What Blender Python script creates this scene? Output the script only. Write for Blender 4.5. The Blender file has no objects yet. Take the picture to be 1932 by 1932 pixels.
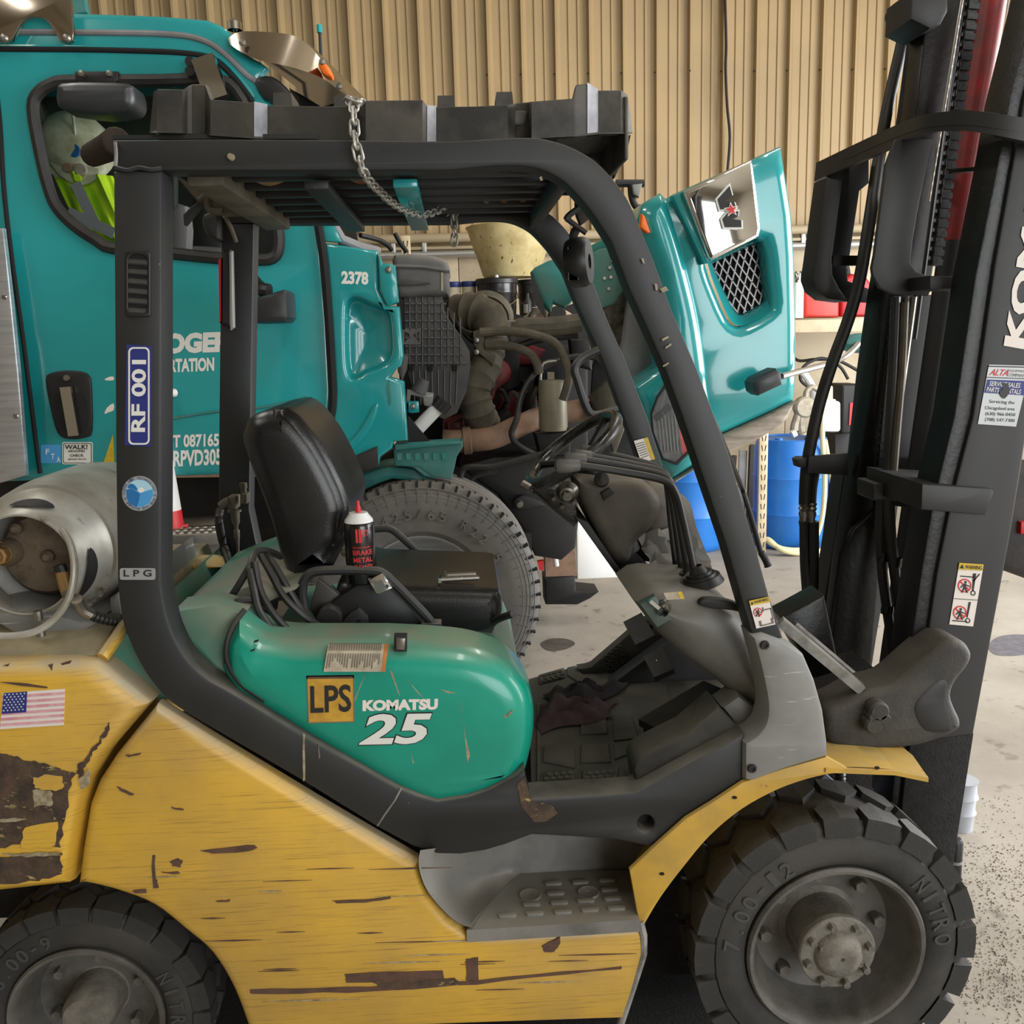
import bpy, bmesh, math, random
from mathutils import Vector, Matrix
from mathutils.geometry import tessellate_polygon
random.seed(7)
for _b in (bpy.data.objects, bpy.data.meshes, bpy.data.materials, bpy.data.lights, bpy.data.cameras, bpy.data.curves):
    for _o in list(_b): _b.remove(_o)
S = bpy.context.scene
COL = S.collection
PI = math.pi
# ---------------------------------------------------------------- camera
F, CX, CY, CAMH = 1783.0, 966.0, 966.0, 1.735
cd = bpy.data.cameras.new('camera'); cd.sensor_width = 36; cd.lens = 36*F/1932; cd.clip_start = .05; cd.clip_end = 200
cam = bpy.data.objects.new('camera', cd); COL.objects.link(cam); S.camera = cam
RM = Matrix.Rotation(math.radians(-3.0), 3, 'Z') @ Matrix.Rotation(math.radians(90-10.5), 3, 'X') @ Matrix.Rotation(math.radians(-1.65), 3, 'Z')
cam.matrix_world = Matrix.Translation((0, 0, CAMH)) @ RM.to_4x4()
CAM = Vector((0, 0, CAMH))
# ---------------------------------------------------------------- light
w = bpy.data.worlds.new('world'); S.world = w; w.use_nodes = True
w.node_tree.nodes['Background'].inputs[0].default_value = (.9, .96, 1, 1)
w.node_tree.nodes['Background'].inputs[1].default_value = .7
def area(name, loc, rot, sx, sy, power, col=(1, 1, 1)):
    l = bpy.data.lights.new(name, 'AREA'); l.shape = 'RECTANGLE'; l.size = sx; l.size_y = sy; l.energy = power; l.color = col
    o = bpy.data.objects.new(name, l); COL.objects.link(o); o.location = loc; o.rotation_euler = [math.radians(a) for a in rot]
    return o
area('bay_door_daylight_right', (6.9, 3.4, 2.4), (0, 90, 0), 4.2, 5.6, 980, (.97, .98, 1))
area('bay_door_daylight_behind', (4.4, -5.3, 2.4), (90, 0, 12), 5.5, 4.2, 400, (.96, .98, 1))
for i, (x, y) in enumerate(((-3.2, 1.2), (1.2, 1.0), (-2.6, 4.6), (2.2, 5.0))):
    area('ceiling_tube_light', (x, y, 5.2), (0, 0, 0), .25, 2.4, 45, (1, .98, .93))
S.view_settings.view_transform = 'Standard'; S.view_settings.look = 'None'; S.view_settings.gamma = 1
S.view_settings.use_curve_mapping = False; S.view_settings.exposure = 0.0
S.cycles.max_bounces = 6; S.cycles.diffuse_bounces = 4; S.cycles.glossy_bounces = 3; S.cycles.transmission_bounces = 4
S.cycles.sample_clamp_indirect = 6
# ---------------------------------------------------------------- helpers: pixels of the photograph to points in the room
def at(px, py, Y):
    d = RM @ Vector(((px-CX)/F, -(py-CY)/F, -1))
    return CAM + d*(Y/d.y)
def atX(px, py, X):
    d = RM @ Vector(((px-CX)/F, -(py-CY)/F, -1))
    return CAM + d*(X/d.x)
def gnd(px, py, Z=0.0):
    d = RM @ Vector(((px-CX)/F, -(py-CY)/F, -1))
    return CAM + d*((Z-CAMH)/d.z)
def ppm(px, py, Y): return 1/((at(px+1, py, Y)-at(px, py, Y)).length)
def V(*a): return Vector(a)
# ---------------------------------------------------------------- helpers: materials
def c8(r, g, b):
    f = lambda v: (v/255/12.92) if v/255 <= .04045 else ((v/255+.055)/1.055)**2.4
    return (f(r), f(g), f(b), 1)
MATS = {}
def mat(name, col, rough=.5, metal=0, col2=None, vs=6, vlo=.4, vhi=.65, stretch=(1, 1, 1), dust=None, damt=.0, bump=0, bs=60, coat=0, emit=0, alpha=1, trans=0, detail=6, rough2=None, spec=None, col3=None, vs3=30, lo3=.55, hi3=.62, stretch3=(1, 1, 1), dz=(.2, .9)):
    if name in MATS: return MATS[name]
    m = bpy.data.materials.new(name); m.use_nodes = True; nt = m.node_tree; N = nt.nodes; L = nt.links
    b = N['Principled BSDF']; b.inputs['Roughness'].default_value = rough; b.inputs['Metallic'].default_value = metal
    b.inputs['Base Color'].default_value = col
    if coat: b.inputs['Coat Weight'].default_value = coat; b.inputs['Coat Roughness'].default_value = .06
    if spec is not None: b.inputs['Specular IOR Level'].default_value = spec
    if trans: b.inputs['Transmission Weight'].default_value = trans
    if alpha < 1: b.inputs['Alpha'].default_value = alpha
    if emit: b.inputs['Emission Color'].default_value = col; b.inputs['Emission Strength'].default_value = emit
    tc = N.new('ShaderNodeTexCoord')
    def noise(scale, st, det):
        mp = N.new('ShaderNodeMapping'); mp.inputs['Scale'].default_value = st; L.new(tc.outputs['Object'], mp.inputs['Vector'])
        n = N.new('ShaderNodeTexNoise'); n.inputs['Scale'].default_value = scale; n.inputs['Detail'].default_value = det; n.inputs['Roughness'].default_value = .6
        L.new(mp.outputs[0], n.inputs['Vector']); return n.outputs['Fac']
    def ramp(v, lo, hi):
        r = N.new('ShaderNodeMapRange'); r.inputs['From Min'].default_value = lo; r.inputs['From Max'].default_value = hi; L.new(v, r.inputs['Value']); return r.outputs[0]
    def mix(f, a, bb):
        x = N.new('ShaderNodeMix'); x.data_type = 'RGBA'; L.new(f, x.inputs['Factor'])
        for s, v in ((6, a), (7, bb)):
            if isinstance(v, tuple): x.inputs[s].default_value = v
            else: L.new(v, x.inputs[s])
        return x.outputs[2]
    cur = col
    if col2:
        f = ramp(noise(vs, stretch, detail), vlo, vhi); cur = mix(f, cur, col2)
        if rough2 is not None:
            r = N.new('ShaderNodeMapRange'); r.inputs['To Min'].default_value = rough; r.inputs['To Max'].default_value = rough2; L.new(f, r.inputs['Value']); L.new(r.outputs[0], b.inputs['Roughness'])
    if col3: cur = mix(ramp(noise(vs3, stretch3, 4), lo3, hi3), cur, col3)
    if dust:
        g = N.new('ShaderNodeNewGeometry'); sp = N.new('ShaderNodeSeparateXYZ'); L.new(g.outputs['Normal'], sp.inputs[0])
        up = ramp(sp.outputs['Z'], dz[0], dz[1]); nz = ramp(noise(5, (1, 1, 1), 5), .2, .7)
        a = N.new('ShaderNodeMath'); a.operation = 'MULTIPLY'; L.new(up, a.inputs[0]); L.new(nz, a.inputs[1])
        a2 = N.new('ShaderNodeMath'); a2.operation = 'MULTIPLY'; L.new(a.outputs[0], a2.inputs[0]); a2.inputs[1].default_value = damt
        cur = mix(a2.outputs[0], cur, dust)
    if not isinstance(cur, tuple): L.new(cur, b.inputs['Base Color'])
    if bump:
        bn = N.new('ShaderNodeBump'); bn.inputs['Strength'].default_value = bump; bn.inputs['Distance'].default_value = .004
        L.new(noise(bs, (1, 1, 1), 6), bn.inputs['Height']); L.new(bn.outputs[0], b.inputs['Normal'])
    MATS[name] = m; return m
DUST = c8(150, 140, 125)
M = dict(
 teal=mat('teal_truck_paint', c8(32, 148, 150), .2, 0, c8(29, 138, 141), 1.5, coat=.7),
 tealdull=mat('teal_plastic_dull', c8(40, 112, 108), .5, 0, c8(70, 122, 116), 6),
 tealdust=mat('teal_inner_dusty', c8(42, 128, 122), .55, 0, c8(95, 125, 112), 5),
 green=mat('green_forklift_paint', c8(10, 150, 126), .3, 0, c8(8, 138, 116), 5, dust=c8(135, 130, 112), damt=1.0, dz=(.45, .95), coat=.25),
 greendust=mat('green_paint_dusty', c8(60, 130, 112), .5, 0, c8(130, 125, 108), 3, vlo=.35, vhi=.6),
 yellow=mat('yellow_worn_paint', c8(214, 170, 60), .42, 0, c8(172, 140, 78), 2.6, vlo=.40, vhi=.74, dust=c8(165, 158, 140), damt=1.0, dz=(.3, .8), col3=c8(128, 102, 54), vs3=13, lo3=.56, hi3=.78, stretch3=(.55, 1, 30)),
 yellow2=mat('yellow_fender_paint', c8(196, 156, 58), .5, 0, c8(160, 132, 66), 8, vlo=.4, vhi=.7, dust=c8(160, 145, 115), damt=.55, col3=c8(110, 95, 60), vs3=30, lo3=.66, hi3=.72),
 rust=mat('bare_rusty_metal', c8(84, 66, 50), .8, 0, c8(54, 44, 37), 25, bump=.5, bs=120, col3=c8(168, 148, 98), vs3=38, lo3=.60, hi3=.70, stretch3=(1, 1, 2)),
 scrape=mat('brown_primer_scrape', c8(96, 70, 54), .75, 0, c8(78, 56, 46), 30),
 chip=mat('pale_bare_chip', c8(165, 155, 130), .6, 0, c8(120, 105, 75), 60),
 frame=mat('black_frame_paint', c8(31, 33, 34), .5, 0, c8(39, 40, 39), 4, dust=c8(130, 125, 115), damt=.75, dz=(.3, .95), col3=c8(120, 118, 112), vs3=40, lo3=.74, hi3=.76),
 framegloss=mat('black_frame_gloss', c8(46, 48, 50), .3, 0, c8(58, 59, 59), 5, dust=c8(120, 116, 108), damt=.7),
 edge=mat('worn_edge_grey', c8(150, 148, 142), .5, .2, c8(105, 104, 100), 20),
 mast=mat('black_mast_paint', c8(28, 28, 28), .5, 0, c8(36, 35, 34), 4),
 grease=mat('greasy_black_steel', c8(12, 12, 12), .36, .2, c8(24, 23, 22), 18, bump=.25, bs=60),
 gritty=mat('gritty_black_dirt', c8(30, 28, 26), .9, 0, c8(16, 15, 15), 40, bump=1, bs=140),
 steelrod=mat('polished_rod', c8(185, 180, 174), .3, 1),
 red=mat('red_cylinder_paint', c8(140, 32, 34), .4, 0, c8(90, 40, 36), 8),
 engred=mat('red_engine_paint', c8(120, 22, 26), .45, 0, c8(60, 18, 20), 9),
 rubber=mat('black_tire_rubber', c8(44, 43, 41), .75, 0, c8(64, 62, 58), 5, bump=.25, bs=160, dust=c8(105, 100, 92), damt=.6),
 trubber=mat('truck_tire_rubber', c8(88, 87, 85), .75, 0, c8(104, 101, 96), 6, bump=.2, bs=120, dust=c8(150, 142, 128), damt=.6),
 rim=mat('dusty_grey_rim', c8(104, 101, 96), .6, .1, c8(70, 68, 64), 6, bump=.3, bs=120),
 hub=mat('dusty_hub_casting', c8(128, 123, 113), .75, .05, c8(92, 88, 81), 14, bump=.6, bs=120),
 vinyl=mat('black_seat_vinyl', c8(20, 20, 21), .3, 0, c8(30, 29, 28), 5, bump=.12, bs=200, dust=c8(60, 58, 52), damt=.3),
 plastic=mat('black_plastic', c8(20, 20, 21), .42, 0, c8(28, 28, 27), 8),
 softblk=mat('black_rubber_hose', c8(24, 23, 23), .5, 0, c8(38, 36, 34), 10, dust=c8(100, 94, 85), damt=.35),
 pallet=mat('weathered_black_plastic', c8(56, 54, 50), .5, 0, c8(80, 76, 67), 5, bump=.15, bs=60, col3=c8(40, 39, 37), vs3=6, lo3=.5, hi3=.65),
 palletlt=mat('lit_grey_plastic', c8(150, 150, 155), .55, 0, c8(120, 120, 126), 20),
 cowl=mat('grey_dash_plastic', c8(100, 98, 92), .5, 0, c8(84, 82, 77), 4, dust=c8(135, 128, 115), damt=.6),
 cover=mat('grey_scuffed_cover', c8(128, 128, 124), .5, 0, c8(112, 112, 108), 5, col3=c8(175, 175, 170), vs3=9, lo3=.66, hi3=.70, stretch3=(1, 1, 14)),
 mat_=mat('dirty_floor_mat', c8(58, 56, 50), .8, 0, c8(38, 37, 34), 6, bump=.4, bs=80, dust=c8(92, 87, 75), damt=.75),
 step=mat('grey_step_plate', c8(128, 126, 121), .5, 0, c8(92, 91, 88), 5, dust=c8(140, 130, 112), damt=.85),
 steel=mat('worn_steel', c8(150, 146, 138), .35, .85, c8(105, 100, 92), 14),
 chrome=mat('chrome', c8(225, 225, 225), .06, 1),
 mirror=mat('polished_visor_steel', c8(172, 160, 145), .16, 1),
 alu=mat('brushed_aluminium', c8(205, 208, 212), .28, .85, c8(180, 184, 190), 4, stretch=(1, 1, 12)),
 tank=mat('scratched_aluminium_tank', c8(190, 188, 180), .42, .4, c8(150, 146, 134), 5, col3=c8(112, 100, 82), vs3=16, lo3=.62, hi3=.70),
 tankend=mat('stained_tank_end', c8(112, 98, 80), .65, .3, c8(70, 58, 46), 14, bump=.3, bs=90),
 brass=mat('brass', c8(150, 116, 70), .55, .35),
 white=mat('white_plastic', c8(225, 225, 222), .5),
 whitep=mat('white_print', c8(222, 222, 216), .55),
 offwhite=mat('faded_label_paper', c8(185, 175, 155), .7, 0, c8(160, 148, 125), 40),
 ink=mat('black_print', c8(30, 29, 28), .6),
 inkgrey=mat('grey_print', c8(110, 102, 90), .6),
 bluep=mat('dark_blue_print', c8(36, 46, 120), .5),
 skyp=mat('light_blue_print', c8(70, 150, 205), .5),
 midp=mat('mid_blue_print', c8(30, 105, 165), .5),
 paleblue=mat('pale_blue_print', c8(165, 205, 220), .5),
 yelp=mat('yellow_print', c8(210, 178, 40), .5, 0, c8(190, 160, 50), 60),
 orangep=mat('orange_print', c8(185, 115, 55), .6),
 lpsyel=mat('aged_yellow_sign', c8(205, 160, 52), .5, 0, c8(178, 134, 50), 22),
 redp=mat('red_print', c8(200, 40, 45), .5),
 pinkp=mat('faded_pink_print', c8(205, 140, 150), .6, 0, c8(222, 180, 182), 30),
 creamp=mat('faded_white_print', c8(228, 220, 212), .6),
 silverp=mat('silver_print', c8(165, 168, 168), .4, .3),
 ebar=mat('blue_barrel_plastic', c8(36, 112, 198), .4, 0, c8(44, 122, 205), 4),
 navy=mat('dark_blue_lid', c8(30, 45, 105), .45),
 cream=mat('dirty_cream_plastic', c8(205, 190, 140), .6, 0, c8(175, 158, 108), 6, col3=c8(90, 75, 45), vs3=25, lo3=.62, hi3=.68, stretch3=(1, 1, .5)),
 tanpost=mat('tan_rack_steel', c8(200, 182, 150), .5, 0, c8(182, 164, 132), 10),
 redcan=mat('red_fuel_can', c8(205, 52, 40), .45, 0, c8(180, 60, 50), 4),
 orange=mat('amber_lens', c8(235, 110, 30), .3),
 olive=mat('dusty_engine_casting', c8(96, 88, 72), .7, 0, c8(70, 64, 53), 8, bump=.3, bs=60),
 pipe=mat('rusty_tan_pipe', c8(150, 118, 96), .7, 0, c8(120, 98, 82), 10),
 airbox=mat('dusty_grey_plastic', c8(96, 96, 96), .6, 0, c8(116, 114, 110), 5, dust=c8(150, 145, 132), damt=.6),
 airrib=mat('dark_grey_plastic', c8(66, 66, 68), .6, 0, c8(84, 82, 80), 6),
 dark=mat('dark_machinery', c8(16, 16, 17), .6, 0, c8(28, 26, 25), 9),
 black=mat('matt_black', c8(12, 12, 12), .8),
 liner=mat('grey_arch_liner', c8(128, 128, 130), .6, 0, c8(112, 110, 108), 5),
 grime=mat('grimy_grey_liner', c8(120, 112, 100), .9, 0, c8(60, 55, 48), 20, bump=.4),
 wood=mat('plywood_overlay', c8(205, 170, 128), .7, 0, c8(150, 115, 82), 7, stretch=(1, 8, 8)),
 vest=mat('hi_vis_yellow_cloth', c8(200, 240, 20), .8, 0, c8(175, 220, 25), 12),
 hat=mat('dirty_white_hard_hat', c8(205, 210, 180), .45, 0, c8(150, 150, 110), 7),
 rag=mat('dark_maroon_cloth', c8(62, 42, 42), .95, 0, c8(44, 32, 33), 30, bump=.5, bs=200),
 hose=mat('cream_rubber_hose', c8(215, 205, 160), .5),
 pumpm=mat('grey_cast_pump', c8(170, 162, 145), .55, .3, c8(140, 130, 112), 15),
 zinc=mat('zinc_chain_link', c8(190, 186, 178), .4, .55, c8(150, 146, 138), 30),
 glass=None)
def glassmat(name, tint, rough=.02, alpha=.25):
    m = bpy.data.materials.new(name); m.use_nodes = True; b = m.node_tree.nodes['Principled BSDF']
    b.inputs['Base Color'].default_value = tint; b.inputs['Roughness'].default_value = rough; b.inputs['Alpha'].default_value = alpha
    return m
M['glass'] = glassmat('tinted_window_glass', c8(20, 30, 22), .03, .13)
M['lens'] = glassmat('clear_lamp_lens', c8(150, 155, 155), .05, .16)
# ---------------------------------------------------------------- helpers: objects
ROOT = {}
def off(p):
    while p is not None:
        if p.name in ROOT: return ROOT[p.name]
        p = p.parent
    return Vector((0, 0, 0))
def tag(o, label=None, cat=None, group=None, kind=None):
    if label: o['label'] = label
    if cat: o['category'] = cat
    if group: o['group'] = group
    if kind: o['kind'] = kind
    return o
def thing(name, loc, label, cat, group=None):
    o = bpy.data.objects.new(name, None); COL.objects.link(o); o.location = loc; o.empty_display_size = .05
    ROOT[o.name] = Vector(loc); return tag(o, label, cat, group)
def link(name, me, m, parent=None, label=None, smooth=35):
    if m is not None: me.materials.clear(); me.materials.append(m)
    if smooth:
        me.shade_smooth(); me.set_sharp_from_angle(angle=math.radians(smooth))
    o = bpy.data.objects.new(name, me); COL.objects.link(o)
    if parent is not None: o.parent = parent
    if label: o['label'] = label
    return o
def mk(name, vs, fs, m, parent=None, label=None, smooth=35, fixn=True, merge=False):
    of = off(parent); me = bpy.data.meshes.new(name)
    bm = bmesh.new(); bv = [bm.verts.new(Vector(v)-of) for v in vs]
    for f in fs:
        try: bm.faces.new([bv[i] for i in f])
        except ValueError: pass
    if merge: bmesh.ops.remove_doubles(bm, verts=bm.verts, dist=1e-5)
    if fixn: bmesh.ops.recalc_face_normals(bm, faces=bm.faces)
    bm.to_mesh(me); bm.free()
    return link(name, me, m, parent, label, smooth)
class G:
    """collects verts and faces"""
    def __init__(s): s.v = []; s.f = []
    def add(s, vs, fs):
        n = len(s.v); s.v += [Vector(v) for v in vs]; s.f += [tuple(i+n for i in f) for f in fs]; return s
    def box(s, a, b, bev=0):
        (x0, y0, z0), (x1, y1, z1) = [min(p, q) for p, q in zip(a, b)], [max(p, q) for p, q in zip(a, b)]
        if not bev:
            return s.add([(x, y, z) for x in (x0, x1) for y in (y0, y1) for z in (z0, z1)], [(0, 1, 3, 2), (4, 6, 7, 5), (0, 4, 5, 1), (2, 3, 7, 6), (0, 2, 6, 4), (1, 5, 7, 3)])
        b_ = min(bev, (x1-x0)/2.01, (y1-y0)/2.01, (z1-z0)/2.01)
        bm = bmesh.new(); bmesh.ops.create_cube(bm, size=1)
        for v in bm.verts: v.co = Vector(((x0+x1)/2+v.co.x*(x1-x0), (y0+y1)/2+v.co.y*(y1-y0), (z0+z1)/2+v.co.z*(z1-z0)))
        bmesh.ops.bevel(bm, geom=list(bm.edges), offset=b_, segments=2, affect='EDGES', profile=.5)
        return s.bm(bm)
    def bm(s, bm):
        bm.verts.index_update(); s.add([v.co.copy() for v in bm.verts], [[v.index for v in f.verts] for f in bm.faces]); bm.free(); return s
    def obox(s, p, q, w, h, up=(0, 0, 1)):
        """bar from p to q, width w (sideways), height h (along up)"""
        p, q = Vector(p), Vector(q); d = (q-p).normalized(); u = Vector(up); sd = d.cross(u).normalized(); u = sd.cross(d).normalized()
        vs = [e+sd*(a*w/2)+u*(b*h/2) for e in (p, q) for a, b in ((-1, -1), (1, -1), (1, 1), (-1, 1))]
        return s.add(vs, [(3, 2, 1, 0), (4, 5, 6, 7)]+[(i, (i+1) % 4, 4+(i+1) % 4, 4+i) for i in range(4)])
    def tube(s, pts, r, n=10, cap=True, closed=False):
        pts = [Vector(p) for p in pts]; k = len(pts); rs = r if isinstance(r, (list, tuple)) else [r]*k
        vs = []; fs = []; ref = None
        for i, p in enumerate(pts):
            a = pts[(i-1) % k] if (closed or i > 0) else p; b = pts[(i+1) % k] if (closed or i < k-1) else p
            d = (b-a).normalized() if (b-a).length > 1e-9 else Vector((0, 0, 1))
            if ref is None:
                ref = Vector((0, 0, 1)) if abs(d.z) < .9 else Vector((1, 0, 0))
            u = (ref-d*ref.dot(d)).normalized(); ref = u; w_ = d.cross(u)
            for j in range(n):
                t = 2*PI*j/n; vs.append(p+(u*math.cos(t)+w_*math.sin(t))*rs[i])
        for i in range(k if closed else k-1):
            for j in range(n):
                a = i*n+j; b = i*n+(j+1) % n; c = ((i+1) % k)*n+(j+1) % n; d = ((i+1) % k)*n+j; fs.append((a, b, c, d))
        if cap and not closed: fs.append(tuple(range(n))[::-1]); fs.append(tuple((k-1)*n+j for j in range(n)))
        return s.add(vs, fs)
    def lathe(s, prof, O, A, n=32, close=False, a0=0, a1=2*PI):
        """prof: (radius, distance along axis)"""
        O, A = Vector(O), Vector(A).normalized(); U = Vector((0, 0, 1)) if abs(A.z) < .9 else Vector((1, 0, 0)); U = (U-A*U.dot(A)).normalized(); W = A.cross(U)
        full = abs(a1-a0-2*PI) < 1e-6; m_ = n if full else n+1; vs = []; fs = []
        for r, h in prof:
            for j in range(m_):
                t = a0+(a1-a0)*j/n; vs.append(O+A*h+(U*math.cos(t)+W*math.sin(t))*max(r, 1e-5))
        K = len(prof)
        for i in range(K-1 if not close else K):
            for j in range(n if full else n):
                i2 = (i+1) % K; a = i*m_+j; b = i*m_+(j+1) % m_; fs.append((a, b, i2*m_+(j+1) % m_, i2*m_+j))
        return s.add(vs, fs)
    def slab(s, loops, frame, th, bev=0, seg=2, back=True):
        """loops of 2D points (first outer, rest holes) in frame (O,U,V,N); extruded th along N, front edge rounded by bev"""
        O, U, W, Nn = [Vector(x) for x in frame]; L3 = []
        area_ = lambda l: sum(l[i][0]*l[(i+1) % len(l)][1]-l[(i+1) % len(l)][0]*l[i][1] for i in range(len(l)))/2
        P = []
        for k, l in enumerate(loops):
            l = [tuple(p) for p in l]
            if (area_(l) > 0) != (k == 0): l = l[::-1]
            P.append(l)
        def edist(l, q):
            best = 9
            for i in range(len(l)):
                ax, ay = l[i-1]; bx, by = l[i]; dx, dy = bx-ax, by-ay; L_ = dx*dx+dy*dy
                u = 0 if L_ < 1e-12 else max(0, min(1, ((q.x-ax)*dx+(q.y-ay)*dy)/L_))
                best = min(best, math.hypot(q.x-ax-dx*u, q.y-ay-dy*u))
            return best
        def inset(l, d):
            r = []; n = len(l)
            for i in range(n):
                a, b, c = Vector(l[i-1]), Vector(l[i]), Vector(l[(i+1) % n]); e1, e2 = (b-a), (c-b)
                if e1.length < 1e-9 or e2.length < 1e-9: r.append(l[i]); continue
                e1.normalize(); e2.normalize(); n1, n2 = Vector((-e1.y, e1.x)), Vector((-e2.y, e2.x)); m_ = n1+n2
                if m_.length < 1e-6: r.append(l[i]); continue
                m_.normalize(); k_ = min(1/max(m_.dot(n1), .35), 2.2); t_ = d*k_
                for _ in range(14):
                    q = b+m_*t_
                    if edist(l, q) >= .93*t_/k_: break
                    t_ *= .82
                r.append((q.x, q.y))
            return r
        rings = [(0, 0)] if not bev else [(bev*(1-math.sin(t*PI/2/seg)), bev*(1-math.cos(t*PI/2/seg))) for t in range(seg+1)]
        fr = [inset(l, rings[0][0]) if bev else l for l in P]
        flat = [q for l in fr for q in l]
        tri = tessellate_polygon([[Vector((q[0], q[1], 0)) for q in l] for l in fr])
        n0 = len(flat); vs = []; fs = []
        to = lambda q, h: O+U*q[0]+W*q[1]+Nn*h
        stack = [(ins, h) for ins, h in rings]+[(0, th)]
        for ins, h in stack:
            for l in P: vs += [to(q, h) for q in (inset(l, ins) if ins > 1e-9 else l)]
        fs += [tuple(t) for t in tri]
        for k in range(len(stack)-1):
            o_ = 0
            for l in P:
                n = len(l)
                for i in range(n): fs.append((k*n0+o_+i, k*n0+o_+(i+1) % n, (k+1)*n0+o_+(i+1) % n, (k+1)*n0+o_+i))
                o_ += n
        if back: fs += [tuple(i+(len(stack)-1)*n0 for i in t) for t in tri]
        return s.add(vs, fs)
    def plate(s, px, Y, th, bev=0, holes=(), seg=2, Y0=None):
        """outline in photograph pixels measured on the plane y=Y, thickness th away from the camera starting at Y0"""
        Lp = [[(q.x, q.z) for q in (at(a, b, Y) for a, b in l)] for l in (px, *holes)]
        Y = Y if Y0 is None else Y0
        return s.slab(Lp, ((0, Y, 0), (1, 0, 0), (0, 0, 1), (0, 1, 0)), th, bev, seg)
    def grid(s, rows, closed=False):
        """lofted surface through rows of points"""
        n = len(rows[0]); vs = [p for r in rows for p in r]; fs = []
        for i in range(len(rows)-1):
            for j in range(n if closed else n-1): fs.append((i*n+j, i*n+(j+1) % n, (i+1)*n+(j+1) % n, (i+1)*n+j))
        return s.add(vs, fs)
    def out(s, name, m, parent=None, label=None, smooth=35, merge=False): return mk(name, s.v, s.f, m, parent, label, smooth, True, merge)
def cr(pts, n=6, closed=False):
    """Catmull-Rom through points (2D or 3D)"""
    P = [Vector(p) for p in pts]; k = len(P); o = []
    for i in range(k if closed else k-1):
        g = (lambda j: P[j % k]) if closed else (lambda j: P[max(0, min(k-1, j))])
        a, b, c, d = g(i-1), g(i), g(i+1), g(i+2)
        for t in range(n):
            u = t/n; o.append(.5*((2*b)+(c-a)*u+(2*a-5*b+4*c-d)*u*u+(3*b-a-3*c+d)*u**3))
    if not closed: o.append(P[-1])
    return o
def crp(pts, n=5, closed=True): return [(p.x, p.y) for p in cr([Vector((a, b)) for a, b in pts], n, closed)]
def arc(cx, cy, rx, ry, a0, a1, n=12): return [(cx+rx*math.cos(math.radians(a0+(a1-a0)*i/n)), cy-ry*math.sin(math.radians(a0+(a1-a0)*i/n))) for i in range(n+1)]
def circ(cx, cy, r, n=20, ry=None): return arc(cx, cy, r, ry or r, 0, 360*(n-1)/n, n-1)
def rrect(x0, y0, x1, y1, r, n=4):
    o = []
    for cx, cy, a in ((x1-r, y0+r, 0), (x0+r, y0+r, 90), (x0+r, y1-r, 180), (x1-r, y1-r, 270)): o += arc(cx, cy, r, r, a, a+90, n)
    return o
def inst(name, me, parent, loc=(0, 0, 0), rot=None, label=None, sc=None):
    o = bpy.data.objects.new(name, me); COL.objects.link(o); o.parent = parent
    mt = Matrix.Translation(Vector(loc)-off(parent))
    if rot is not None: mt = mt @ rot.to_4x4()
    if sc: mt = mt @ Matrix.Diagonal((*sc, 1))
    o.matrix_local = mt
    if label: o['label'] = label
    return o
def basis(N, up=(0, 0, 1)):
    """rotation whose local Z is N"""
    N = Vector(N).normalized(); u = Vector(up); x = u.cross(N)
    if x.length < 1e-4: x = Vector((1, 0, 0)).cross(N)
    x.normalize(); return Matrix((x, N.cross(x), N)).transposed()
def lettermesh(s, bold=0.0, shear=0.0, space=1.0):
    cu = bpy.data.curves.new('t', 'FONT'); cu.body = s; cu.size = 1; cu.offset = bold; cu.resolution_u = 3; cu.space_character = space
    o = bpy.data.objects.new('t', cu); COL.objects.link(o)
    me = bpy.data.meshes.new_from_object(o); bpy.data.objects.remove(o); bpy.data.curves.remove(cu)
    vs = [v.co.copy() for v in me.vertices]; fs = [tuple(p.vertices) for p in me.polygons]; bpy.data.meshes.remove(me)
    for v in vs: v.x += shear*v.y
    x0 = min(v.x for v in vs); x1 = max(v.x for v in vs); y0 = min(v.y for v in vs); y1 = max(v.y for v in vs)
    return [((v.x-x0)/(x1-x0), (v.y-y0)/(y1-y0)) for v in vs], fs
def letters(g, s, O, U, W, bold=.012, shear=0, space=1.0, N=None):
    """letters filling the box O, O+U, O+W"""
    q, fs = lettermesh(s, bold, shear, space); O, U, W = Vector(O), Vector(U), Vector(W)
    return g.add([O+U*a+W*b for a, b in q], fs)
def ptext(name, s, bl, br, tl, Y, m, parent, bold=.012, shear=0, label=None, space=1.0):
    """lettering on the plane y=Y between bottom-left, bottom-right and top-left pixels"""
    O = at(*bl, Y); g = letters(G(), s, O, at(*br, Y)-O, at(*tl, Y)-O, bold, shear, space)
    return g.out(name, m, parent, label, smooth=0)
def pbox(g, x0, y0, x1, y1, Y, th, bev=0): return g.plate([(x0, y1), (x1, y1), (x1, y0), (x0, y0)], Y, th, bev)
def ptube(px, r, n=10, sm=5):
    """px: list of (px,py,Y)"""
    p = [at(*q) for q in px]; return G().tube(cr(p, sm) if sm else p, r, n)

def loopseq(P, n):
    P = [Vector(p) for p in P]; P.append(P[0]); L_ = [0]
    for u, v in zip(P, P[1:]): L_.append(L_[-1]+(v-u).length)
    o = []; j = 0
    for i in range(n):
        d = L_[-1]*i/n
        while L_[j+1] < d: j += 1
        o.append(P[j].lerp(P[j+1], (d-L_[j])/max(L_[j+1]-L_[j], 1e-9)))
    return o
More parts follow.
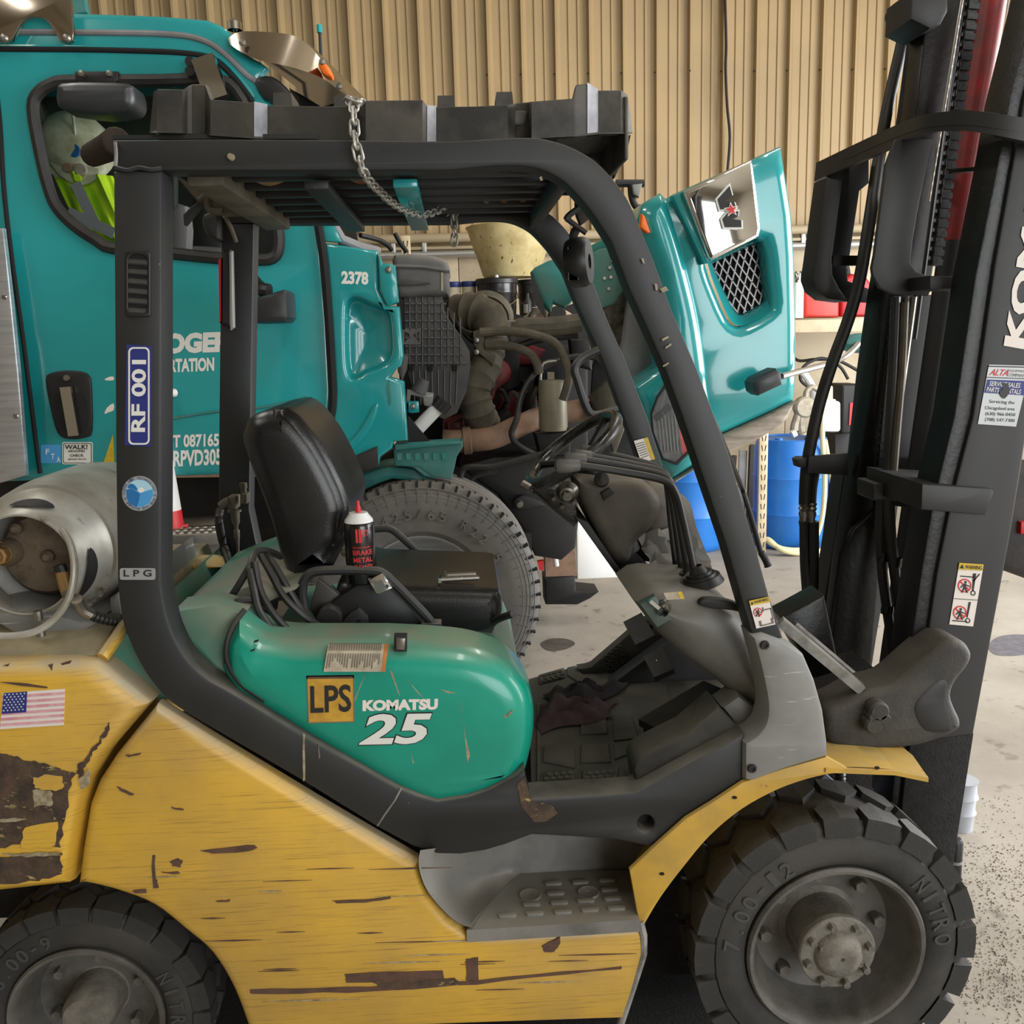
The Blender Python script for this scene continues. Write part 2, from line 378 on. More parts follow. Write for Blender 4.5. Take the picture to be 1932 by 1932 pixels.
# ================================================================ the building
WY = 9.0
def struct(o): o['kind'] = 'structure'; return o
concrete = mat('worn_concrete', c8(168, 160, 148), .8, 0, c8(138, 130, 118), 1.3, vlo=.35, vhi=.7, bump=.35, bs=25, col3=c8(105, 98, 90), vs3=7, lo3=.60, hi3=.72)
fl = struct(G().add([(-8, -7, 0), (8, -7, 0), (8, WY+.3, 0), (-8, WY+.3, 0), (-8, -7, -.1), (8, -7, -.1), (8, WY+.3, -.1), (-8, WY+.3, -.1)], [(0, 1, 2, 3), (7, 6, 5, 4), (0, 4, 5, 1), (1, 5, 6, 2), (2, 6, 7, 3), (3, 7, 4, 0)]).out('floor', concrete))
tanw = mat('tan_corrugated_steel', c8(166, 142, 102), .5, 0, c8(156, 134, 98), 1.2)
ply = mat('stained_wall_panel', c8(198, 184, 158), .7, 0, c8(180, 164, 136), 2.5, col3=c8(150, 128, 95), vs3=35, lo3=.66, hi3=.72)
wb = struct(G().box((-8, WY+.12, 0), (8, WY+.3, 5.6)).out('wall_back', tanw))
zb = at(1530, 432, WY).z
# corrugated sheets: three ribs each, real folded profile
pitch = .305
def sheet(x0):
    prof = []
    for k in range(3):
        b = x0+k*pitch
        prof += [(b, .088), (b+.010, .03), (b+.030, .03), (b+.062, .088), (b+.128, .088), (b+.134, .077), (b+.150, .077), (b+.156, .088), (b+.212, .088), (b+.218, .077), (b+.234, .077), (b+.240, .088)]
    prof.append((x0+3*pitch, .088))
    g = G(); g.grid([[V(x, WY+d, zb-.02) for x, d in prof], [V(x, WY+d, 5.6) for x, d in prof]])
    # sealed behind
    return g
x = at(1302, 0, WY).x-pitch*24
while x < 7.6:
    p_ = sheet(x).out('wall_panel', tanw, wb, smooth=0); x += pitch*3
bolt = G().lathe([(0, -.008), (.006, -.008), (.008, 0)], (0, 0, 0), (0, 1, 0), 8).out('panel_screw', M['dark'], wb)
bm_ = bolt.data; bolt.location = at(1302, 133, WY+.02); k = 1
x0 = at(1302, 0, WY).x
for i in range(-6, 7):
    if i: inst('panel_screw', bm_, wb, (x0+i*pitch, WY+.065, bolt.location.z))
# lower panels with seams
px = [-8, -5.6, -3.4]+[at(a, 900, WY).x for a in (500, 880, 1186, 1478, 1700)]+[6.2, 8]
for a, b in zip(px, px[1:]): G().box((a+.003, WY-.01, 0), (b-.003, WY+.12, zb-.10), .003).out('wall_panel', ply, wb)
conduit = mat('galvanised_tube', c8(190, 190, 188), .4, .7)
t = struct(G().box((-8, WY-.08, zb-.11), (8, WY+.1, zb-.085)).out('trim_1', mat('tan_girt', c8(170, 155, 125), .6)))
t = struct(G().tube([(-7.9, WY-.05, zb-.01), (7.9, WY-.05, zb-.01)], .042, 12).out('trim_2', mat('tan_girt', c8(170, 155, 125), .6)))
cpipe = G().tube([(-6.5, WY-.07, zb-.155), (6.5, WY-.07, zb-.155)], .032, 12).out('conduit_pipe', conduit); tag(cpipe, 'galvanised pipe running level along the wall below the ribbed steel', 'pipe')
for i, xx in enumerate([at(a, 440, WY).x for a in (742, 770, 800, 1510, 1570)]):
    G().box((xx-.02, WY-.09, zb-.15), (xx+.02, WY-.03, zb-.05), .006).out('pipe_clip', conduit, cpipe)
cable = G().tube(cr([at(1367, -30, WY-.02), at(1370, 80, WY-.02), at(1369, 130, WY-.03), at(1372, 200, WY-.03), at(1377, 260, WY-.03), at(1372, 330, WY-.02)], 6), .013, 8).out('hanging_cable', M['dark']); tag(cable, 'thin dark cable hanging down the ribbed tan wall', 'cable')
# unseen rest of the hall
shell = mat('pale_hall_shell', c8(175, 165, 145), .8)
struct(G().box((-8, -7, 5.6), (8, WY+.3, 5.75)).out('ceiling', mat('ceiling_steel', c8(150, 140, 120), .7)))
struct(G().box((-8.2, -7, 0), (-8, WY+.3, 5.75)).out('wall_left', shell))
g = G(); g.box((8, -7, 0), (8.2, .5, 5.6)); g.box((8, .5, 4.6), (8.2, 6.4, 5.6)); g.box((8, 6.4, 0), (8.2, WY+.3, 5.6)); struct(g.out('wall_right', shell))
g = G(); g.box((-8, -7.2, 0), (1.2, -7, 5.6)); g.box((1.2, -7.2, 4.7), (7.5, -7, 5.6)); g.box((7.5, -7.2, 0), (8, -7, 5.6)); struct(g.out('wall_front', shell))
# ================================================================ forklift: guard, body, seat, controls
YG = 1.92; YF = 2.76; YP = 1.90
FK = thing('forklift', (.05, 2.4, 0), 'yellow and green forklift with black overhead guard, parked in front of the teal truck', 'forklift')
rail = [(212, 264), (420, 262), (660, 264), (850, 266), (974, 259), (1015, 259)]+crp([(1015, 259), (1065, 272), (1111, 295), (1142, 321), (1179, 367), (1202, 414), (1233, 490)], 4, False)[1:]+[(1268, 586), (1315, 695), (1375, 855), (1422, 1018), (1451, 1124), (1478, 1205), (1421, 1205), (1398, 1127), (1370, 1029), (1318, 876), (1287, 785), (1256, 700), (1229, 638), (1185, 542), (1153, 457)]+crp([(1153, 457), (1122, 409), (1098, 378), (1065, 344), (1026, 322), (985, 313), (930, 313)], 4, False)[1:]+[(850, 321), (320, 322), (216, 322)]
pil = [(213, 323), (217, 850), (219, 1000), (221, 1107)]+crp([(221, 1107), (230, 1172), (241, 1205), (259, 1244), (285, 1286), (323, 1327), (388, 1368)], 4, False)[1:]+[(563, 1470), (711, 1561), (780, 1598), (825, 1612), (868, 1613), (915, 1606), (956, 1594), (1003, 1576), (1149, 1582), (1220, 1597), (1243, 1593), (1300, 1540), (1346, 1513), (1402, 1474), (1404, 1384), (1306, 1437), (1198, 1496), (1001, 1508), (996, 1490), (990, 1450), (975, 1462), (923, 1490), (884, 1503), (825, 1512), (790, 1502), (750, 1486), (573, 1388), (424, 1300)]+crp([(424, 1300), (388, 1279), (352, 1242), (326, 1195), (312, 1150), (304, 1100)], 4, False)[1:]+[(304, 850), (303, 323)]
for y0, lab in ((YG, None), (YF, None)):
    G().plate(rail, YG, .07, .006, Y0=y0).out('guard_side_rail', M['frame'], FK)
G().plate(pil, YG-.005, .08, .007, [circ(1219, 1554, 15)], Y0=YG-.005).out('rear_pillar_and_sill', M['frame'], FK)
G().plate(circ(1219, 1554, 17), YG+.03, .03).out('sill_hole_plug', M['black'], FK)
farp = [(213, 323), (217, 850), (221, 1107), (241, 1230), (330, 1320), (420, 1320), (352, 1242), (326, 1195), (304, 1100), (303, 323)]
G().plate(farp, YG, .07, .006, Y0=YF).out('rear_pillar', M['frame'], FK)
# welded joint bead
G().tube(cr([at(216, 316, YG-.002), at(240, 322, YG-.004), at(262, 317, YG-.003), at(285, 321, YG-.004), at(306, 318, YG-.002)], 4), .005, 6).out('weld_bead', M['frame'], FK)
G().tube(cr([at(217, 268, YG-.002), at(219, 290, YG-.002), at(218, 314, YG-.002)], 4), .0035, 6).out('weld_bead', M['edge'], FK)
G().lathe([(0, -.012), (.006, -.012), (.007, 0)], at(437, 297, YG), (0, 1, 0), 8).out('guard_bolt', M['chip'], FK)
# roof
zt = at(600, 300, YG).z
def xr(px): return at(px, 300, YG).x
G().box((xr(330), YG+.07, zt-.035), (xr(402), YF, zt+.02), .006).out('roof_crossmember', M['olive'], FK)
G().box((xr(1060), YG+.07, zt-.05), (xr(1082), YF, zt-.0), .004).out('roof_crossmember', M['frame'], FK)
for k in range(6):
    y = YG+.15+k*.118
    G().box((xr(402), y, zt-.012), (xr(1062), y+.03, zt+.022), .003).out('roof_slat', M['frame'], FK)
for a in (560, 735):
    G().box((xr(a), YG+.07, zt-.045), (xr(a+48), YF, zt-.028), .003).out('roof_brace', M['teal' if a == 735 else 'frame'], FK)
g = G(); rows = []
for i in range(9):
    y = YG+.1+i*.088; rows.append([V(xr(330)+(xr(740)-xr(330))*j/10, y, zt+.030+.012*math.sin(j*2.1+i*1.7)+.004*(i % 2)) for j in range(11)])
g.grid(rows); g.grid([[p+V(0, 0, .018) for p in r] for r in rows]); g.out('roof_cover_sheet', M['wood'], FK)
G().box((xr(740), YG+.08, zt+.03), (xr(1060), YF, zt+.05)).out('roof_cover_sheet', M['dark'], FK)
for k, (y, a, b_) in enumerate(((2.02, 392, 735), (2.16, 420, 735), (2.32, 430, 720), (2.5, 900, 1040))):
    n = 22; x0_, x1_ = xr(a), xr(b_); lo = [V(x0_+(x1_-x0_)*i/n, y+.004*math.sin(i*1.3), zt-.004+.007*math.sin(i*.9+k*2)) for i in range(n+1)]
    G().grid([lo, [p+V(0, .01, .03) for p in lo]]).out('roof_cover_edge', M['wood'], FK)
# dark lip and corrugated tube at rear end of the roof
G().plate([(212, 255), (600, 252), (600, 262), (212, 262)], YG+.04, .03).out('roof_edge_strip', M['frame'], FK)
pts = [at(222, 268, 2.05), at(200, 280, 2.1), at(172, 293, 2.16)]
P_ = cr(pts, 12); rs = [.027+(.004 if i % 2 else 0)-.007*(i/len(P_)) for i in range(len(P_))]
G().tube(P_, rs, 14).out('corrugated_duct', mat('brown_duct', c8(48, 36, 27), .8), FK)
# front bracket plate of the roof, far right
G().plate([(1040, 262), (1172, 248), (1168, 292), (1157, 322), (1120, 300)], 2.3, .03, .003, [circ(1142, 269, 4, 10)]).out('roof_front_bracket', M['frame'], FK)
G().plate([(1128, 318), (1157, 320), (1154, 345), (1140, 335)], 2.3, .3).out('roof_front_bracket', M['frame'], FK)
G().plate([(1172, 250), (1190, 255), (1184, 282), (1176, 300), (1160, 335), (1157, 322)], 2.45, .2, 0).out('torn_cover_edge', mat('brown_duct', c8(48, 36, 27), .8), FK)
# work lamp hanging inside the far front leg, with its bracket
lp = thing_ = None
wl = G().lathe([(.02, -.03), (.058, -.03), (.066, -.015), (.066, .015), (.058, .03), (.02, .03)], at(1092, 495, 2.6), (1, -.35, .05), 28, True).out('work_lamp', M['plastic'], FK)
for i in range(9):
    a = at(1073+2*i, 466, 2.55); G().box(a+V(-.003, 0, -.085), a+V(.003, .01, 0)).out('lamp_rib', M['softblk'], wl)
ptube([(1110, 380, 2.55), (1075, 405, 2.55), (1068, 415, 2.55)], .008).out('lamp_bracket', M['dark'], wl)
ptube([(1068, 412, 2.55), (1106, 440, 2.55)], .007).out('lamp_bracket', M['dark'], wl)
G().plate([(1087, 380), (1120, 395), (1110, 415), (1096, 425), (1088, 405)], 2.57, .03, .004).out('lamp_plate', mat('brown_duct', c8(48, 36, 27), .8), wl)
ptube([(1092, 425, 2.57), (1082, 445, 2.58), (1088, 462, 2.6)], .012).out('lamp_stem', M['softblk'], wl)
# hand grip on the far front leg
ptube([(1130, 660, 2.74), (1100, 675, 2.74), (1084, 695, 2.73), (1090, 720, 2.73), (1105, 765, 2.73), (1122, 783, 2.73), (1165, 772, 2.74)], .012).out('grab_handle', M['frame'], FK)
# ---- body
CWo = [(-330, 1246), (150, 1236), (192, 1240), (292, 1319), (213, 1411), (180, 1464), (167, 1509), (150, 1601), (144, 1657), (0, 1673), (-330, 1700)]
cw = G().plate(CWo, 1.93, .88, .045, seg=3, Y0=1.885).out('counterweight', M['yellow'], FK)
# dusty top deck of the counterweight rising to the middle
rows = []
for Y, dy in ((1.93, 6), (1.96, 0), (2.05, -2), (2.3, 0), (2.6, 0), (2.8, 0)):
    r0, r1 = at(-330, 1236, 1.93), at(193, 1236, 1.93); z = r0.z*.0+r1.z+(.0 if Y < 1.95 else .05 if Y > 2 else .025)
    rows.append([V(r0.x+(r1.x-r0.x)*t, Y, z) for t in (0, .3, .6, .85, 1)]+[V(r1.x+.01, Y, z-.03), V(r1.x+.015, Y, z-.1)])
G().grid(rows).out('counterweight_deck', mat('dusty_counterweight_top', c8(150, 138, 108), .75, 0, c8(120, 112, 92), 5, bump=.2, col3=c8(190, 155, 70), vs3=6, lo3=.6, hi3=.75), cw)
ridge = at(235, 1183, 1.99)
G().tube([at(193, 1240, 1.925), at(212, 1213, 1.95), at(236, 1180, 2.0), at(262, 1150, 2.1), at(300, 1120, 2.25)], .014, 8).out('deck_edge', M['yellow'], cw)
G().plate([(320, 1066), (352, 1062), (392, 1062), (418, 1070), (370, 1082), (345, 1105), (322, 1130)], 2.6, .1, .02).out('counterweight_shoulder', M['yellow'], cw)
SP = [(298, 1327), (400, 1391), (600, 1512), (789, 1623), (790, 1634), (806, 1680), (846, 1727), (874, 1746), (917, 1758), (1197, 1740), (1209, 1746), (1220, 1780), (1216, 1808), (1172, 1930), (1165, 1914), (700, 1932), (475, 1945)]+crp([(471, 1932), (442, 1856), (402, 1791), (353, 1748), (294, 1702), (229, 1676), (183, 1664), (152, 1658)], 4, False)+[(160, 1594), (173, 1513), (190, 1470), (222, 1421)]
sp = G().plate(SP, 1.915, .05, .022, seg=3, Y0=1.893).out('side_panel', M['yellow'], FK)
# worn scrapes on the yellow panel and counterweight
BN = [0]
def blotch(px, Y, name, m, parent, jag=2.0, n=3):
    o = []; BN[0] += 1; Y -= .00006*(BN[0] % 25)
    for i, (a, b) in enumerate(px):
        c, d = px[(i+1) % len(px)]
        for t in range(n): o.append((a+(c-a)*t/n+random.uniform(-jag, jag), b+(d-b)*t/n+random.uniform(-jag, jag)*.7))
    return G().plate(o, Y, .002).out(name, m, parent, smooth=0)
Yp = 1.8915
for q in ([(378, 1606), (440, 1598), (480, 1594), (486, 1600), (470, 1607), (400, 1611)], [(287, 1614), (292, 1614), (293, 1660), (298, 1662), (298, 1676), (288, 1676)], [(320, 1625), (335, 1620), (346, 1624), (340, 1636), (325, 1634)], [(627, 1700), (690, 1697), (735, 1692), (737, 1696), (690, 1704), (640, 1705)], [(220, 1484), (235, 1490), (252, 1499), (250, 1502), (230, 1494)], [(237, 1425), (265, 1420), (266, 1424), (240, 1428)], [(323, 1523), (346, 1526), (345, 1529), (325, 1526)], [(305, 1646), (335, 1644), (338, 1648), (318, 1649)], [(880, 1810), (902, 1806), (903, 1850), (880, 1850)], [(650, 1838), (730, 1834), (835, 1832), (838, 1845), (780, 1852), (655, 1855)], [(1023, 1785), (1058, 1766), (1055, 1785), (1045, 1797), (1028, 1797)], [(952, 1762), (980, 1760), (979, 1768), (955, 1769)], [(408, 1700), (434, 1698), (434, 1702), (410, 1703)], [(250, 1680), (275, 1678), (276, 1684), (255, 1686)]):
    blotch(q, Yp, 'bare_scrape', M['scrape'], sp, 1.6)
for k in range(34):
    x = random.uniform(260, 1150); y = random.uniform(1640, 1900); l = random.uniform(30, 190)
    if x < 480 and y > 1640+ (480-x)*.0 and y > 1560+(x-150)*1.0: continue
    if y > 1905 or (x > 760 and y < 1775): continue
    t_ = random.uniform(.7, 1.6); G().plate([(x, y), (x+l*.5, y-t_-l*.012), (x+l, y-l*.025), (x+l*.5, y+t_-l*.012)], Yp, .0015).out('scratch', M['scrape' if k % 3 else 'chip'], sp, smooth=0)
Yc = 1.8835
for q, m in (([(-60, 1420), (10, 1424), (30, 1430), (75, 1438), (110, 1452), (140, 1458), (132, 1490), (125, 1540), (110, 1600), (60, 1590), (0, 1600), (-60, 1600)], 'rust'), ([(140, 1455), (160, 1430), (190, 1392), (208, 1362), (204, 1385), (180, 1415), (165, 1440), (150, 1470)], 'rust'), ([(-60, 1618), (60, 1614), (115, 1612), (117, 1650), (60, 1664), (-60, 1672)], 'rust')):
    blotch(q, Yc, 'impact_damage', M[m], cw, 4, 5)
for q, m in (([(65, 1468), (90, 1460), (118, 1466), (120, 1490), (85, 1492), (64, 1485)], 'yellow'), ([(62, 1490), (95, 1492), (100, 1520), (65, 1522)], 'chip'), ([(45, 1560), (110, 1552), (105, 1596), (40, 1602)], 'yellow'), ([(0, 1612), (60, 1610), (115, 1610), (116, 1615), (50, 1617)], 'chip'), ([(150, 1470), (168, 1452), (170, 1480), (155, 1488)], 'chip'), ([(0, 1546), (50, 1545), (40, 1550), (0, 1551)], 'chip')):
    blotch(q, Yc-.0015, 'scuffed_paint', M[m], cw, 3, 4)
for q in ([(114, 1252), (134, 1246), (132, 1252), (118, 1255)], [(5, 1256), (18, 1252), (15, 1258)], [(0, 1287), (50, 1290), (90, 1296), (88, 1299), (40, 1294)], [(90, 1255), (100, 1252), (98, 1266)]):
    blotch(q, Yc, 'bare_scrape', M['scrape'], cw, .6, 2)
for q, m in (([(470, 1868), (700, 1862), (900, 1850), (1172, 1824), (1172, 1828), (900, 1857), (700, 1872), (475, 1876)], 'scrape'), ([(700, 1852), (860, 1846), (868, 1858), (720, 1866)], 'rust'), ([(1040, 1756), (1190, 1742), (1192, 1746), (1045, 1762)], 'scrape')):
    blotch(q, Yp, 'bare_scrape', M[m], sp, 2, 5)
# weathering of the black frame: rust by the hood, seams and scuffs
for q, m, n in (([(976, 1480), (990, 1465), (1002, 1512), (1038, 1518), (1052, 1535), (1030, 1550), (1008, 1552), (996, 1536), (984, 1520)], 'rust', 'rust_patch'), ([(571, 1384), (575, 1386), (575, 1472), (572, 1474)], 'chip', 'pale_scratch'), ([(600, 1405), (602, 1405), (603, 1430), (601, 1432)], 'inkgrey', 'pale_scratch')):
    (blotch(q, YG-.0065, n, M[m], FK, 1.0, 3))
G().tube([at(a, b, YG-.0055) for a, b in ((757, 1487), (745, 1510), (727, 1535), (712, 1558))], .0022, 6).out('frame_seam', M['edge'], FK)
for q in ([(1235, 535), (1240, 536), (1241, 548), (1237, 547)], [(1245, 545), (1256, 540), (1262, 548), (1250, 552)], [(1210, 488), (1214, 487), (1216, 498), (1212, 495)], [(1248, 640), (1260, 634), (1262, 637), (1250, 644)], [(1255, 655), (1266, 648), (1267, 651), (1256, 658)], [(1238, 1245+0), (1239, 1245), (1240, 1247), (1238, 1247)], [(1250, 690), (1262, 683), (1262, 687), (1252, 693)], [(1018, 335), (1022, 332), (1024, 340), (1019, 341)]):
    blotch(q, YG-.0065 if q[0][1] < 1200 else YG-.0065, 'paint_chip', M['chip'], FK, .6, 2)
# chassis behind the panels, dark
gz = at(700, 1900, 1.95).z
G().box((at(520, 1900, 1.95).x, 2.3, .12), (at(1190, 1800, 1.95).x, 2.82, .62), .02).out('chassis_frame', M['gritty'], FK)
G().box((at(-330, 1600, 1.95).x, 2.2, .34), (at(560, 1800, 1.95).x, 2.6, .72), .02).out('chassis_frame', M['gritty'], FK)
G().box((at(1230, 1800, 1.95).x, 2.2, .06), (at(1600, 1800, 1.95).x, 2.66, .46), .02).out('front_axle_housing', M['gritty'], FK)
G().plate([(196, 1244), (236, 1190), (330, 1322), (297, 1322)], 1.97, .9, .01).out('inner_hood_side', M['greendust'], FK)
# ---- engine hood
HD = [(459, 1157), (508, 1192), (564, 1197), (727, 1197)]+crp([(727, 1197), (825, 1202), (891, 1211), (945, 1232), (985, 1268), (1003, 1309), (1005, 1362), (997, 1411), (984, 1453), (969, 1466)], 3, False)[1:]+[(923, 1487), (884, 1500), (825, 1509), (793, 1499), (753, 1479), (600, 1384), (452, 1290), (428, 1252), (433, 1205)]
HB = [(470, 1266), (560, 1258), (850, 1258), (940, 1270), (978, 1300), (996, 1345), (996, 1400), (970, 1455), (900, 1490), (800, 1490), (600, 1372), (480, 1300)]
G().plate(HB, 2.01, .68, .03, seg=3, Y0=2.05).out('hood_deck', M['greendust'], FK, smooth=50)
hd = G().plate(HD, 2.01, .17, .065, seg=5, Y0=1.925).out('engine_hood', M['green'], FK, smooth=50)
ptube([(462, 1150, 1.98), (440, 1180, 1.96), (428, 1215, 1.945), (430, 1250, 1.94), (455, 1290, 1.94), (500, 1322, 1.94)], .006).out('hood_seal', M['softblk'], FK)
G().plate([(335, 1152), (400, 1125), (470, 1100), (560, 1112), (470, 1160), (432, 1205), (426, 1250), (395, 1240), (345, 1170)], 2.12, .6, .03).out('rear_cowl', M['greendust'], FK)
G().plate([(330, 1150), (400, 1140), (462, 1157), (434, 1205), (426, 1250), (452, 1290), (400, 1268), (350, 1215)], 1.985, .1, .02).out('rear_cowl', M['greendust'], FK)
# latch and dent-free hood details
G().plate([(747, 1200), (766, 1200), (764, 1223), (748, 1222)], 1.945, .03, .004, Y0=1.93).out('hood_latch', M['steel'], hd)
G().plate([(744, 1196), (768, 1196), (768, 1226), (744, 1226)], 1.95, .02, Y0=1.938).out('hood_latch_recess', M['dark'], hd)
for a, b in ((487, 1204), (481, 1220)): G().plate([(a-4, b), (a+4, b-2), (a+4, b), (a-4, b+2)], 1.96, .01, Y0=1.935).out('hood_slot', M['black'], hd)
# ---- step
zs = at(1050, 1742, 1.89).z; yb = gnd(1085, 1642, zs).y
rim_ = crp([(793, 1604), (790, 1634), (806, 1680), (846, 1727), (874, 1746), (890, 1750)], 4, False)
def seq(P, n):
    P = [Vector(p) for p in P]; L_ = [0]
    for u, v in zip(P, P[1:]): L_.append(L_[-1]+(v-u).length)
    o = []
    for i in range(n):
        d = L_[-1]*i/(n-1); j = max(k for k in range(len(P)-1) if L_[k] <= d+1e-9); o.append(P[j].lerp(P[j+1], min(1, (d-L_[j])/max(L_[j+1]-L_[j], 1e-9))))
    return o
R0 = seq([at(a, b, 1.885) for a, b in rim_], 15)
R1 = seq([at(985, 1580, yb), at(988, 1625, yb)]+[gnd(a, b, zs+.001) for a, b in ((990, 1642), (960, 1664), (925, 1700), (895, 1744))], 15)
rows = []
for k in range(9):
    t_ = k/8; rows.append([p.lerp(q, t_)+V(-.02, .05, -.03)*(math.sin(PI*t_)*math.sin(PI*(i+.0)/14)**.7) for i, (p, q) in enumerate(zip(R0, R1))])
G().grid(rows).out('step_side_wall', M['step'], FK, smooth=70)
g = G(); q = [at(880, 1748, 1.885), at(917, 1757, 1.885), at(1197, 1739, 1.885), at(1207, 1736, 1.885), gnd(1189, 1642, zs), gnd(985, 1640, zs), gnd(930, 1690, zs)]
for p in q: p.z = zs
g.add(q+[p-V(0, 0, .03) for p in q], [tuple(range(7)), tuple(range(13, 6, -1))]+[(i, (i+1) % 7, 7+(i+1) % 7, 7+i) for i in range(7)])
stt = g.out('step_tread', M['step'], FK)
G().plate([(940, 1590), (989, 1572), (1200, 1585), (1225, 1597), (1200, 1700), (990, 1700), (930, 1640)], yb, .02).out('step_riser', M['step'], FK)
bar = None
for a, b in ((957, 1729), (1009, 1725), (1062, 1722), (1113, 1718), (1163, 1715), (1003, 1708), (1055, 1705), (1105, 1701), (1156, 1697), (1048, 1687), (1150, 1680), (1044, 1668), (1095, 1666), (1146, 1662)):
    p = gnd(a, b, zs)
    if bar is None:
        bar = G().slab([rrect(-.021, -.0085, .021, .0085, .008)], ((0, 0, .006), (1, 0, 0), (0, 1, 0), (0, 0, -1)), .006, .003).out('grip_bar', M['step'], stt).data
        bpy.data.objects.remove(bpy.data.objects['grip_bar'])
    inst('grip_bar', bar, stt, p)
for a, b in ((1000, 1690), (1110, 1685)):
    G().lathe([(0, -.004), (.008, -.004), (.009, .001), (.02, .002), (.024, .004), (.027, 0)], gnd(a, b, zs), (0, 0, 1), 20).out('step_bolt', M['step'], stt)
# ---- floor mat, raised pads
zm = at(1100, 1502, 1.95).z
mm = [gnd(a, b, zm) for a, b in ((1003, 1504), (1198, 1494), (1225, 1440), (1390, 1330), (1330, 1235), (1200, 1215), (1085, 1258), (998, 1281))]
g = G(); g.add(mm+[p-V(0, 0, .05) for p in mm], [tuple(range(8)), tuple(range(15, 7, -1))]+[(i, (i+1) % 8, 8+(i+1) % 8, 8+i) for i in range(8)]); fm = g.out('floor_plate', M['mat_'], FK)
def pad(px, name='mat_pad', h=.006, m='mat_', parent=None):
    q = [gnd(a, b, zm) for a, b in px]
    return G().slab([[(p.x, p.y) for p in q]], ((0, 0, zm+h), (1, 0, 0), (0, 1, 0), (0, 0, -1)), h, .004).out(name, M[m], parent or fm)
def dots(px0, n, m_, du, dv):
    global dot
    for i in range(n):
        for j in range(m_):
            a = px0[0]+du[0]*i+dv[0]*j+(du[0]/2 if j % 2 else 0); b = px0[1]+du[1]*i+dv[1]*j
            inst('mat_dimple', dot, fm, gnd(a, b, zm+.0065))
dot = G().lathe([(.001, .001), (.004, .001), (.0075, .003), (.009, 0)], (0, 0, 0), (0, 0, 1), 8).out('mat_dimple', M['mat_'], fm).data; bpy.data.objects.remove(bpy.data.objects['mat_dimple'])
for q in ([(1024, 1497), (1088, 1494), (1085, 1462), (1060, 1456), (1026, 1462)], [(1098, 1494), (1164, 1490), (1168, 1448), (1098, 1456)], [(1024, 1440), (1085, 1452), (1084, 1412), (1026, 1410)], [(1095, 1442), (1152, 1440), (1148, 1405), (1096, 1408)], [(1012, 1500), (1020, 1498), (1020, 1330), (1012, 1330)], [(1018, 1293), (1066, 1280), (1064, 1262), (1016, 1276)], [(1070, 1276), (1092, 1290), (1110, 1288), (1086, 1258), (1070, 1262)], [(1095, 1388), (1146, 1386), (1142, 1350), (1096, 1352)], [(1158, 1400), (1205, 1395), (1190, 1350), (1155, 1352)], [(1160, 1435), (1200, 1420), (1190, 1400), (1158, 1405)]): pad(q)
dots((1032, 1488), 4, 4, (13, -1), (0, -8.5)); dots((1108, 1486), 4, 4, (13, -1), (0, -8.5)); dots((1026, 1285), 4, 3, (10, -2.5), (0, -5))
# raised sill pad by the near front leg
q = crp([(1196, 1452), (1205, 1432), (1240, 1412), (1295, 1385)], 3, False)+[(1355, 1333), (1402, 1382), (1306, 1438), (1202, 1492)]
G().plate(q, 1.96, .1, .012).out('sill_pad', M['mat_'], FK)
# far side plate rising to the dash with dimples, and the toe board
fw = G().plate([(1090, 1262), (1115, 1258), (1215, 1172), (1260, 1150), (1330, 1230), (1290, 1268), (1180, 1285), (1110, 1290)], 2.72, .04, .01).out('far_toe_panel', M['mat_'], FK)
for i in range(14):
    inst('mat_dimple', dot, fw, at(1138+(i % 5)*8+(i//5)*6, 1246-(i % 5)*6+(i//5)*10, 2.715), Matrix.Rotation(PI/2, 3, 'X'))
G().plate([(1140, 1300), (1290, 1190), (1400, 1290), (1390, 1380), (1300, 1340), (1200, 1340)], 2.62, .06, .01).out('toe_board', M['dark'], FK)
# pedals
p1, p2 = at(1222, 1372, 2.12), at(1345, 1298, 2.25)
pd = G().obox(p1, p2, .06, .02, (-.3, -.3, 1)).out('brake_pedal', M['softblk'], FK)
G().obox(p1+V(.01, .05, -.03), p2+V(.0, .05, -.03), .03, .03).out('pedal_arm', M['dark'], pd)
ptube([(1265, 1385, 2.15), (1300, 1375, 2.2), (1330, 1350, 2.2)], .006).out('pedal_linkage', M['steel'], pd)
pd = G().obox(at(1225, 1262, 2.55), at(1262, 1246, 2.55), .09, .02, (-.4, -.5, 1)).out('accelerator_pedal', M['softblk'], FK)
pd = G().obox(at(1190, 1200, 2.5), at(1225, 1182, 2.5), .1, .025, (-.4, -.5, 1)).out('inching_pedal', M['softblk'], FK)
ptube([(1225, 1185, 2.5), (1245, 1165, 2.5), (1260, 1150, 2.5)], .01).out('pedal_arm', M['dark'], pd)
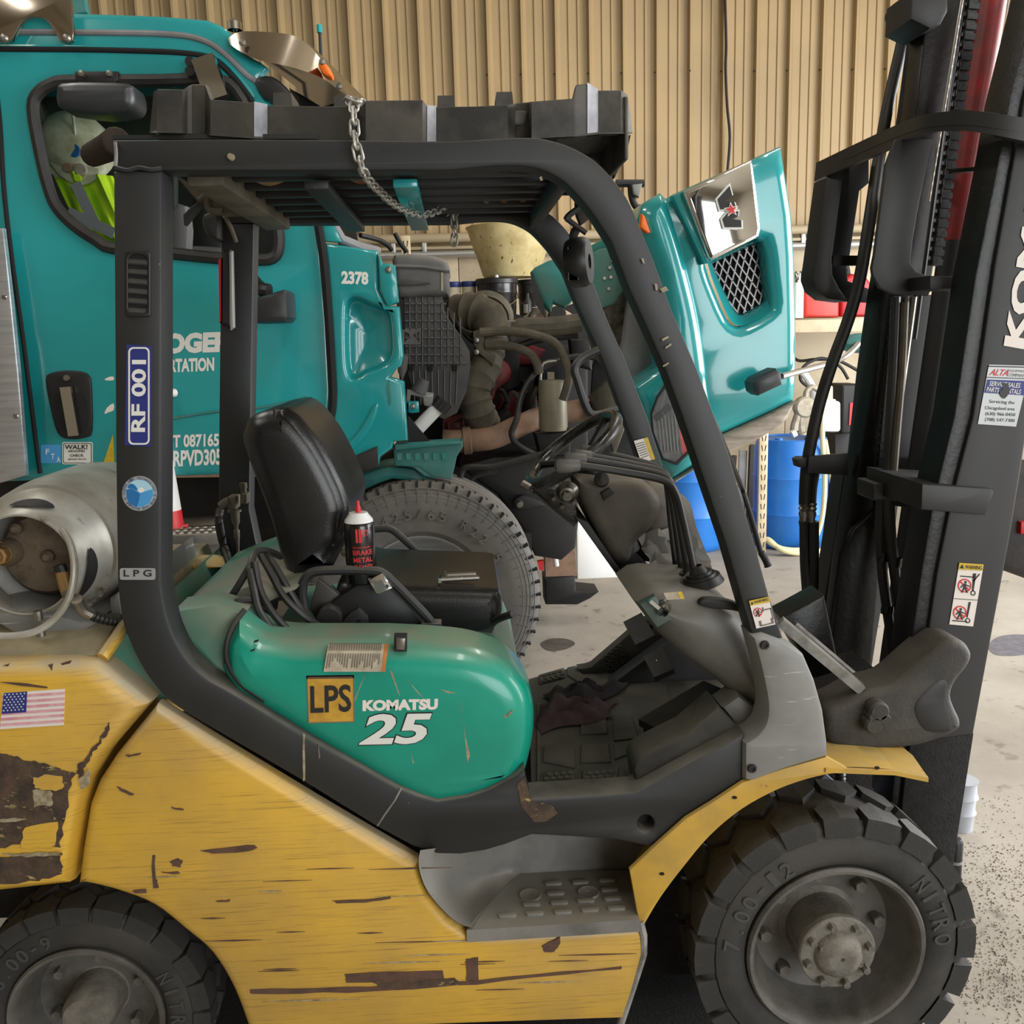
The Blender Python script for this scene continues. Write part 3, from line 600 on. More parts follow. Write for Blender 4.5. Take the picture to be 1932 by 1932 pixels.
# ---- dash cowl and covers
DC = [(1193, 1130), (1217, 1112), (1240, 1108), (1335, 1112), (1378, 1138), (1422, 1182), (1445, 1260), (1452, 1330), (1440, 1356), (1405, 1330), (1345, 1275), (1290, 1236), (1240, 1192)]
G().plate([(1330, 1160), (1350, 1150), (1385, 1160), (1410, 1260), (1340, 1230)], 2.1, .5, .02).out('cowl_back', M['cowl'], FK)
G().plate(DC, 2.05, .3, .07, seg=4, Y0=1.985).out('dash_cowl', M['cowl'], FK, smooth=60)
G().plate([(1395, 1312), (1447, 1350), (1425, 1382), (1402, 1386), (1362, 1336)], 1.98, .08, .015).out('kick_panel', M['cowl'], FK)
CV = [(1418, 1200), (1440, 1196), (1480, 1211), (1515, 1234), (1536, 1283), (1552, 1340), (1560, 1400), (1560, 1425), (1480, 1449), (1420, 1472), (1403, 1470), (1403, 1400)]+crp([(1403, 1400), (1428, 1383), (1443, 1360), (1446, 1325), (1436, 1270), (1424, 1222)], 3, False)[1:]
cv = G().plate(CV, 1.905, .09, .014, Y0=1.895).out('side_cover', M['cover'], FK)
for a, b in ((1443, 1217), (1419, 1450)):
    G().lathe([(0, -.001), (.004, -.001), (.005, -.004), (.009, -.004), (.0105, 0)], at(a, b, 1.893), (0, 1, 0), 14).out('cover_bolt', M['dark'], cv)
# ignition panel and glove tray
ip = G().plate([(1206, 1140), (1236, 1124), (1270, 1168), (1240, 1186)], 1.985, .02, .006).out('instrument_panel', mat('greenish_panel', c8(74, 90, 82), .5, 0, c8(60, 72, 66), 20), FK)
G().lathe([(.012, -.02), (.012, 0), (.017, 0), (.017, .01)], at(1252, 1147, 1.985), (.3, 1, .2), 14).out('ignition_switch', M['steel'], ip)
G().obox(at(1226, 1133, 1.97), at(1243, 1147, 1.97), .012, .008).out('ignition_key', M['chrome'], ip)
G().plate(crp([(1320, 1140), (1330, 1130), (1370, 1132), (1405, 1145), (1412, 1158), (1380, 1152), (1340, 1148)], 3), 1.99, .02, .004).out('cowl_tray', M['dark'], FK)
# ---- fender
low = crp([(1212, 1752), (1245, 1696), (1290, 1636), (1340, 1577), (1400, 1527), (1470, 1489), (1540, 1466), (1600, 1458), (1690, 1463), (1746, 1474)], 4, False)
upp = [(1752, 1466), (1690, 1455), (1600, 1450), (1560, 1428), (1480, 1450), (1402, 1476), (1346, 1513), (1294, 1545), (1240, 1593), (1188, 1642), (1205, 1738)]
fd = G().plate(low+upp, 1.9, .012, .003).out('front_fender', M['yellow2'], FK)
n1 = [at(a, b, 1.9) for a, b in low]
zf = [at(1746, 1470, 1.9), at(1560, 1448, 1.9)]
g = G(); g.grid([[p+V(0, .004, .012) for p in n1], [p+V(0, .21, .012) for p in n1]]); g.grid([[p+V(0, .004, .0) for p in n1], [p+V(0, .21, .0) for p in n1]]); g.out('fender_top', M['yellow2'], FK)
nz = zf[0].z
tp = [at(1752, 1468, 1.895), at(1690, 1455, 1.895), at(1558, 1450, 1.895), gnd(1558, 1396, at(1600, 1452, 1.9).z), gnd(1700, 1407, at(1700, 1460, 1.9).z), gnd(1722, 1425, at(1700, 1460, 1.9).z)]
G().add(tp+[p-V(0, 0, .01) for p in tp], [tuple(range(6)), tuple(range(11, 5, -1))]+[(i, (i+1) % 6, 6+(i+1) % 6, 6+i) for i in range(6)]).out('fender_tip', M['yellow2'], FK)
for a, b in ((1655, 1449), (1386, 1505), (1249, 1649)): G().plate(circ(a, b, 5, 10, 3), 1.8985, .002).out('fender_hole', M['black'], fd, smooth=0)
# lip of the side panel beside the wheel
G().tube([at(a, b, 1.9) for a, b in ((1207, 1738), (1214, 1765), (1214, 1800), (1195, 1860), (1170, 1935))], .009, 8).out('panel_lip', M['edge'], FK)
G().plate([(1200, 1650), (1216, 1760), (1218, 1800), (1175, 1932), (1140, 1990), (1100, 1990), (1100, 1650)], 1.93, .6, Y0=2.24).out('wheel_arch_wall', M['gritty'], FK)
# ================================================================ seat
BR = [(459, 832), (461, 812), (473, 787), (497, 775), (519, 771), (540, 768), (566, 784), (602, 828), (628, 874), (648, 916), (660, 950), (661, 966), (655, 991), (653, 1015), (643, 1033), (632, 1048), (628, 1068), (581, 1080), (560, 1103), (548, 1090), (529, 1041), (511, 976), (488, 914), (472, 872)]
seat = G().plate(crp(BR, 2), 2.3, .44, .05, seg=4, Y0=2.255).out('seat', M['vinyl'], FK, 'black vinyl operator seat', smooth=60)
CUS = [(520, 775), (541, 768), (566, 784), (602, 828), (628, 874), (648, 916), (660, 950), (661, 966), (655, 991), (648, 1010), (632, 1034), (627, 1020), (618, 980), (600, 930), (575, 878), (545, 830), (523, 800)]
bc = G().plate(CUS, 2.28, .4, .03, seg=3, Y0=2.262).out('backrest_cushion', M['vinyl'], seat, smooth=60)
G().tube([at(a, b, 2.268) for a, b in crp([(518, 772), (522, 800), (545, 832), (575, 880), (600, 932), (618, 982), (628, 1030)], 3, False)], .004, 6).out('piping', M['softblk'], seat)
for k in range(5):
    q = [(538+10*k, 775+7*k), (575+10*k, 832+8*k), (612+8*k, 900+8*k), (636+5*k, 960+5*k)]
    G().tube([at(a, b, 2.32+.06*k) for a, b in crp(q, 4, False)], .004, 6).out('pleat_seam', M['plastic'], bc)
SC = [(640, 1095), (700, 1100), (800, 1104), (925, 1108), (942, 1116), (948, 1135), (945, 1165), (932, 1184), (905, 1190), (860, 1194), (640, 1196)]
sc_ = G().plate(crp(SC, 2), 2.27, .42, .035, seg=4, Y0=2.24).out('seat_cushion', M['vinyl'], seat, smooth=60)
G().plate([(640, 1186), (932, 1186), (925, 1200), (640, 1202)], 2.3, .36).out('seat_base', M['dark'], seat)
# restraint bars
ptube([(575, 1152, 2.17), (570, 1120, 2.17), (574, 1096, 2.17), (590, 1080, 2.17), (630, 1076, 2.17), (700, 1077, 2.17), (722, 1082, 2.17), (745, 1102, 2.17), (800, 1158, 2.17), (815, 1178, 2.17)], .0115).out('hip_restraint', M['frame'], seat)
ptube([(690, 1001, 2.7), (722, 997, 2.7), (740, 1000, 2.7), (760, 1016, 2.7), (786, 1040, 2.7)], .011).out('hip_restraint', M['frame'], seat)
G().plate(rrect(794, 1177, 833, 1194, 3), 2.155, .04, .003).out('restraint_foot', M['frame'], seat)
G().plate([(583, 1150), (600, 1092), (640, 1122), (650, 1160), (600, 1175)], 2.22, .02, .003).out('recliner_plate', mat('dark_steel_plate', c8(70, 68, 64), .5, .4), seat)
G().plate([(628, 1135), (695, 1088), (730, 1106), (760, 1130), (800, 1180), (795, 1196), (700, 1197), (640, 1190), (600, 1180)], 2.2, .03, .004).out('side_shield', M['plastic'], seat)
G().lathe([(0, -.02), (.028, -.02), (.031, -.014), (.031, .02)], at(622, 1165, 2.19), (0, 1, 0), 20).out('recliner_knob', M['softblk'], seat)
G().plate([(625, 1197), (660, 1160), (677, 1148), (694, 1164), (697, 1180), (690, 1197)], 2.185, .012, .003).out('belt_retractor', M['frame'], seat)
G().lathe([(0, -.006), (.004, -.006), (.005, 0)], at(678, 1172, 2.183), (0, 1, 0), 8).out('retractor_bolt', M['dark'], seat)
bk = G().plate([(694, 1095), (722, 1080), (741, 1110), (711, 1124)], 2.15, .03, .005).out('belt_buckle', M['chrome'], seat)
G().plate([(704, 1101), (720, 1093), (729, 1108), (713, 1116)], 2.148, .004).out('buckle_slot', mat('buckle_slot_grey', c8(110, 112, 108), .5, .5), bk)
ptube([(932, 1172, 2.24), (950, 1164, 2.2), (968, 1158, 2.17)], .009).out('adjust_lever', M['softblk'], seat)
G().lathe([(0, -.006), (.009, -.005), (.011, 0)], at(651, 1043, 2.25), (0, 1, 0), 10).out('seat_hinge_bolt', M['steel'], seat)
G().plate([(617, 1113), (625, 1106), (648, 1130), (638, 1138)], 2.25, .02).out('seat_link', M['teal'], seat)
# hoses and cables behind the seat
for q in ([(405, 1165, 2.12), (440, 1120, 2.1), (470, 1070, 2.1), (482, 1042, 2.15), (505, 1040, 2.2), (530, 1050, 2.25)], [(470, 1075, 2.08), (478, 1110, 2.06), (488, 1150, 2.05), (510, 1185, 2.05), (520, 1200, 2.05)], [(480, 1060, 2.1), (490, 1110, 2.08), (510, 1150, 2.06), (540, 1185, 2.06), (562, 1200, 2.07)], [(492, 1048, 2.15), (510, 1080, 2.12), (535, 1125, 2.1), (570, 1160, 2.1), (600, 1180, 2.12)], [(500, 1042, 2.2), (520, 1070, 2.16), (540, 1105, 2.14), (562, 1140, 2.14), (580, 1160, 2.15)], [(520, 1100, 2.2), (545, 1108, 2.2), (562, 1130, 2.18), (568, 1150, 2.18)], [(430, 1160, 2.05), (448, 1135, 2.05), (475, 1130, 2.06), (490, 1140, 2.07), (505, 1135, 2.09)]):
    ptube(q, .0085, 8).out('wiring_hose', M['softblk'], FK)
G().plate([(452, 1150), (490, 1128), (515, 1145), (512, 1165), (470, 1168)], 2.2, .08, .02).out('hose_clump', M['dark'], FK)
# gas lock-off valve on the far rear pillar, with corrugated hose
lv = G().plate(rrect(428, 937, 446, 962, 3), 2.7, .05, .006).out('lock_off_valve', M['olive'], FK)
G().lathe([(0, 0), (.02, 0), (.02, .006), (.0, .006)], at(442, 962, 2.73), (0, 0, -1), 16).out('valve_flange', M['olive'], lv)
G().lathe([(.014, 0), (.012, .03), (.007, .04), (.006, .05), (.009, .055), (.009, .075), (.004, .09)], at(443, 966, 2.73), (0, 0, -1), 12).out('valve_filter', M['olive'], lv)
G().lathe([(.009, 0), (.009, .03), (.011, .03), (.011, .045), (0, .045)], at(461, 940, 2.72), (0, 0, 1), 12).out('valve_port', M['olive'], lv)
G().plate(rrect(454, 932, 466, 952, 3), 2.69, .04, .005).out('valve_block', M['olive'], lv)
ptube([(416, 955, 2.7), (425, 948, 2.7), (432, 945, 2.7)], .012).out('valve_elbow', M['olive'], lv)
G().tube([at(449, 1000, 2.73), at(448, 1060, 2.73)], .005, 8).out('valve_line', M['steel'], lv)
def corr(px, r, name, m, parent):
    P = cr([at(*q) for q in px], 30); n = len(P); L_ = sum((P[i+1]-P[i]).length for i in range(n-1)); k = int(L_/.0055)
    Q = []; acc = 0; i = 0
    for j in range(k):
        d = L_*j/(k-1)
        while i < n-2 and acc+(P[i+1]-P[i]).length < d: acc += (P[i+1]-P[i]).length; i += 1
        Q.append(P[i].lerp(P[i+1], min(1, (d-acc)/max((P[i+1]-P[i]).length, 1e-6))))
    return G().tube(Q, [r*(1 if j % 2 else .78) for j in range(k)], 10).out(name, m, parent)
corr([(415, 962, 2.68), (413, 985, 2.66), (422, 1030, 2.75), (437, 1075, 2.6), (440, 1095, 2.5), (428, 1120, 2.4), (395, 1140, 2.3), (335, 1155, 2.15), (300, 1165, 2.08), (230, 1172, 2.02), (190, 1166, 1.98), (170, 1158, 1.96)], .0125, 'corrugated_hose', M['softblk'], FK)
ptube([(172, 1160, 1.96), (155, 1150, 1.95), (148, 1138, 1.94), (144, 1130, 1.93)], .0125).out('hose_coupling', M['steel'], FK)
# far rear pillar mirror strip and reflector
G().plate([(432, 476), (438, 473), (441, 618), (434, 623)], 2.7, .02, .003).out('pillar_strip', mat('grey_strip', c8(150, 148, 145), .4, .3), FK)
G().plate([(412, 490), (417, 486), (417, 605), (414, 610)], 2.75, .015).out('reflector_strip', M['redp'], FK)
G().plate([(420, 478), (434, 470), (434, 615), (419, 610)], 2.72, .04, .006).out('pillar_box', M['dark'], FK)
ptube([(424, 408, 2.66), (436, 430, 2.68), (445, 455, 2.72)], .006).out('pillar_wire', M['olive'], FK)
# rear light bar stuff under the roof
lb = G().plate([(330, 330), (400, 328), (447, 380), (448, 400), (410, 402), (372, 380)], 2.5, .08, .005).out('roof_end_panel', M['olive'], FK)
ptube([(376, 378, 2.5), (390, 372, 2.5), (395, 395, 2.5), (420, 400, 2.5)], .009).out('lamp_stay', M['olive'], FK)
G().plate([(345, 405), (360, 390), (378, 376), (384, 382), (368, 400), (347, 425)], 2.5, .03, .003).out('lamp_stay', M['dark'], FK)
G().plate(crp([(382, 405), (408, 402), (412, 440), (410, 452), (395, 450), (382, 430)], 3), 2.7, .08, .015).out('rear_working_lamp', M['dark'], FK)
# ================================================================ steering
swc = at(1082, 848, 2.42); d1 = (at(1162, 786, 2.42)-at(1002, 910, 2.42)).normalized()
nrm = V(-d1.z, -.10, d1.x).normalized(); d2 = nrm.cross(d1).normalized()
RW = (at(1160, 788, 2.42)-at(1004, 908, 2.42)).length/2
def wp(a, r=1, h=0): return swc+(d1*math.cos(a)+d2*math.sin(a))*RW*r+nrm*h
sw = G().tube([wp(2*PI*i/48) for i in range(48)], .0165, 12, closed=True).out('steering_wheel', mat('worn_glossy_black', c8(24, 24, 24), .2, 0, c8(60, 58, 55), 18, rough2=.4), FK)
for a in (.35, 2.4, 4.4): G().tube([wp(a, .97), wp(a, .5, -.02), wp(a, .1, -.04)], [.012, .01, .014], 8).out('wheel_spoke', M['plastic'], sw)
G().lathe([(.03, -.06), (.04, -.05), (.038, -.03), (.0, -.025)], swc, nrm, 20).out('horn_button', M['plastic'], sw)
G().tube([wp(0, 0, -.05), wp(0, 0, -.16), at(1180, 1040, 2.45)], [.03, .032, .04], 14).out('steering_column', M['dark'], FK)
bk_ = G().plate([(990, 918), (1012, 912), (1075, 890), (1085, 925), (1092, 985), (1075, 985), (1050, 965), (1005, 925)], 2.36, .06, .01).out('column_bracket', mat('greasy_cast_steel', c8(62, 60, 57), .35, .6, c8(36, 35, 34), 20, bump=.5), FK)
G().lathe([(.0, -.03), (.012, -.03), (.014, -.02), (.02, -.018), (.024, -.008), (.03, 0)], at(1070, 928, 2.36), (.1, 1, .3), 20).out('column_hub', M['steel'], bk_)
for a, b in ((1050, 912), (1045, 938), (1061, 953), (1084, 945), (1056, 905)): G().lathe([(0, -.012), (.006, -.012), (.007, 0)], at(a, b, 2.345), (.1, 1, .3), 6).out('bracket_bolt', M['steel'], bk_)
G().tube([at(985, 913, 2.35), at(1000, 922, 2.34)], .012, 8).out('column_pin', M['steel'], bk_)
G().obox(at(1010, 925, 2.4), at(1085, 985, 2.4), .05, .02).out('column_bar', M['dark'], bk_)
# column shroud and instrument hump
sh = G().plate(crp([(1078, 900), (1105, 897), (1150, 905), (1210, 908), (1240, 930), (1250, 960), (1230, 1000), (1200, 1030), (1190, 1062), (1160, 1062), (1128, 1010), (1098, 950)], 3), 2.36, .22, .03, seg=3).out('column_shroud', mat('brown_dusty_plastic', c8(82, 76, 66), .6, 0, c8(58, 54, 49), 6, dust=c8(125, 114, 95), damt=.7), FK, smooth=60)
G().plate([(1085, 975), (1110, 985), (1198, 1118), (1190, 1122)], 2.35, .25, .004).out('shroud_edge', M['dark'], FK)
G().plate([(1108, 1005), (1180, 1020), (1235, 1080), (1196, 1115), (1150, 1060)], 2.45, .2, .02).out('shroud_panel', M['dark'], FK)
hump = crp([(1205, 925), (1245, 912), (1285, 932), (1310, 955), (1322, 1000), (1345, 1060), (1350, 1088), (1300, 1085), (1245, 1070), (1195, 1055), (1215, 985)], 3)
hp = G().plate(hump, 2.5, .25, .05, seg=3).out('instrument_hump', MATS['brown_dusty_plastic'], FK, smooth=60)
rows = []
for i in range(12):
    t_ = i/11; a, b = at(1205+118*t_, 1015-40*math.sin(t_*2.4)+40*t_, 2.47), at(1225+122*t_, 1068+14*t_, 2.42)
    rows.append([a.lerp(b, j/5)+V(random.uniform(-.008, .008), random.uniform(-.01, .01), random.uniform(-.008, .008)) for j in range(6)])
G().grid(rows).out('crumpled_wrap', mat('grey_crumpled_film', c8(96, 93, 86), .4, 0, c8(70, 68, 63), 9), hp, smooth=20)
G().lathe([(0, -.02), (.018, -.016), (.02, 0)], at(1135, 905, 2.35), (.2, 1, -.3), 16).out('shroud_knob', M['softblk'], sh)
G().plate([(1133, 930), (1150, 920), (1160, 930), (1140, 945)], 2.352, .02, .004).out('shroud_clip', M['dark'], sh)
# ================================================================ hydraulic levers
LV = [((1046, 880), (1094, 878), (1250, 906), (1274, 928), (1290, 985), (1309, 1075), 2.10), ((1062, 866), (1106, 867), (1248, 896), (1268, 918), (1282, 985), (1296, 1070), 2.18), ((1078, 860), (1117, 861), (1246, 889), (1262, 912), (1274, 985), (1285, 1066), 2.26), ((1093, 851), (1134, 854), (1235, 880), (1256, 905), (1266, 985), (1275, 1062), 2.34)]
for k, (a, b, c_, d, e, f, Y) in enumerate(LV):
    rod = G().tube(cr([at(*b, Y), at((b[0]+c_[0])/2, (b[1]+c_[1])/2-2, Y), at(*c_, Y), at(*d, Y), at(*e, Y), at(*f, Y)], 6), .0085, 10).out('control_lever', M['softblk'], FK)
    A, B = at(*a, Y), at(*b, Y); dr = (B-A)
    G().tube([A, A+dr*.06, A+dr*.2, A+dr*.6, A+dr*.95, B], [.004, .012, .0165, .0155, .013, .012], 14).out('lever_knob', mat('grey_rubber_knob', c8(74, 73, 70), .55, 0, c8(90, 88, 82), 20), rod)
    o = at(*f, Y)+V(.006, 0, -.012)
    G().lathe([(.012, .012), (.02, 0), (.022, -.006), (.03, -.004), (.031, -.012), (.038, -.01), (.04, -.018), (.047, -.016), (.05, -.026), (.054, -.034)], o+V(.004, 0, .01), (-.25, 0, 1), 20).out('lever_boot', M['softblk'], rod)
# ================================================================ wheels
def wheel(name, C, s, wd, nl, gap, label, tname):
    """tyre with tread blocks, rim, hub; axis along +y, C on the outer face"""
    pr = [(.206, .014), (.214, .004), (.235, -.006), (.262, -.004), (.28, 0), (.284, .006), (.300, .008), (.314, .02), (.314, wd/s-.02), (.284, wd/s), (.206, wd/s)]
    t_ = G().lathe([(r*s, h*s) for r, h in pr], C, (0, 1, 0), 72).out(name, M['rubber'], FK, label)
    W = wd/s; g = G()
    def cyl(a, h, r): a = math.radians(a); return V(r*s*math.sin(a), h*s, r*s*math.cos(a))
    p = 360/nl; hw = p/2-gap
    foot = [(-hw, .0), (0, .0), (hw, .0), (hw+.6, W*.26), (0, W*.47), (-hw-.6, W*.26)]
    vs = []; 
    for a, h in foot: vs.append(cyl(a, h, .331 if h > 0 else .329))
    for a, h in foot: vs.append(cyl(a, h-.002 if h == 0 else h, .284 if h == 0 else .31))
    fs = [(0, 1, 4, 5), (1, 2, 3, 4)]+[(i, (i+1) % 6, 6+(i+1) % 6, 6+i) for i in range(6)]
    of = off(FK); ROOT['__t'] = V(0, 0, 0)
    me = bpy.data.meshes.new('tread_block'); me.from_pydata([tuple(v) for v in vs], [], fs); me.materials.append(M['rubber']); me.update()
    bm = bmesh.new(); bm.from_mesh(me); bmesh.ops.recalc_face_normals(bm, faces=bm.faces); bm.to_mesh(me); bm.free()
    for k in range(nl):
        inst('tread_block', me, t_, C, Matrix.Rotation(math.radians(k*p), 3, 'Y'))
        inst('tread_block', me, t_, C+V(0, W*s, 0), Matrix.Rotation(math.radians((k+.5)*p), 3, 'Y') @ Matrix.Rotation(PI, 3, 'Z'))
    rp = [(.207, .012), (.209, -.002), (.204, -.010), (.196, -.008), (.19, .002), (.187, .02), (.178, .06), (.16, .095), (.12, .11), (.0, .112), (.0, .13), (.2, .13)]
    rm = G().lathe([(r*s, h*s) for r, h in rp], C, (0, 1, 0), 64).out('rim', M['rim'], t_)
    return t_, rm
C1 = at(1578, 1794, 1.9)
fw_, rm = wheel('front_wheel', C1, 1.0, .19, 20, 1.9, 'large solid front tyre with chunky tread', '')
hb = G().lathe([(.098, .112), (.085, .10), (.080, .02), (.088, .012), (.089, -.004), (.086, -.008), (.056, -.010), (.055, -.016), (.05, -.026), (.036, -.036), (.026, -.037), (.018, -.034), (.006, -.034), (.003, -.028), (0, -.028)], C1, (0, 1, 0), 40).out('hub', M['hub'], fw_)
nut = G().lathe([(0, -.02), (.0085, -.02), (.0095, -.016), (.0095, 0)], (0, 0, 0), (0, 1, 0), 6).out('hub_bolt', M['hub'], fw_, smooth=0).data
bpy.data.objects.remove(bpy.data.objects['hub_bolt'])
bm_o = Matrix.Identity(3)
def bare(me):  # mesh made relative to the root: bring it back to its own origin
    o = off(FK)
    for v in me.vertices: v.co += o
for me in (nut, bar, dot):
    bare(me)
for k in range(8):
    a = 2*PI*(k+.3)/8; inst('hub_bolt', nut, fw_, C1+V(math.cos(a)*.073, -.007, math.sin(a)*.073), Matrix.Rotation(.3*k, 3, 'Y'))
for a in (2.6, -.4): inst('hub_bolt', nut, fw_, C1+V(math.cos(a)*.05, -.012, math.sin(a)*.05), None, None, (.8, .8, .8))
for k in range(8):
    a = 2*PI*(k+.1)/8; inst('lug_nut', nut, fw_, C1+V(math.cos(a)*.137, .104, math.sin(a)*.137), None, None, (1.7, 1.3, 1.7))
for k in range(3):
    a = 2*PI*(k+.17)/3; G().box((-.004, .0, -.012), (.004, .09, .012)).out('hub_rib', M['hub'], fw_).matrix_local = Matrix.Translation(C1+V(math.cos(a)*.083, .012, math.sin(a)*.083)) @ Matrix.Rotation(-a, 4, 'Y')
def arctext(name, s, C, r, hgt, a0, a1, m, parent, dep=-.006):
    """raised letters round a tyre, clockwise from angle a0 to a1 (degrees, 0 = right, 90 = up)"""
    g = G(); n = len(s)
    for k, ch in enumerate(s):
        if ch == ' ': continue
        a = math.radians(a0+(a1-a0)*k/(n-1)); q, fs = lettermesh(ch, .012); wd_ = {'.': .2, '-': .45, '1': .4, 'I': .22}.get(ch, .68)*hgt; hh = {'.': .2, '-': .2}.get(ch, 1)*hgt; lift = hgt*.35 if ch == '-' else 0
        u = V(math.sin(a), 0, -math.cos(a)); rr = V(math.cos(a), 0, math.sin(a)); O = C+rr*(r+lift)-u*wd_/2
        n0 = [O+u*wd_*x+rr*hh*y+V(0, dep, 0) for x, y in q]; g.add(n0, fs); g.add([p+V(0, .004, 0) for p in n0], fs)
        ed = {}
        for f in fs:
            for i in range(len(f)): e = (f[i], f[(i+1) % len(f)]); ed[e] = 1
        L_ = len(g.v)-2*len(n0)
        for (i, j) in ed:
            if (j, i) not in ed: g.f.append((L_+i, L_+j, L_+len(n0)+j, L_+len(n0)+i))
    return tag(g.out(name, m, parent, smooth=0), kind='stuff')
rl = mat('tire_letter_rubber', c8(66, 65, 62), .7)
arctext('size_lettering', '7.00-12', C1, .228, .038, 172, 120, rl, fw_, -.0085)
arctext('maker_lettering', 'NITRO', C1, .226, .04, 40, 4, rl, fw_, -.0085)
C2 = at(163, 1922, 1.95)
rw_, rm = wheel('rear_wheel', C2, .278/.331, .16, 22, 1.1, 'smaller solid rear tyre inside the yellow arch', '')
k_ = .278/.331
G().lathe([(.09*k_, .1), (.075*k_, .09), (.07*k_, .01), (.06*k_, -.005), (.0, -.012)], C2, (0, 1, 0), 32).out('hub', M['hub'], rw_)
for k in range(6):
    a = 2*PI*(k+.35)/6; inst('lug_nut', nut, rw_, C2+V(math.cos(a)*.125*k_, .088, math.sin(a)*.125*k_), None, None, (1.3, 1.2, 1.3))
arctext('size_lettering', '6.00-9', C2, .192, .032, 150, 108, rl, rw_, -.0075)
arctext('maker_lettering', 'NITRO', C2, .19, .032, 27, -14, rl, rw_, -.0075)
# far wheels of the same truck, seen under the floor
for C, r_, w_ in ((V(C1.x, 2.7, .331), .331, .19), (V(C2.x, 2.66, .278), .278, .16)):
    G().lathe([(.0, 0), (r_*.6, 0), (r_*.86, -.005), (r_*.97, .02), (r_, .04), (r_, w_-.03), (r_*.86, w_), (0, w_)], C, (0, 1, 0), 40).out('far_wheel', M['rubber'], FK)
# ================================================================ mast
NR = [(1990, -30), (1932, 190), (1916, 280), (1877, 500), (1836, 786), (1794, 950), (1768, 1081), (1742, 1257), (1712, 1440), (1690, 1640), (1688, 1760), (1770, 1760), (1795, 1650), (1836, 1392), (1872, 1198), (1906, 1016), (1925, 900), (1950, 740), (2010, 380), (2090, -30)]
ma = G().plate(NR, 2.12, .03, .006).out('mast', M['mast'], FK, 'tall black lifting mast tilted slightly forward')
inner = [(1958, -30), (1905, 180), (1888, 280), (1840, 520), (1800, 786), (1760, 950), (1738, 1081), (1713, 1257), (1690, 1440), (1668, 1640), (1690, 1640), (1712, 1440), (1742, 1257), (1768, 1081), (1794, 950), (1836, 786), (1877, 500), (1916, 280), (1932, 190), (1990, -30)]
G().plate(inner, 2.13, .10, .004).out('outer_rail', M['grease'], ma)
G().plate([(1690, 1640), (1712, 1425), (1720, 1400), (1838, 1385), (1812, 1550), (1797, 1650), (1770, 1760), (1688, 1760)], 2.117, .02, .004).out('dirt_crust', M['gritty'], ma)
# far rails
fr = [(1742, 40), (1718, 215), (1685, 420), (1660, 560), (1640, 700), (1622, 860), (1590, 900), (1570, 1040), (1556, 1130), (1558, 1190), (1590, 1260), (1640, 1295), (1655, 1200), (1690, 1000), (1715, 800), (1735, 600), (1760, 420), (1795, 215), (1815, 40)]
G().plate(fr, 2.78, .09, .006).out('outer_rail', M['mast'], ma)
fr2 = [(1745, 50), (1728, 200), (1700, 350), (1668, 560), (1640, 760), (1615, 900), (1590, 1060), (1572, 1200), (1620, 1280), (1650, 1080), (1690, 860), (1745, 600), (1790, 350), (1818, 200), (1842, -20), (1800, -20)]
G().plate(fr2, 2.66, .08, .006).out('inner_rail', M['grease'], ma)
fb = [(1660, 950), (1720, 960), (1700, 1150), (1690, 1290), (1650, 1320), (1628, 1300), (1640, 1130)]
G().plate([(1590, 1050), (1612, 1000), (1655, 960), (1660, 1080), (1640, 1290), (1600, 1270), (1566, 1230)], 2.62, .03, .006).out('rail_web', M['grease'], ma)
# lift cylinder: dark barrel, red sleeve, bright rod
def tcyl(a, b, Ya, r, name, m, n=20):
    return G().tube([at(*a, Ya), at(*b, Ya)], r, n).out(name, m, ma)
tcyl((1800, 455), (1678, 1300), 2.5, .037, 'lift_cylinder', M['mast'])
tcyl((1878, -30), (1799, 456), 2.52, .034, 'cylinder_sleeve', M['red'])
tcyl((1915, -40), (1828, 455), 2.46, .006, 'lift_rod', M['steelrod'], 10)
tcyl((1822, -40), (1752, 380), 2.42, .004, 'hydraulic_pipe', M['steelrod'], 8); tcyl((1812, 0), (1726, 640), 2.44, .0055, 'hydraulic_pipe', M['softblk'], 8)
tcyl((1726, 560), (1702, 740), 2.42, .006, 'hydraulic_pipe', M['steel'], 8); tcyl((1712, 560), (1698, 700), 2.43, .005, 'hydraulic_pipe', M['steel'], 8)
# lift chains, link by link
def chain(a, b, Y, r, name='lift_chain', pitch_=.0115):
    A, B = at(*a, Y), at(*b, Y); n = int((B-A).length/pitch_); d = (B-A)/n; g = G()
    for i in range(n):
        p, q = A+d*(i-.12), A+d*(i+1.12)
        for off_ in ((-.7, .7) if i % 2 else (-.3, .3)): g.obox(p+V(0, off_*r, 0), q+V(0, off_*r, 0), r*.25, r*(1.5 if i % 2 else 1.25), (1, 0, 0))
    return tag(g.out(name, M['grease'], ma, smooth=0), kind='stuff')
chain((1838, -20), (1764, 500), 2.4, .017); chain((1930, -20), (1840, 520), 2.4, .012); chain((1690, 560), (1650, 1000), 2.6, .012)
G().plate([(1730, 556), (1765, 556), (1752, 720), (1738, 905), (1688, 905), (1708, 700)], 2.62, .02).out('cylinder_back_plate', M['mast'], ma)
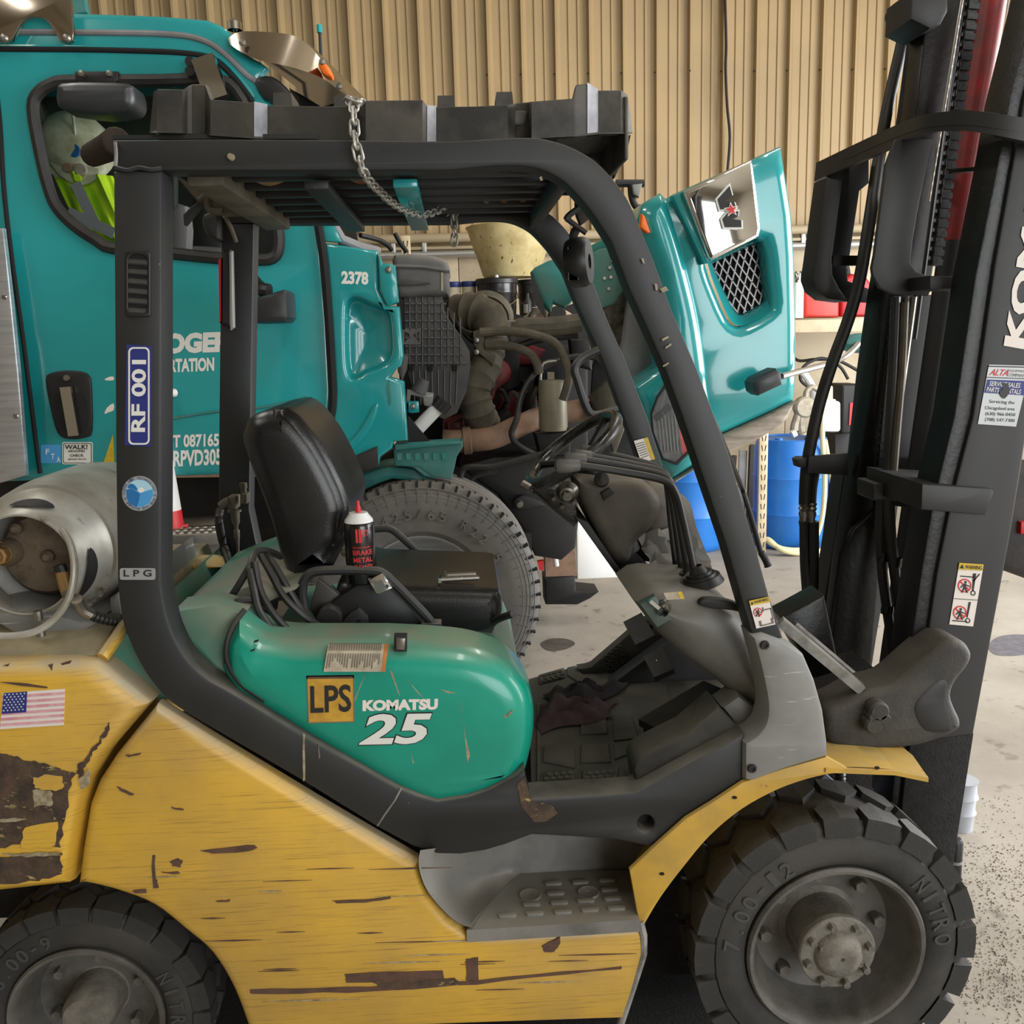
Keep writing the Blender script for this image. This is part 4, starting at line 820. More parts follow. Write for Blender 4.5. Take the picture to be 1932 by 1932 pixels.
# cylinder clamps and cross members
G().plate([(1755, 520), (1868, 524), (1871, 545), (1755, 546)], 2.25, .12, .004).out('cylinder_clamp', M['mast'], ma)
G().plate([(1797, 318), (1940, 305), (1940, 316), (1797, 326)], 2.3, .02, .002).out('cylinder_strap', M['grease'], ma)
G().plate([(1740, 913), (1870, 922), (1876, 928), (1860, 972), (1738, 962)], 2.1, .3, .005).out('mast_cross_member', M['mast'], ma)
G().plate(rrect(1648, 912, 1702, 945, 4), 2.3, .1, .005).out('hose_clamp_block', M['mast'], ma)
G().plate([(1702, 912), (1740, 914), (1738, 962), (1690, 955)], 2.34, .1, .004).out('mast_cross_member', M['mast'], ma)
# swept top guard: a bent band running from the near rail round to the far side
top = [(2000, 232, 2.05), (1932, 222, 2.05), (1872, 213, 2.07), (1820, 208, 2.11), (1780, 211, 2.17), (1740, 217, 2.25), (1700, 232, 2.38), (1655, 252, 2.55), (1600, 278, 2.75), (1540, 307, 2.98)]
bot = [(2000, 280, 2.05), (1932, 266, 2.05), (1872, 254, 2.07), (1820, 247, 2.11), (1780, 246, 2.17), (1740, 252, 2.25), (1700, 268, 2.38), (1655, 290, 2.55), (1600, 314, 2.75), (1536, 342, 2.98)]
T = cr([at(*q) for q in top], 4); B_ = cr([at(*q) for q in bot], 4)
bk2 = [p+V(-.0, .018, 0) if i < 8 else p+V(.016, .006, 0) for i, p in enumerate(T)]; bb2 = [p+V(0, .018, 0) if i < 8 else p+V(.016, .006, 0) for i, p in enumerate(B_)]
G().grid([T, B_, bb2, bk2, T]).out('top_guard_band', M['mast'], ma, smooth=50)
Tp = [at(a, b, Y) for a, b, Y in top]
inn = [V(p.x+.25, max(p.y, 2.15), p.z-.0) for p in T[:24]]
tn = [(T[min(i+1, len(T)-1)]-T[max(i-1, 0)]) for i in range(len(T))]
G().grid([[p-V(0, 0, .03) for p in T], [p+V(-t.y, t.x, 0).normalized()*(-.07)-V(0, 0, .03) for p, t in zip(T, tn)]]).out('top_guard_flange', M['mast'], ma)
# hanging hose guards with rounded lower ends
g1 = [(1690, 262), (1672, 310), (1650, 480), (1645, 505), (1647, 520), (1660, 543), (1688, 556), (1752, 558), (1758, 545), (1755, 522), (1728, 512), (1718, 495), (1722, 455), (1735, 380), (1760, 262)]
G().plate(g1, 2.36, .012, .003).out('hose_guard', M['mast'], ma)
g2 = [(1560, 335), (1537, 500), (1533, 525), (1541, 548), (1561, 564), (1590, 569), (1636, 571), (1640, 545), (1622, 538), (1600, 530), (1598, 505), (1604, 480), (1622, 360), (1640, 345), (1640, 300)]
G().plate(g2, 2.9, .014, .003).out('hose_guard', M['mast'], ma)
G().plate([(1560, 335), (1537, 500), (1533, 525), (1541, 548), (1561, 564), (1600, 569), (1585, 545), (1572, 520), (1570, 490), (1590, 340)], 2.8, .1, .006).out('hose_guard_flange', M['mast'], ma)
G().plate([(1572, 482), (1640, 482), (1640, 500), (1570, 502)], 2.86, .02).out('hose_guard_stay', M['mast'], ma)
# hydraulic hoses
ptube([(1722, -20, 2.9), (1700, 90, 2.9), (1675, 200, 2.88), (1658, 300, 2.8), (1643, 400, 2.74), (1632, 470, 2.72), (1620, 535, 2.72), (1600, 605, 2.72), (1572, 680, 2.72), (1548, 755, 2.72), (1531, 830, 2.72), (1521, 890, 2.72), (1518, 950, 2.72)], .0175, 12).out('hydraulic_hose', M['softblk'], ma)
ptube([(1540, 880, 2.74), (1533, 920, 2.74), (1531, 950, 2.74)], .0145, 10).out('hydraulic_hose', M['softblk'], ma)
for a in (1517, 1531):
    G().lathe([(.013, 0), (.017, .004), (.013, .012), (.017, .018), (.013, .026), (.016, .034), (.012, .05), (.015, .06), (.012, .075)], at(a, 948, 2.73), (0, 0, -1), 12).out('hose_fitting', M['steel'], ma)
ptube([(1516, 984, 2.72), (1517, 1060, 2.72), (1521, 1120, 2.72), (1524, 1190, 2.72)], .013, 8).out('hose_sheath', M['softblk'], ma)
ptube([(1533, 984, 2.73), (1533, 1080, 2.73), (1531, 1150, 2.73), (1526, 1220, 2.73)], .02, 8).out('hose_sheath', M['softblk'], ma)
G().plate([(1505, 868), (1512, 864), (1530, 864), (1530, 884), (1508, 882)], 2.7, .05, .004).out('hose_bracket', M['mast'], ma)
G().plate([(1526, 861), (1562, 858), (1600, 855), (1600, 897), (1560, 895), (1524, 893)], 2.69, .012, .002).out('hose_bracket', M['mast'], ma)
ptube([(1664, 942, 2.34), (1661, 1010, 2.34), (1665, 1080, 2.34), (1674, 1150, 2.34), (1682, 1210, 2.34), (1686, 1290, 2.34)], .0135, 10).out('hydraulic_hose', M['softblk'], ma)
ptube([(1676, 942, 2.32), (1681, 1020, 2.32), (1690, 1090, 2.32), (1698, 1150, 2.32), (1704, 1220, 2.32), (1707, 1290, 2.32)], .0145, 10).out('hydraulic_hose', M['softblk'], ma)
ptube([(1690, 560, 2.4), (1684, 700, 2.4), (1676, 840, 2.38), (1672, 912, 2.36)], .012, 10).out('hydraulic_hose', M['softblk'], ma)
ptube([(1706, 570, 2.4), (1700, 700, 2.4), (1690, 820, 2.38), (1683, 912, 2.36)], .012, 10).out('hydraulic_hose', M['olive'], ma)
for a, b, c_ in ((1674, 1150, 2.34), (1698, 1100, 2.32), (1665, 1050, 2.34), (1690, 1060, 2.32)): G().lathe([(.0155, -.012), (.0165, 0), (.0155, .012)], at(a, b, c_), (.1, 0, 1), 12).out('hose_tape', M['grease'], ma)
# top block of the far rail
G().plate([(1722, -20), (1718, 36), (1755, 54), (1776, 46), (1790, 20), (1790, -20)], 2.6, .15, .01).out('roller_block', M['mast'], ma)
G().lathe([(0, -.03), (.012, -.03), (.014, 0)], at(1692, 32, 2.85), (1, 0, 0), 8).out('rail_bolt', M['dark'], ma)
# trunnion casting and tilt cylinder
TC = crp([(1560, 1350), (1595, 1330), (1640, 1306), (1690, 1292), (1740, 1250), (1786, 1214), (1808, 1209), (1828, 1218), (1838, 1238), (1830, 1260), (1808, 1288), (1799, 1314), (1806, 1338), (1816, 1360), (1814, 1378), (1790, 1392), (1745, 1408), (1700, 1415), (1620, 1420), (1565, 1405)], 3)
tcs = G().plate(TC, 2.02, .12, .022, seg=3).out('trunnion_casting', mat('dusty_black_casting', c8(62, 59, 54), .7, 0, c8(44, 42, 40), 9, bump=.4, bs=120, dust=c8(92, 86, 76), damt=.7), ma, smooth=55)
G().plate(crp([(1724, 1338), (1745, 1305), (1775, 1282), (1790, 1290), (1786, 1325), (1798, 1365), (1790, 1382), (1745, 1380)], 3), 2.017, .02, .008).out('casting_pocket', M['mast'], tcs)
for a, b, r in ((1640, 1360, .022), (1661, 1350, .014), (1650, 1335, .024), (1638, 1345, .012)):
    G().lathe([(0, -.03), (r*.8, -.03), (r, -.024), (r, 0)], at(a, b, 2.015), (0, 1, 0), 16).out('pin_head', MATS['dusty_black_casting'], tcs)
G().obox(at(1472, 1172, 2.1), at(1625, 1300, 2.05), .03, .022).out('tilt_cylinder', M['edge'], ma)
G().obox(at(1500, 1180, 2.3), at(1640, 1300, 2.2), .02, .015).out('tilt_rod', M['edge'], ma)
G().plate([(1474, 1166), (1505, 1150), (1556, 1122), (1585, 1260), (1650, 1305), (1600, 1335), (1560, 1345), (1536, 1280), (1512, 1230)], 2.4, .1, .01).out('mast_foot_plate', M['grease'], ma)
G().plate([(1565, 1340), (1700, 1300), (1700, 1420), (1640, 1440), (1562, 1400)], 2.2, .3, .02).out('axle_mount', M['gritty'], ma)
# carriage beyond the mast, at the frame edge
cg = G().plate([(1990, 880), (1925, 900), (1860, 900), (1840, 1060), (1890, 1076), (1990, 1112)], 2.2, .4, .02).out('fork_carriage', mat('brown_black_steel', c8(48, 43, 40), .6, 0, c8(34, 31, 30), 12, bump=.3), ma)
G().plate([(1927, 985), (1960, 985), (1960, 1010), (1926, 1008)], 2.185, .02, .004).out('carriage_lamp', M['redp'], cg)
# struts and clutter below the fender
G().obox(at(1548, 1465, 2.3), at(1600, 1510, 2.3), .02, .03).out('brace_bar', mat('blue_grey_bar', c8(120, 125, 140), .5, .4), FK)
corr([(1585, 1450, 2.35), (1586, 1480, 2.35), (1590, 1520, 2.35)], .015, 'spring_boot', M['softblk'], FK)
G().plate([(1652, 1462), (1684, 1468), (1684, 1503), (1660, 1500), (1650, 1490)], 2.4, .02, .003).out('deflector_tab', M['cover'], FK)
G().plate([(1560, 1440), (1720, 1450), (1720, 1660), (1560, 1650)], 2.55, .05).out('mast_backplate', M['gritty'], FK)
# ================================================================ decals on the forklift
def decal(px, Y, name, m, parent, label=None, Y0=None): return G().plate(px, Y, .0012, Y0=Y0).out(name, M[m], parent, label, smooth=0)
Ya = YG-.0065
d = decal([(239, 650), (287, 653), (284, 843), (235, 840)], Ya, 'number_plate', 'bluep', FK, 'dark blue plate reading RF 001 upwards')
g = G(); o_ = rrect(242, 655, 282, 839, 9); i_ = rrect(245, 658, 279, 836, 7)
G().plate(o_, Ya-.0012, .0008, 0, [i_]).out('plate_border', M['whitep'], d, smooth=0)
ptext('plate_text', 'RF 001', (274, 815), (276, 679), (247, 815), Ya-.0012, M['whitep'], d, .03)
d = decal(rrect(226, 1072, 293, 1094, 4), Ya, 'fuel_plate', 'silverp', FK, 'silver plate reading L P G')
ptext('plate_text', 'L P G', (233, 1088), (286, 1088), (233, 1075), Ya-.001, M['ink'], d, .02)
d = decal(circ(263, 931, 33, 36, 33), Ya, 'round_sticker', 'silverp', FK, 'round clean air sticker with blue hills')
decal(circ(263, 931, 26, 30), Ya-.0008, 'sticker_sky', 'paleblue', d)
decal([(238, 928), (250, 920), (265, 930), (277, 926), (288, 923), (289, 935), (282, 949), (270, 956), (255, 956), (243, 948)], Ya-.0014, 'sticker_hill', 'skyp', d)
decal([(238, 924), (249, 922), (264, 932), (262, 945), (258, 956), (246, 951), (239, 940)], Ya-.002, 'sticker_hill', 'midp', d)
decal(circ(266, 926, 6, 12), Ya-.0012, 'sticker_sun', 'creamp', d)
decal(crp([(241, 918), (246, 913), (252, 914), (257, 919), (259, 925), (250, 921), (243, 922)], 2), Ya-.002, 'sticker_tree', 'midp', d)
g = G(); txt = 'CLEAN AIR TECHNOLOGY * FOR OUR FUTURE * '; C_ = at(263, 931, Ya-.001); rr = (at(263+28, 931, Ya)-at(263, 931, Ya)).length
for k, ch in enumerate(txt):
    if ch == ' ': continue
    a = PI-2*PI*k/len(txt); u = V(math.sin(a), 0, -math.cos(a)); r_ = V(math.cos(a), 0, math.sin(a)); letters(g, ch, C_+r_*rr*.97-u*.0018-V(0, .0006, 0), u*.0036, r_*.005, .005)
g.out('sticker_text', M['bluep'], d, smooth=0)
# vent in the rear pillar
d = G().plate(rrect(238, 474, 285, 598, 5), Ya, .006, .002, [rrect(243, 480, 279, 592, 14)], Y0=Ya-.005).out('pillar_vent', M['plastic'], FK)
G().plate(rrect(241, 478, 281, 594, 14), Ya-.0005, .0008).out('vent_back', M['black'], d)
for k in range(6):
    y = 497+18.4*k; p, q = at(243, y-3, Ya), at(279, y, Ya)
    G().add([p+V(0, -.005, -.002), q+V(0, -.005, -.002), q+V(0, -.001, .006), p+V(0, -.001, .006), p+V(0, -.004, -.005), q+V(0, -.004, -.005)], [(0, 1, 2, 3), (0, 1, 5, 4)]).out('vent_slat', M['frame'], d)
# warning label on the near front leg
Yw = YG-.0065
d = decal([(1413, 1134), (1450, 1126), (1463, 1178), (1427, 1186)], Yw, 'warning_label', 'creamp', FK, 'white warning label with red no-climbing sign')
decal([(1413, 1134), (1450, 1126), (1453, 1136), (1416, 1143)], Yw-.001, 'label_band', 'yelp', d)
ptext('label_text', 'WARNING', (1423, 1139.5), (1450, 1133), (1422, 1134), Yw-.002, M['ink'], d, .01)
G().plate([(1417, 1141), (1422, 1140), (1419, 1135)], Yw-.002, .0005).out('label_triangle', M['ink'], d, smooth=0)
def nosign(cx, cy, r, Y, parent, fig=True):
    G().plate(circ(cx, cy, r, 24), Y, .0005, 0, [circ(cx, cy, r*.82, 24)]).out('no_sign_ring', M['redp'], parent, smooth=0)
    G().plate([(cx-r*.75, cy-r*.6), (cx-r*.6, cy-r*.75), (cx+r*.75, cy+r*.6), (cx+r*.6, cy+r*.75)], Y-.0004, .0004).out('no_sign_bar', M['redp'], parent, smooth=0)
    if fig:
        G().plate(circ(cx+r*.15, cy-r*.5, r*.18, 10), Y-.0008, .0003).out('figure_head', M['ink'], parent, smooth=0)
        g = G()
        for a in ([(cx-.1*r, cy-.3*r), (cx+.25*r, cy-.3*r), (cx+.15*r, cy+.3*r), (cx-.15*r, cy+.3*r)], [(cx-.15*r, cy+.3*r), (cx+.1*r, cy+.3*r), (cx-.35*r, cy+1.05*r), (cx-.5*r, cy+1.0*r)], [(cx, cy+.3*r), (cx+.2*r, cy+.3*r), (cx+.5*r, cy+1.05*r), (cx+.3*r, cy+1.05*r)], [(cx-.1*r, cy-.25*r), (cx-.1*r, cy-.05*r), (cx-.55*r, cy+.35*r), (cx-.6*r, cy+.2*r)], [(cx+.2*r, cy-.2*r), (cx+.2*r, cy), (cx+.75*r, cy+.2*r), (cx+.75*r, cy+.05*r)]): g.plate(a, Y-.0008, .0003)
        g.out('figure_body', M['ink'], parent, smooth=0)
nosign(1430, 1155, 8.5, Yw-.001, d)
g = G()
for a in ([(1438, 1146), (1440, 1145.5), (1441, 1154), (1439, 1155)], [(1436, 1180), (1456, 1175), (1456.5, 1177), (1436.5, 1182)], [(1432, 1172), (1436, 1171), (1438, 1181), (1434, 1182)], [(1454, 1167), (1458, 1166), (1461, 1176), (1457, 1177)], [(1440, 1150), (1455, 1147), (1455.4, 1149), (1440.4, 1152)], [(1453, 1147), (1455, 1147), (1460, 1168), (1458, 1168)]): g.plate(a, Yw-.0016, .0003)
g.out('label_drawing', M['inkgrey'], d, smooth=0)
# warning label on the mast
Ym = 2.117
d = decal([(1810, 1062), (1856, 1065), (1836, 1182), (1791, 1178)], Ym, 'warning_label', 'creamp', ma, 'two-part white warning label on the mast')
decal([(1810, 1062), (1856, 1065), (1854, 1077), (1808, 1075)], Ym-.001, 'label_band', 'yelp', d)
ptext('label_text', 'WARNING', (1821, 1073), (1852, 1075), (1822, 1066), Ym-.002, M['ink'], d, .01)
G().plate([(1811, 1072), (1819, 1073), (1816, 1065)], Ym-.002, .0005).out('label_triangle', M['ink'], d, smooth=0)
nosign(1820, 1105, 13, Ym-.001, d); nosign(1811, 1156, 13, Ym-.001, d)
g = G()
for a in ([(1812, 1086), (1838, 1088), (1838, 1090), (1812, 1088)], [(1836, 1082), (1842, 1082), (1837, 1115), (1834, 1115)], [(1800, 1129), (1846, 1132), (1846, 1133), (1800, 1130)], [(1828, 1136), (1832, 1136), (1826, 1165), (1823, 1165)], [(1797, 1170), (1825, 1172), (1825, 1174), (1797, 1172)], [(1836, 1095), (1848, 1082), (1849, 1084), (1837, 1098)]): g.plate(a, Ym-.0012, .0004)
for a, b in ((1836, 1119), (1826, 1171)): g.plate(circ(a, b, 5, 16), Ym-.0012, .0004, 0, [circ(a, b, 3.2, 16)])
g.out('label_drawing', M['ink'], d, smooth=0)
# dealer sticker on the mast
d = decal([(1866, 688), (1945, 690), (1917, 805), (1845, 800)], Ym, 'dealer_sticker', 'silverp', ma, 'worn silver dealer sticker with red and blue print')
g = G()
for a in ([(1866, 690), (1945, 692), (1944, 694), (1865, 692)], [(1862, 711), (1940, 714), (1940, 715.5), (1862, 712.5)]): g.plate(a, Ym-.0008, .0004)
g.out('sticker_rule', M['ink'], d, smooth=0)
ptext('sticker_text', 'ALTA', (1866, 708), (1901, 709.5), (1870, 696), Ym-.001, M['redp'], d, .02, .25)
ptext('sticker_text', 'EQUIPMENT', (1902, 702), (1938, 704), (1904, 697), Ym-.001, M['inkgrey'], d, .0)
ptext('sticker_text', 'COMPANY', (1901, 710), (1934, 712), (1902, 704), Ym-.001, M['inkgrey'], d, .0)
decal([(1863, 716), (1942, 719), (1932, 746), (1857, 741)], Ym-.0008, 'sticker_panel', 'bluep', d)
ptext('sticker_text', 'SERVICE SALES', (1866, 728), (1924, 732), (1868, 719), Ym-.002, M['whitep'], d, .01)
ptext('sticker_text', 'PARTS - RENTALS', (1861, 739), (1925, 744), (1863, 730), Ym-.002, M['whitep'], d, .01)
decal(crp([(1890, 722), (1900, 724), (1905, 738), (1896, 752), (1889, 748), (1886, 740), (1893, 732)], 2), Ym-.0025, 'sticker_tear', 'mast', d)
for s_, x, y in (('Servicing the', 1866, 762), ('Chicagoland area', 1858, 774), ('(630) 966-0450', 1859, 785), ('(708) 547-7300', 1858, 796)):
    ptext('sticker_text', s_, (x, y), (x+(48 if 'Serv' in s_ else 56), y+2.5), (x+1, y-8), Ym-.001, M['ink'], d, .0)
ptext('mast_lettering', 'KOMATSU', (1932, 659), (2010, 175), (1893, 652), Ym, M['creamp'], ma, .05)
# hood markings
Yh = 1.9245
d = decal([(578, 1275), (668, 1274), (669, 1363), (581, 1365)], Yh, 'fuel_sign', 'lpsyel', hd, 'yellow sign reading LPS')
decal([(578, 1275), (668, 1274), (668, 1280), (578, 1281)], Yh-.0006, 'sign_grime', 'scrape', d)
ptext('sign_text', 'LPS', (586, 1346), (663, 1343), (585, 1294), Yh-.0012, M['ink'], d, .02)
G().plate([(578, 1275), (668, 1274), (669, 1363), (581, 1365)], Yh-.0006, .0006, 0, [[(580, 1277), (666, 1276), (667, 1361), (583, 1363)]]).out('sign_border', M['inkgrey'], d, smooth=0)
ptext('hood_lettering', 'KOMATSU', (684, 1342), (826, 1339), (684, 1321), Yh, M['creamp'], hd, .06)
ptext('hood_number', '25', (675, 1408), (818, 1404), (673, 1346), Yh-.0002, M['ink'], hd, .05, .22)
ptext('hood_number', '25', (677, 1406), (815, 1403), (676, 1348), Yh-.001, M['whitep'], hd, .03, .22)
q = [(622, 1203), (735, 1203), (736, 1213), (733, 1232), (727, 1270), (611, 1267), (614, 1240), (619, 1213)]
# instruction label bends over the hood edge: strips following the rounded edge
rows = []
for k in range(9):
    t_ = k/8; yy = 1203+66*t_; ys = [2.03, 1.985, 1.958, 1.940, 1.931, 1.926, 1.9240, 1.9235, 1.9235][k]
    rows.append([at(a, yy, ys) for a in (622-11*t_, 650-9*t_, 680-8*t_, 710-8*t_, 735-8*t_)])
def _lift(rows, e): return [[p+V(0, -e, e) for p in r] for r in rows]
d = G().grid(_lift(rows, .003)).out('instruction_label', M['offwhite'], hd, 'faded paper instruction label with small print', smooth=60)
G().grid(_lift([[r[4].lerp(r[3], .28), r[4]] for r in rows], .0036)).out('label_edge_stripe', M['orangep'], d)
g = G()
for c_ in range(22):
    u = .03+.86*c_/22
    for k0, k1 in ((0.4, 3.2), (3.9, 5+random.random()*2.6)):
        def pp(u, k):
            i = min(int(k), 7); f_ = k-i; j = min(int(u*4), 3); e = u*4-j
            return rows[i][j].lerp(rows[i][j+1], e).lerp(rows[i+1][j].lerp(rows[i+1][j+1], e), f_)+V(0, -.0045, .0045)
        n = int((k1-k0)*2)+1
        g.grid([[pp(u, k0+(k1-k0)*t/n), pp(u+.018, k0+(k1-k0)*t/n)] for t in range(n+1)])
g.out('label_small_print', M['inkgrey'], d, smooth=0)
for q in ([(690, 1270), (688, 1274), (664, 1330), (668, 1328)], [(735, 1265), (752, 1310), (755, 1314), (740, 1268)], [(868, 1320), (872, 1340), (875, 1348), (872, 1345)], [(873, 1345), (878, 1390), (887, 1425), (882, 1440), (880, 1425)], [(775, 1418), (779, 1440), (781, 1440)], [(950, 1352), (967, 1340), (968, 1343), (955, 1355)], [(830, 1300), (850, 1305), (862, 1308), (845, 1308)], [(762, 1275), (790, 1310), (800, 1318)]):
    G().plate(q, Yh+.0003, .001).out('paint_scratch', M['chip'], hd, smooth=0)
# flag on the counterweight
d = decal([(5, 1308), (122, 1300), (120, 1368), (0, 1376)], 1.8835, 'flag_sticker', 'creamp', cw, 'faded striped flag sticker with a starred blue corner')
for k in range(6):
    t0, t1 = (2*k+1)/13, (2*k+2)/13; A, B, C_, D = (5, 1308), (122, 1300), (120, 1368), (0, 1376)
    L_ = lambda p, q, t: (p[0]+(q[0]-p[0])*t, p[1]+(q[1]-p[1])*t)
    decal([L_(A, D, t0), L_(B, C_, t0), L_(B, C_, t1), L_(A, D, t1)], 1.8827, 'flag_stripe', 'pinkp', d)
decal([(7, 1308), (51, 1305), (49, 1344), (3, 1347)], 1.882, 'flag_canton', 'bluep', d)
g = G()
for r_ in range(7):
    for c_ in range(6 if r_ % 2 == 0 else 5):
        x = 10+7.2*c_+(3.6 if r_ % 2 else 0)-.5*r_; y = 1311+5*r_-.07*(x-7)*1; g.plate([(x+2*math.cos(math.radians(90+36*j))*(1 if j % 2 == 0 else .45), y-2*math.sin(math.radians(90+36*j))*(1 if j % 2 == 0 else .45)) for j in range(10)], 1.8815, .0003)
g.out('flag_stars', M['whitep'], d, smooth=0)
# label on the far front leg and by the ignition
d = decal([(1196, 832), (1222, 825), (1236, 866), (1210, 873)], 2.75, 'caution_label', 'creamp', FK, 'small caution label on the far front leg')
decal([(1215, 827), (1222, 825), (1236, 866), (1229, 868)], 2.749, 'label_band', 'yelp', d)
g = G()
for k in range(7): g.plate([(1199+k*1.7, 838+k*4.2), (1215+k*1.5, 833+k*4.2), (1215.4+k*1.5, 834.5+k*4.2), (1199.4+k*1.7, 839.5+k*4.2)], 2.749, .0004)
g.out('label_small_print', M['inkgrey'], d, smooth=0)
d = decal([(1252, 1119), (1284, 1116), (1292, 1130), (1258, 1132)], 1.975, 'cowl_label', 'offwhite', FK)
decal([(1278, 1117), (1286, 1116), (1292, 1130), (1284, 1130)], 1.974, 'label_band', 'yelp', d)
# ================================================================ teal truck
YT = 4.25
TK = thing('truck', (-1.2, 5.4, 0), 'teal truck with its hood tilted open, standing behind the forklift', 'truck')
WIN = crp([(62, 205), (74, 174), (100, 158), (135, 153), (300, 152), (400, 150), (445, 170), (483, 245), (512, 330), (523, 415), (526, 465), (514, 487), (480, 490), (410, 487), (322, 478), (212, 468), (182, 453), (140, 425), (108, 392), (92, 355), (76, 290)], 3)
CAB = [(-140, 24), (138, 22), (240, 25), (310, 28), (390, 35), (418, 47), (445, 70), (463, 101), (490, 115), (506, 128), (492, 146), (498, 172), (530, 215), (575, 270), (596, 340), (608, 425), (613, 500), (622, 600), (629, 740), (625, 785), (608, 826), (585, 860), (560, 892), (-140, 915)]
cab = G().plate(CAB, YT, .05, .028, [WIN], seg=3).out('cab_side', M['teal'], TK, 'teal cab side with the door', smooth=50)
G().tube([at(a, b, YT+.0) for a, b in WIN], .026, 8, closed=True).out('window_seal', M['softblk'], cab)
G().plate(WIN, YT+.03, .006).out('window_glass', M['glass'], cab)
far = G().plate([(-140, 60), (380, 62), (440, 130), (520, 200), (560, 300), (600, 500), (585, 860), (560, 892), (-140, 915)], YT, .05, 0, [[(330, 160), (470, 160), (540, 490), (330, 490)]], Y0=6.55).out('far_cab_side', M['dark'], TK)
x0, x1 = at(-140, 500, YT).x, at(600, 500, YT).x; zr = at(200, 24, YT).z; zb_ = at(200, 900, YT).z
G().plate([(-140, 26), (390, 36), (445, 70), (470, 100), (440, 110), (380, 60), (-140, 60)], YT, 2.3, Y0=YT+.04).out('cab_roof', M['teal'], TK)
inr = mat('dark_green_cab_lining', c8(44, 52, 40), .8, 0, c8(34, 40, 32), 4)
G().box((x0, YT+.06, zb_), (x0+.05, 6.55, zr)).out('cab_back', inr, TK)
G().box((x0, YT+.06, zb_), (x1-.1, 6.5, zb_+.05)).out('cab_floor', M['dark'], TK)
G().plate([(70, 150), (330, 150), (330, 500), (70, 500)], 5.3, .06, .02).out('sleeper_curtain', inr, TK)
st_ = G().plate(crp([(365, 330), (400, 325), (412, 400), (418, 480), (360, 490), (355, 420)], 3), 5.4, .35, .05).out('driver_seat', M['dark'], TK)
G().plate(crp([(320, 400), (350, 388), (352, 480), (322, 480)], 2), 5.0, .1, .02).out('cab_pillar_trim', M['liner'], TK)
G().plate([(340, 462), (420, 466), (420, 490), (340, 488)], 5.1, .4, .02).out('dashboard', M['liner'], TK)
# seams and roof gutters
for px, r, m, nm in (([(-140, 60), (137, 61), (310, 64), (383, 76), (427, 104), (462, 138), (484, 154)], .012, 'liner', 'roof_gutter'), ([(-140, 92), (100, 93), (233, 95), (349, 100), (401, 112), (440, 145), (474, 188), (500, 240)], .011, 'black', 'door_seam'), ([(-140, 86), (233, 89), (352, 94), (408, 106), (448, 142), (480, 184)], .007, 'teal', 'door_seam'), ([(-10, 140), (0, 236), (8, 362), (23, 492), (44, 641), (67, 825), (76, 893)], .010, 'black', 'door_seam'), ([(600, 418), (612, 500), (620, 600), (628, 740), (624, 786), (608, 822), (596, 836)], .019, 'black', 'door_seam'), ([(322, 790), (413, 776), (500, 768), (580, 750)], .006, 'tealdull', 'door_crease')):
    G().tube([at(a, b, YT-.002) for a, b in crp(px, 5, False)], r, 8).out(nm, M[m], cab)
G().plate([(-80, 430), (5, 430), (20, 560), (34, 700), (49, 898), (0, 912), (-80, 925)], YT-.12, .03, .008).out('fairing_panel', M['alu'], TK)
for a, b in ((30, 785), (8, 560)): G().lathe([(0, -.006), (.008, -.005), (.012, 0)], at(a, b, YT-.12), (0, 1, 0), 10).out('rivet', M['steel'], TK)
G().plate([(70, 888), (560, 878), (560, 898), (72, 905)], YT+.02, .08).out('rocker_strip', M['pipe'], TK)
# door handle
dh = G().plate(crp([(85, 716), (98, 703), (125, 699), (152, 701), (168, 710), (172, 735), (173, 812), (160, 826), (130, 829), (108, 818), (95, 775)], 3), YT-.012, .03, .008).out('door_handle', M['plastic'], cab)
G().plate(crp([(101, 748), (125, 742), (155, 742), (163, 760), (162, 810), (140, 818), (118, 812), (108, 790)], 3), YT-.015, .004).out('handle_recess', M['black'], dh)
G().obox(at(124, 730, YT-.035), at(140, 822, YT-.035), .045, .02, (0, -1, 0)).out('handle_bar', M['chrome'], dh)
G().lathe([(0, -.01), (.012, -.01), (.014, 0)], at(126, 713, YT-.012), (0, 1, 0), 14).out('door_lock', M['steel'], dh)
# mirrors
mi = G().plate(crp([(102, 168), (112, 153), (180, 151), (236, 154), (248, 164), (252, 186), (246, 203), (228, 208), (190, 213), (130, 206), (104, 198)], 2), YT-.3, .16, .035, seg=3).out('look_down_mirror', mat('black_mirror_shell', c8(40, 42, 44), .4), TK)
G().plate([(141, 134), (222, 134), (223, 150), (215, 158), (150, 158), (141, 150)], YT-.03, .03, .005).out('mirror_bracket', M['plastic'], mi)
for a in (156, 208): G().lathe([(0, -.02), (.012, -.018), (.014, 0)], at(a, 140, YT-.03), (0, 1, 0), 10).out('bracket_bolt', M['steel'], mi)
cb = G().obox(at(384, 110, YT-.1), at(412, 188, YT-.1), .09, .06, (0, -1, 0)).out('mirror_arm', M['chrome'], TK)
for b in (122, 140): G().lathe([(0, -.05), (.02, -.05), (.022, 0)], at(364, b, YT-.02), (0, 1, 0), 12).out('arm_mount', M['plastic'], cb)
lm = G().plate([(478, 561), (510, 553), (535, 546), (541, 552), (544, 598), (537, 608), (480, 610)], YT-.25, .2, .02).out('side_mirror', mat('black_mirror_shell', c8(40, 42, 44), .4), TK)
ptube([(478, 530, YT-.1), (492, 545, YT-.18), (508, 549, YT-.2)], .03).out('mirror_stem', M['plastic'], lm)
G().lathe([(0, -.1), (.018, -.1), (.018, 0)], at(330, 741, YT), (.6, 1, 0), 12).out('door_stud', M['white'], cab)
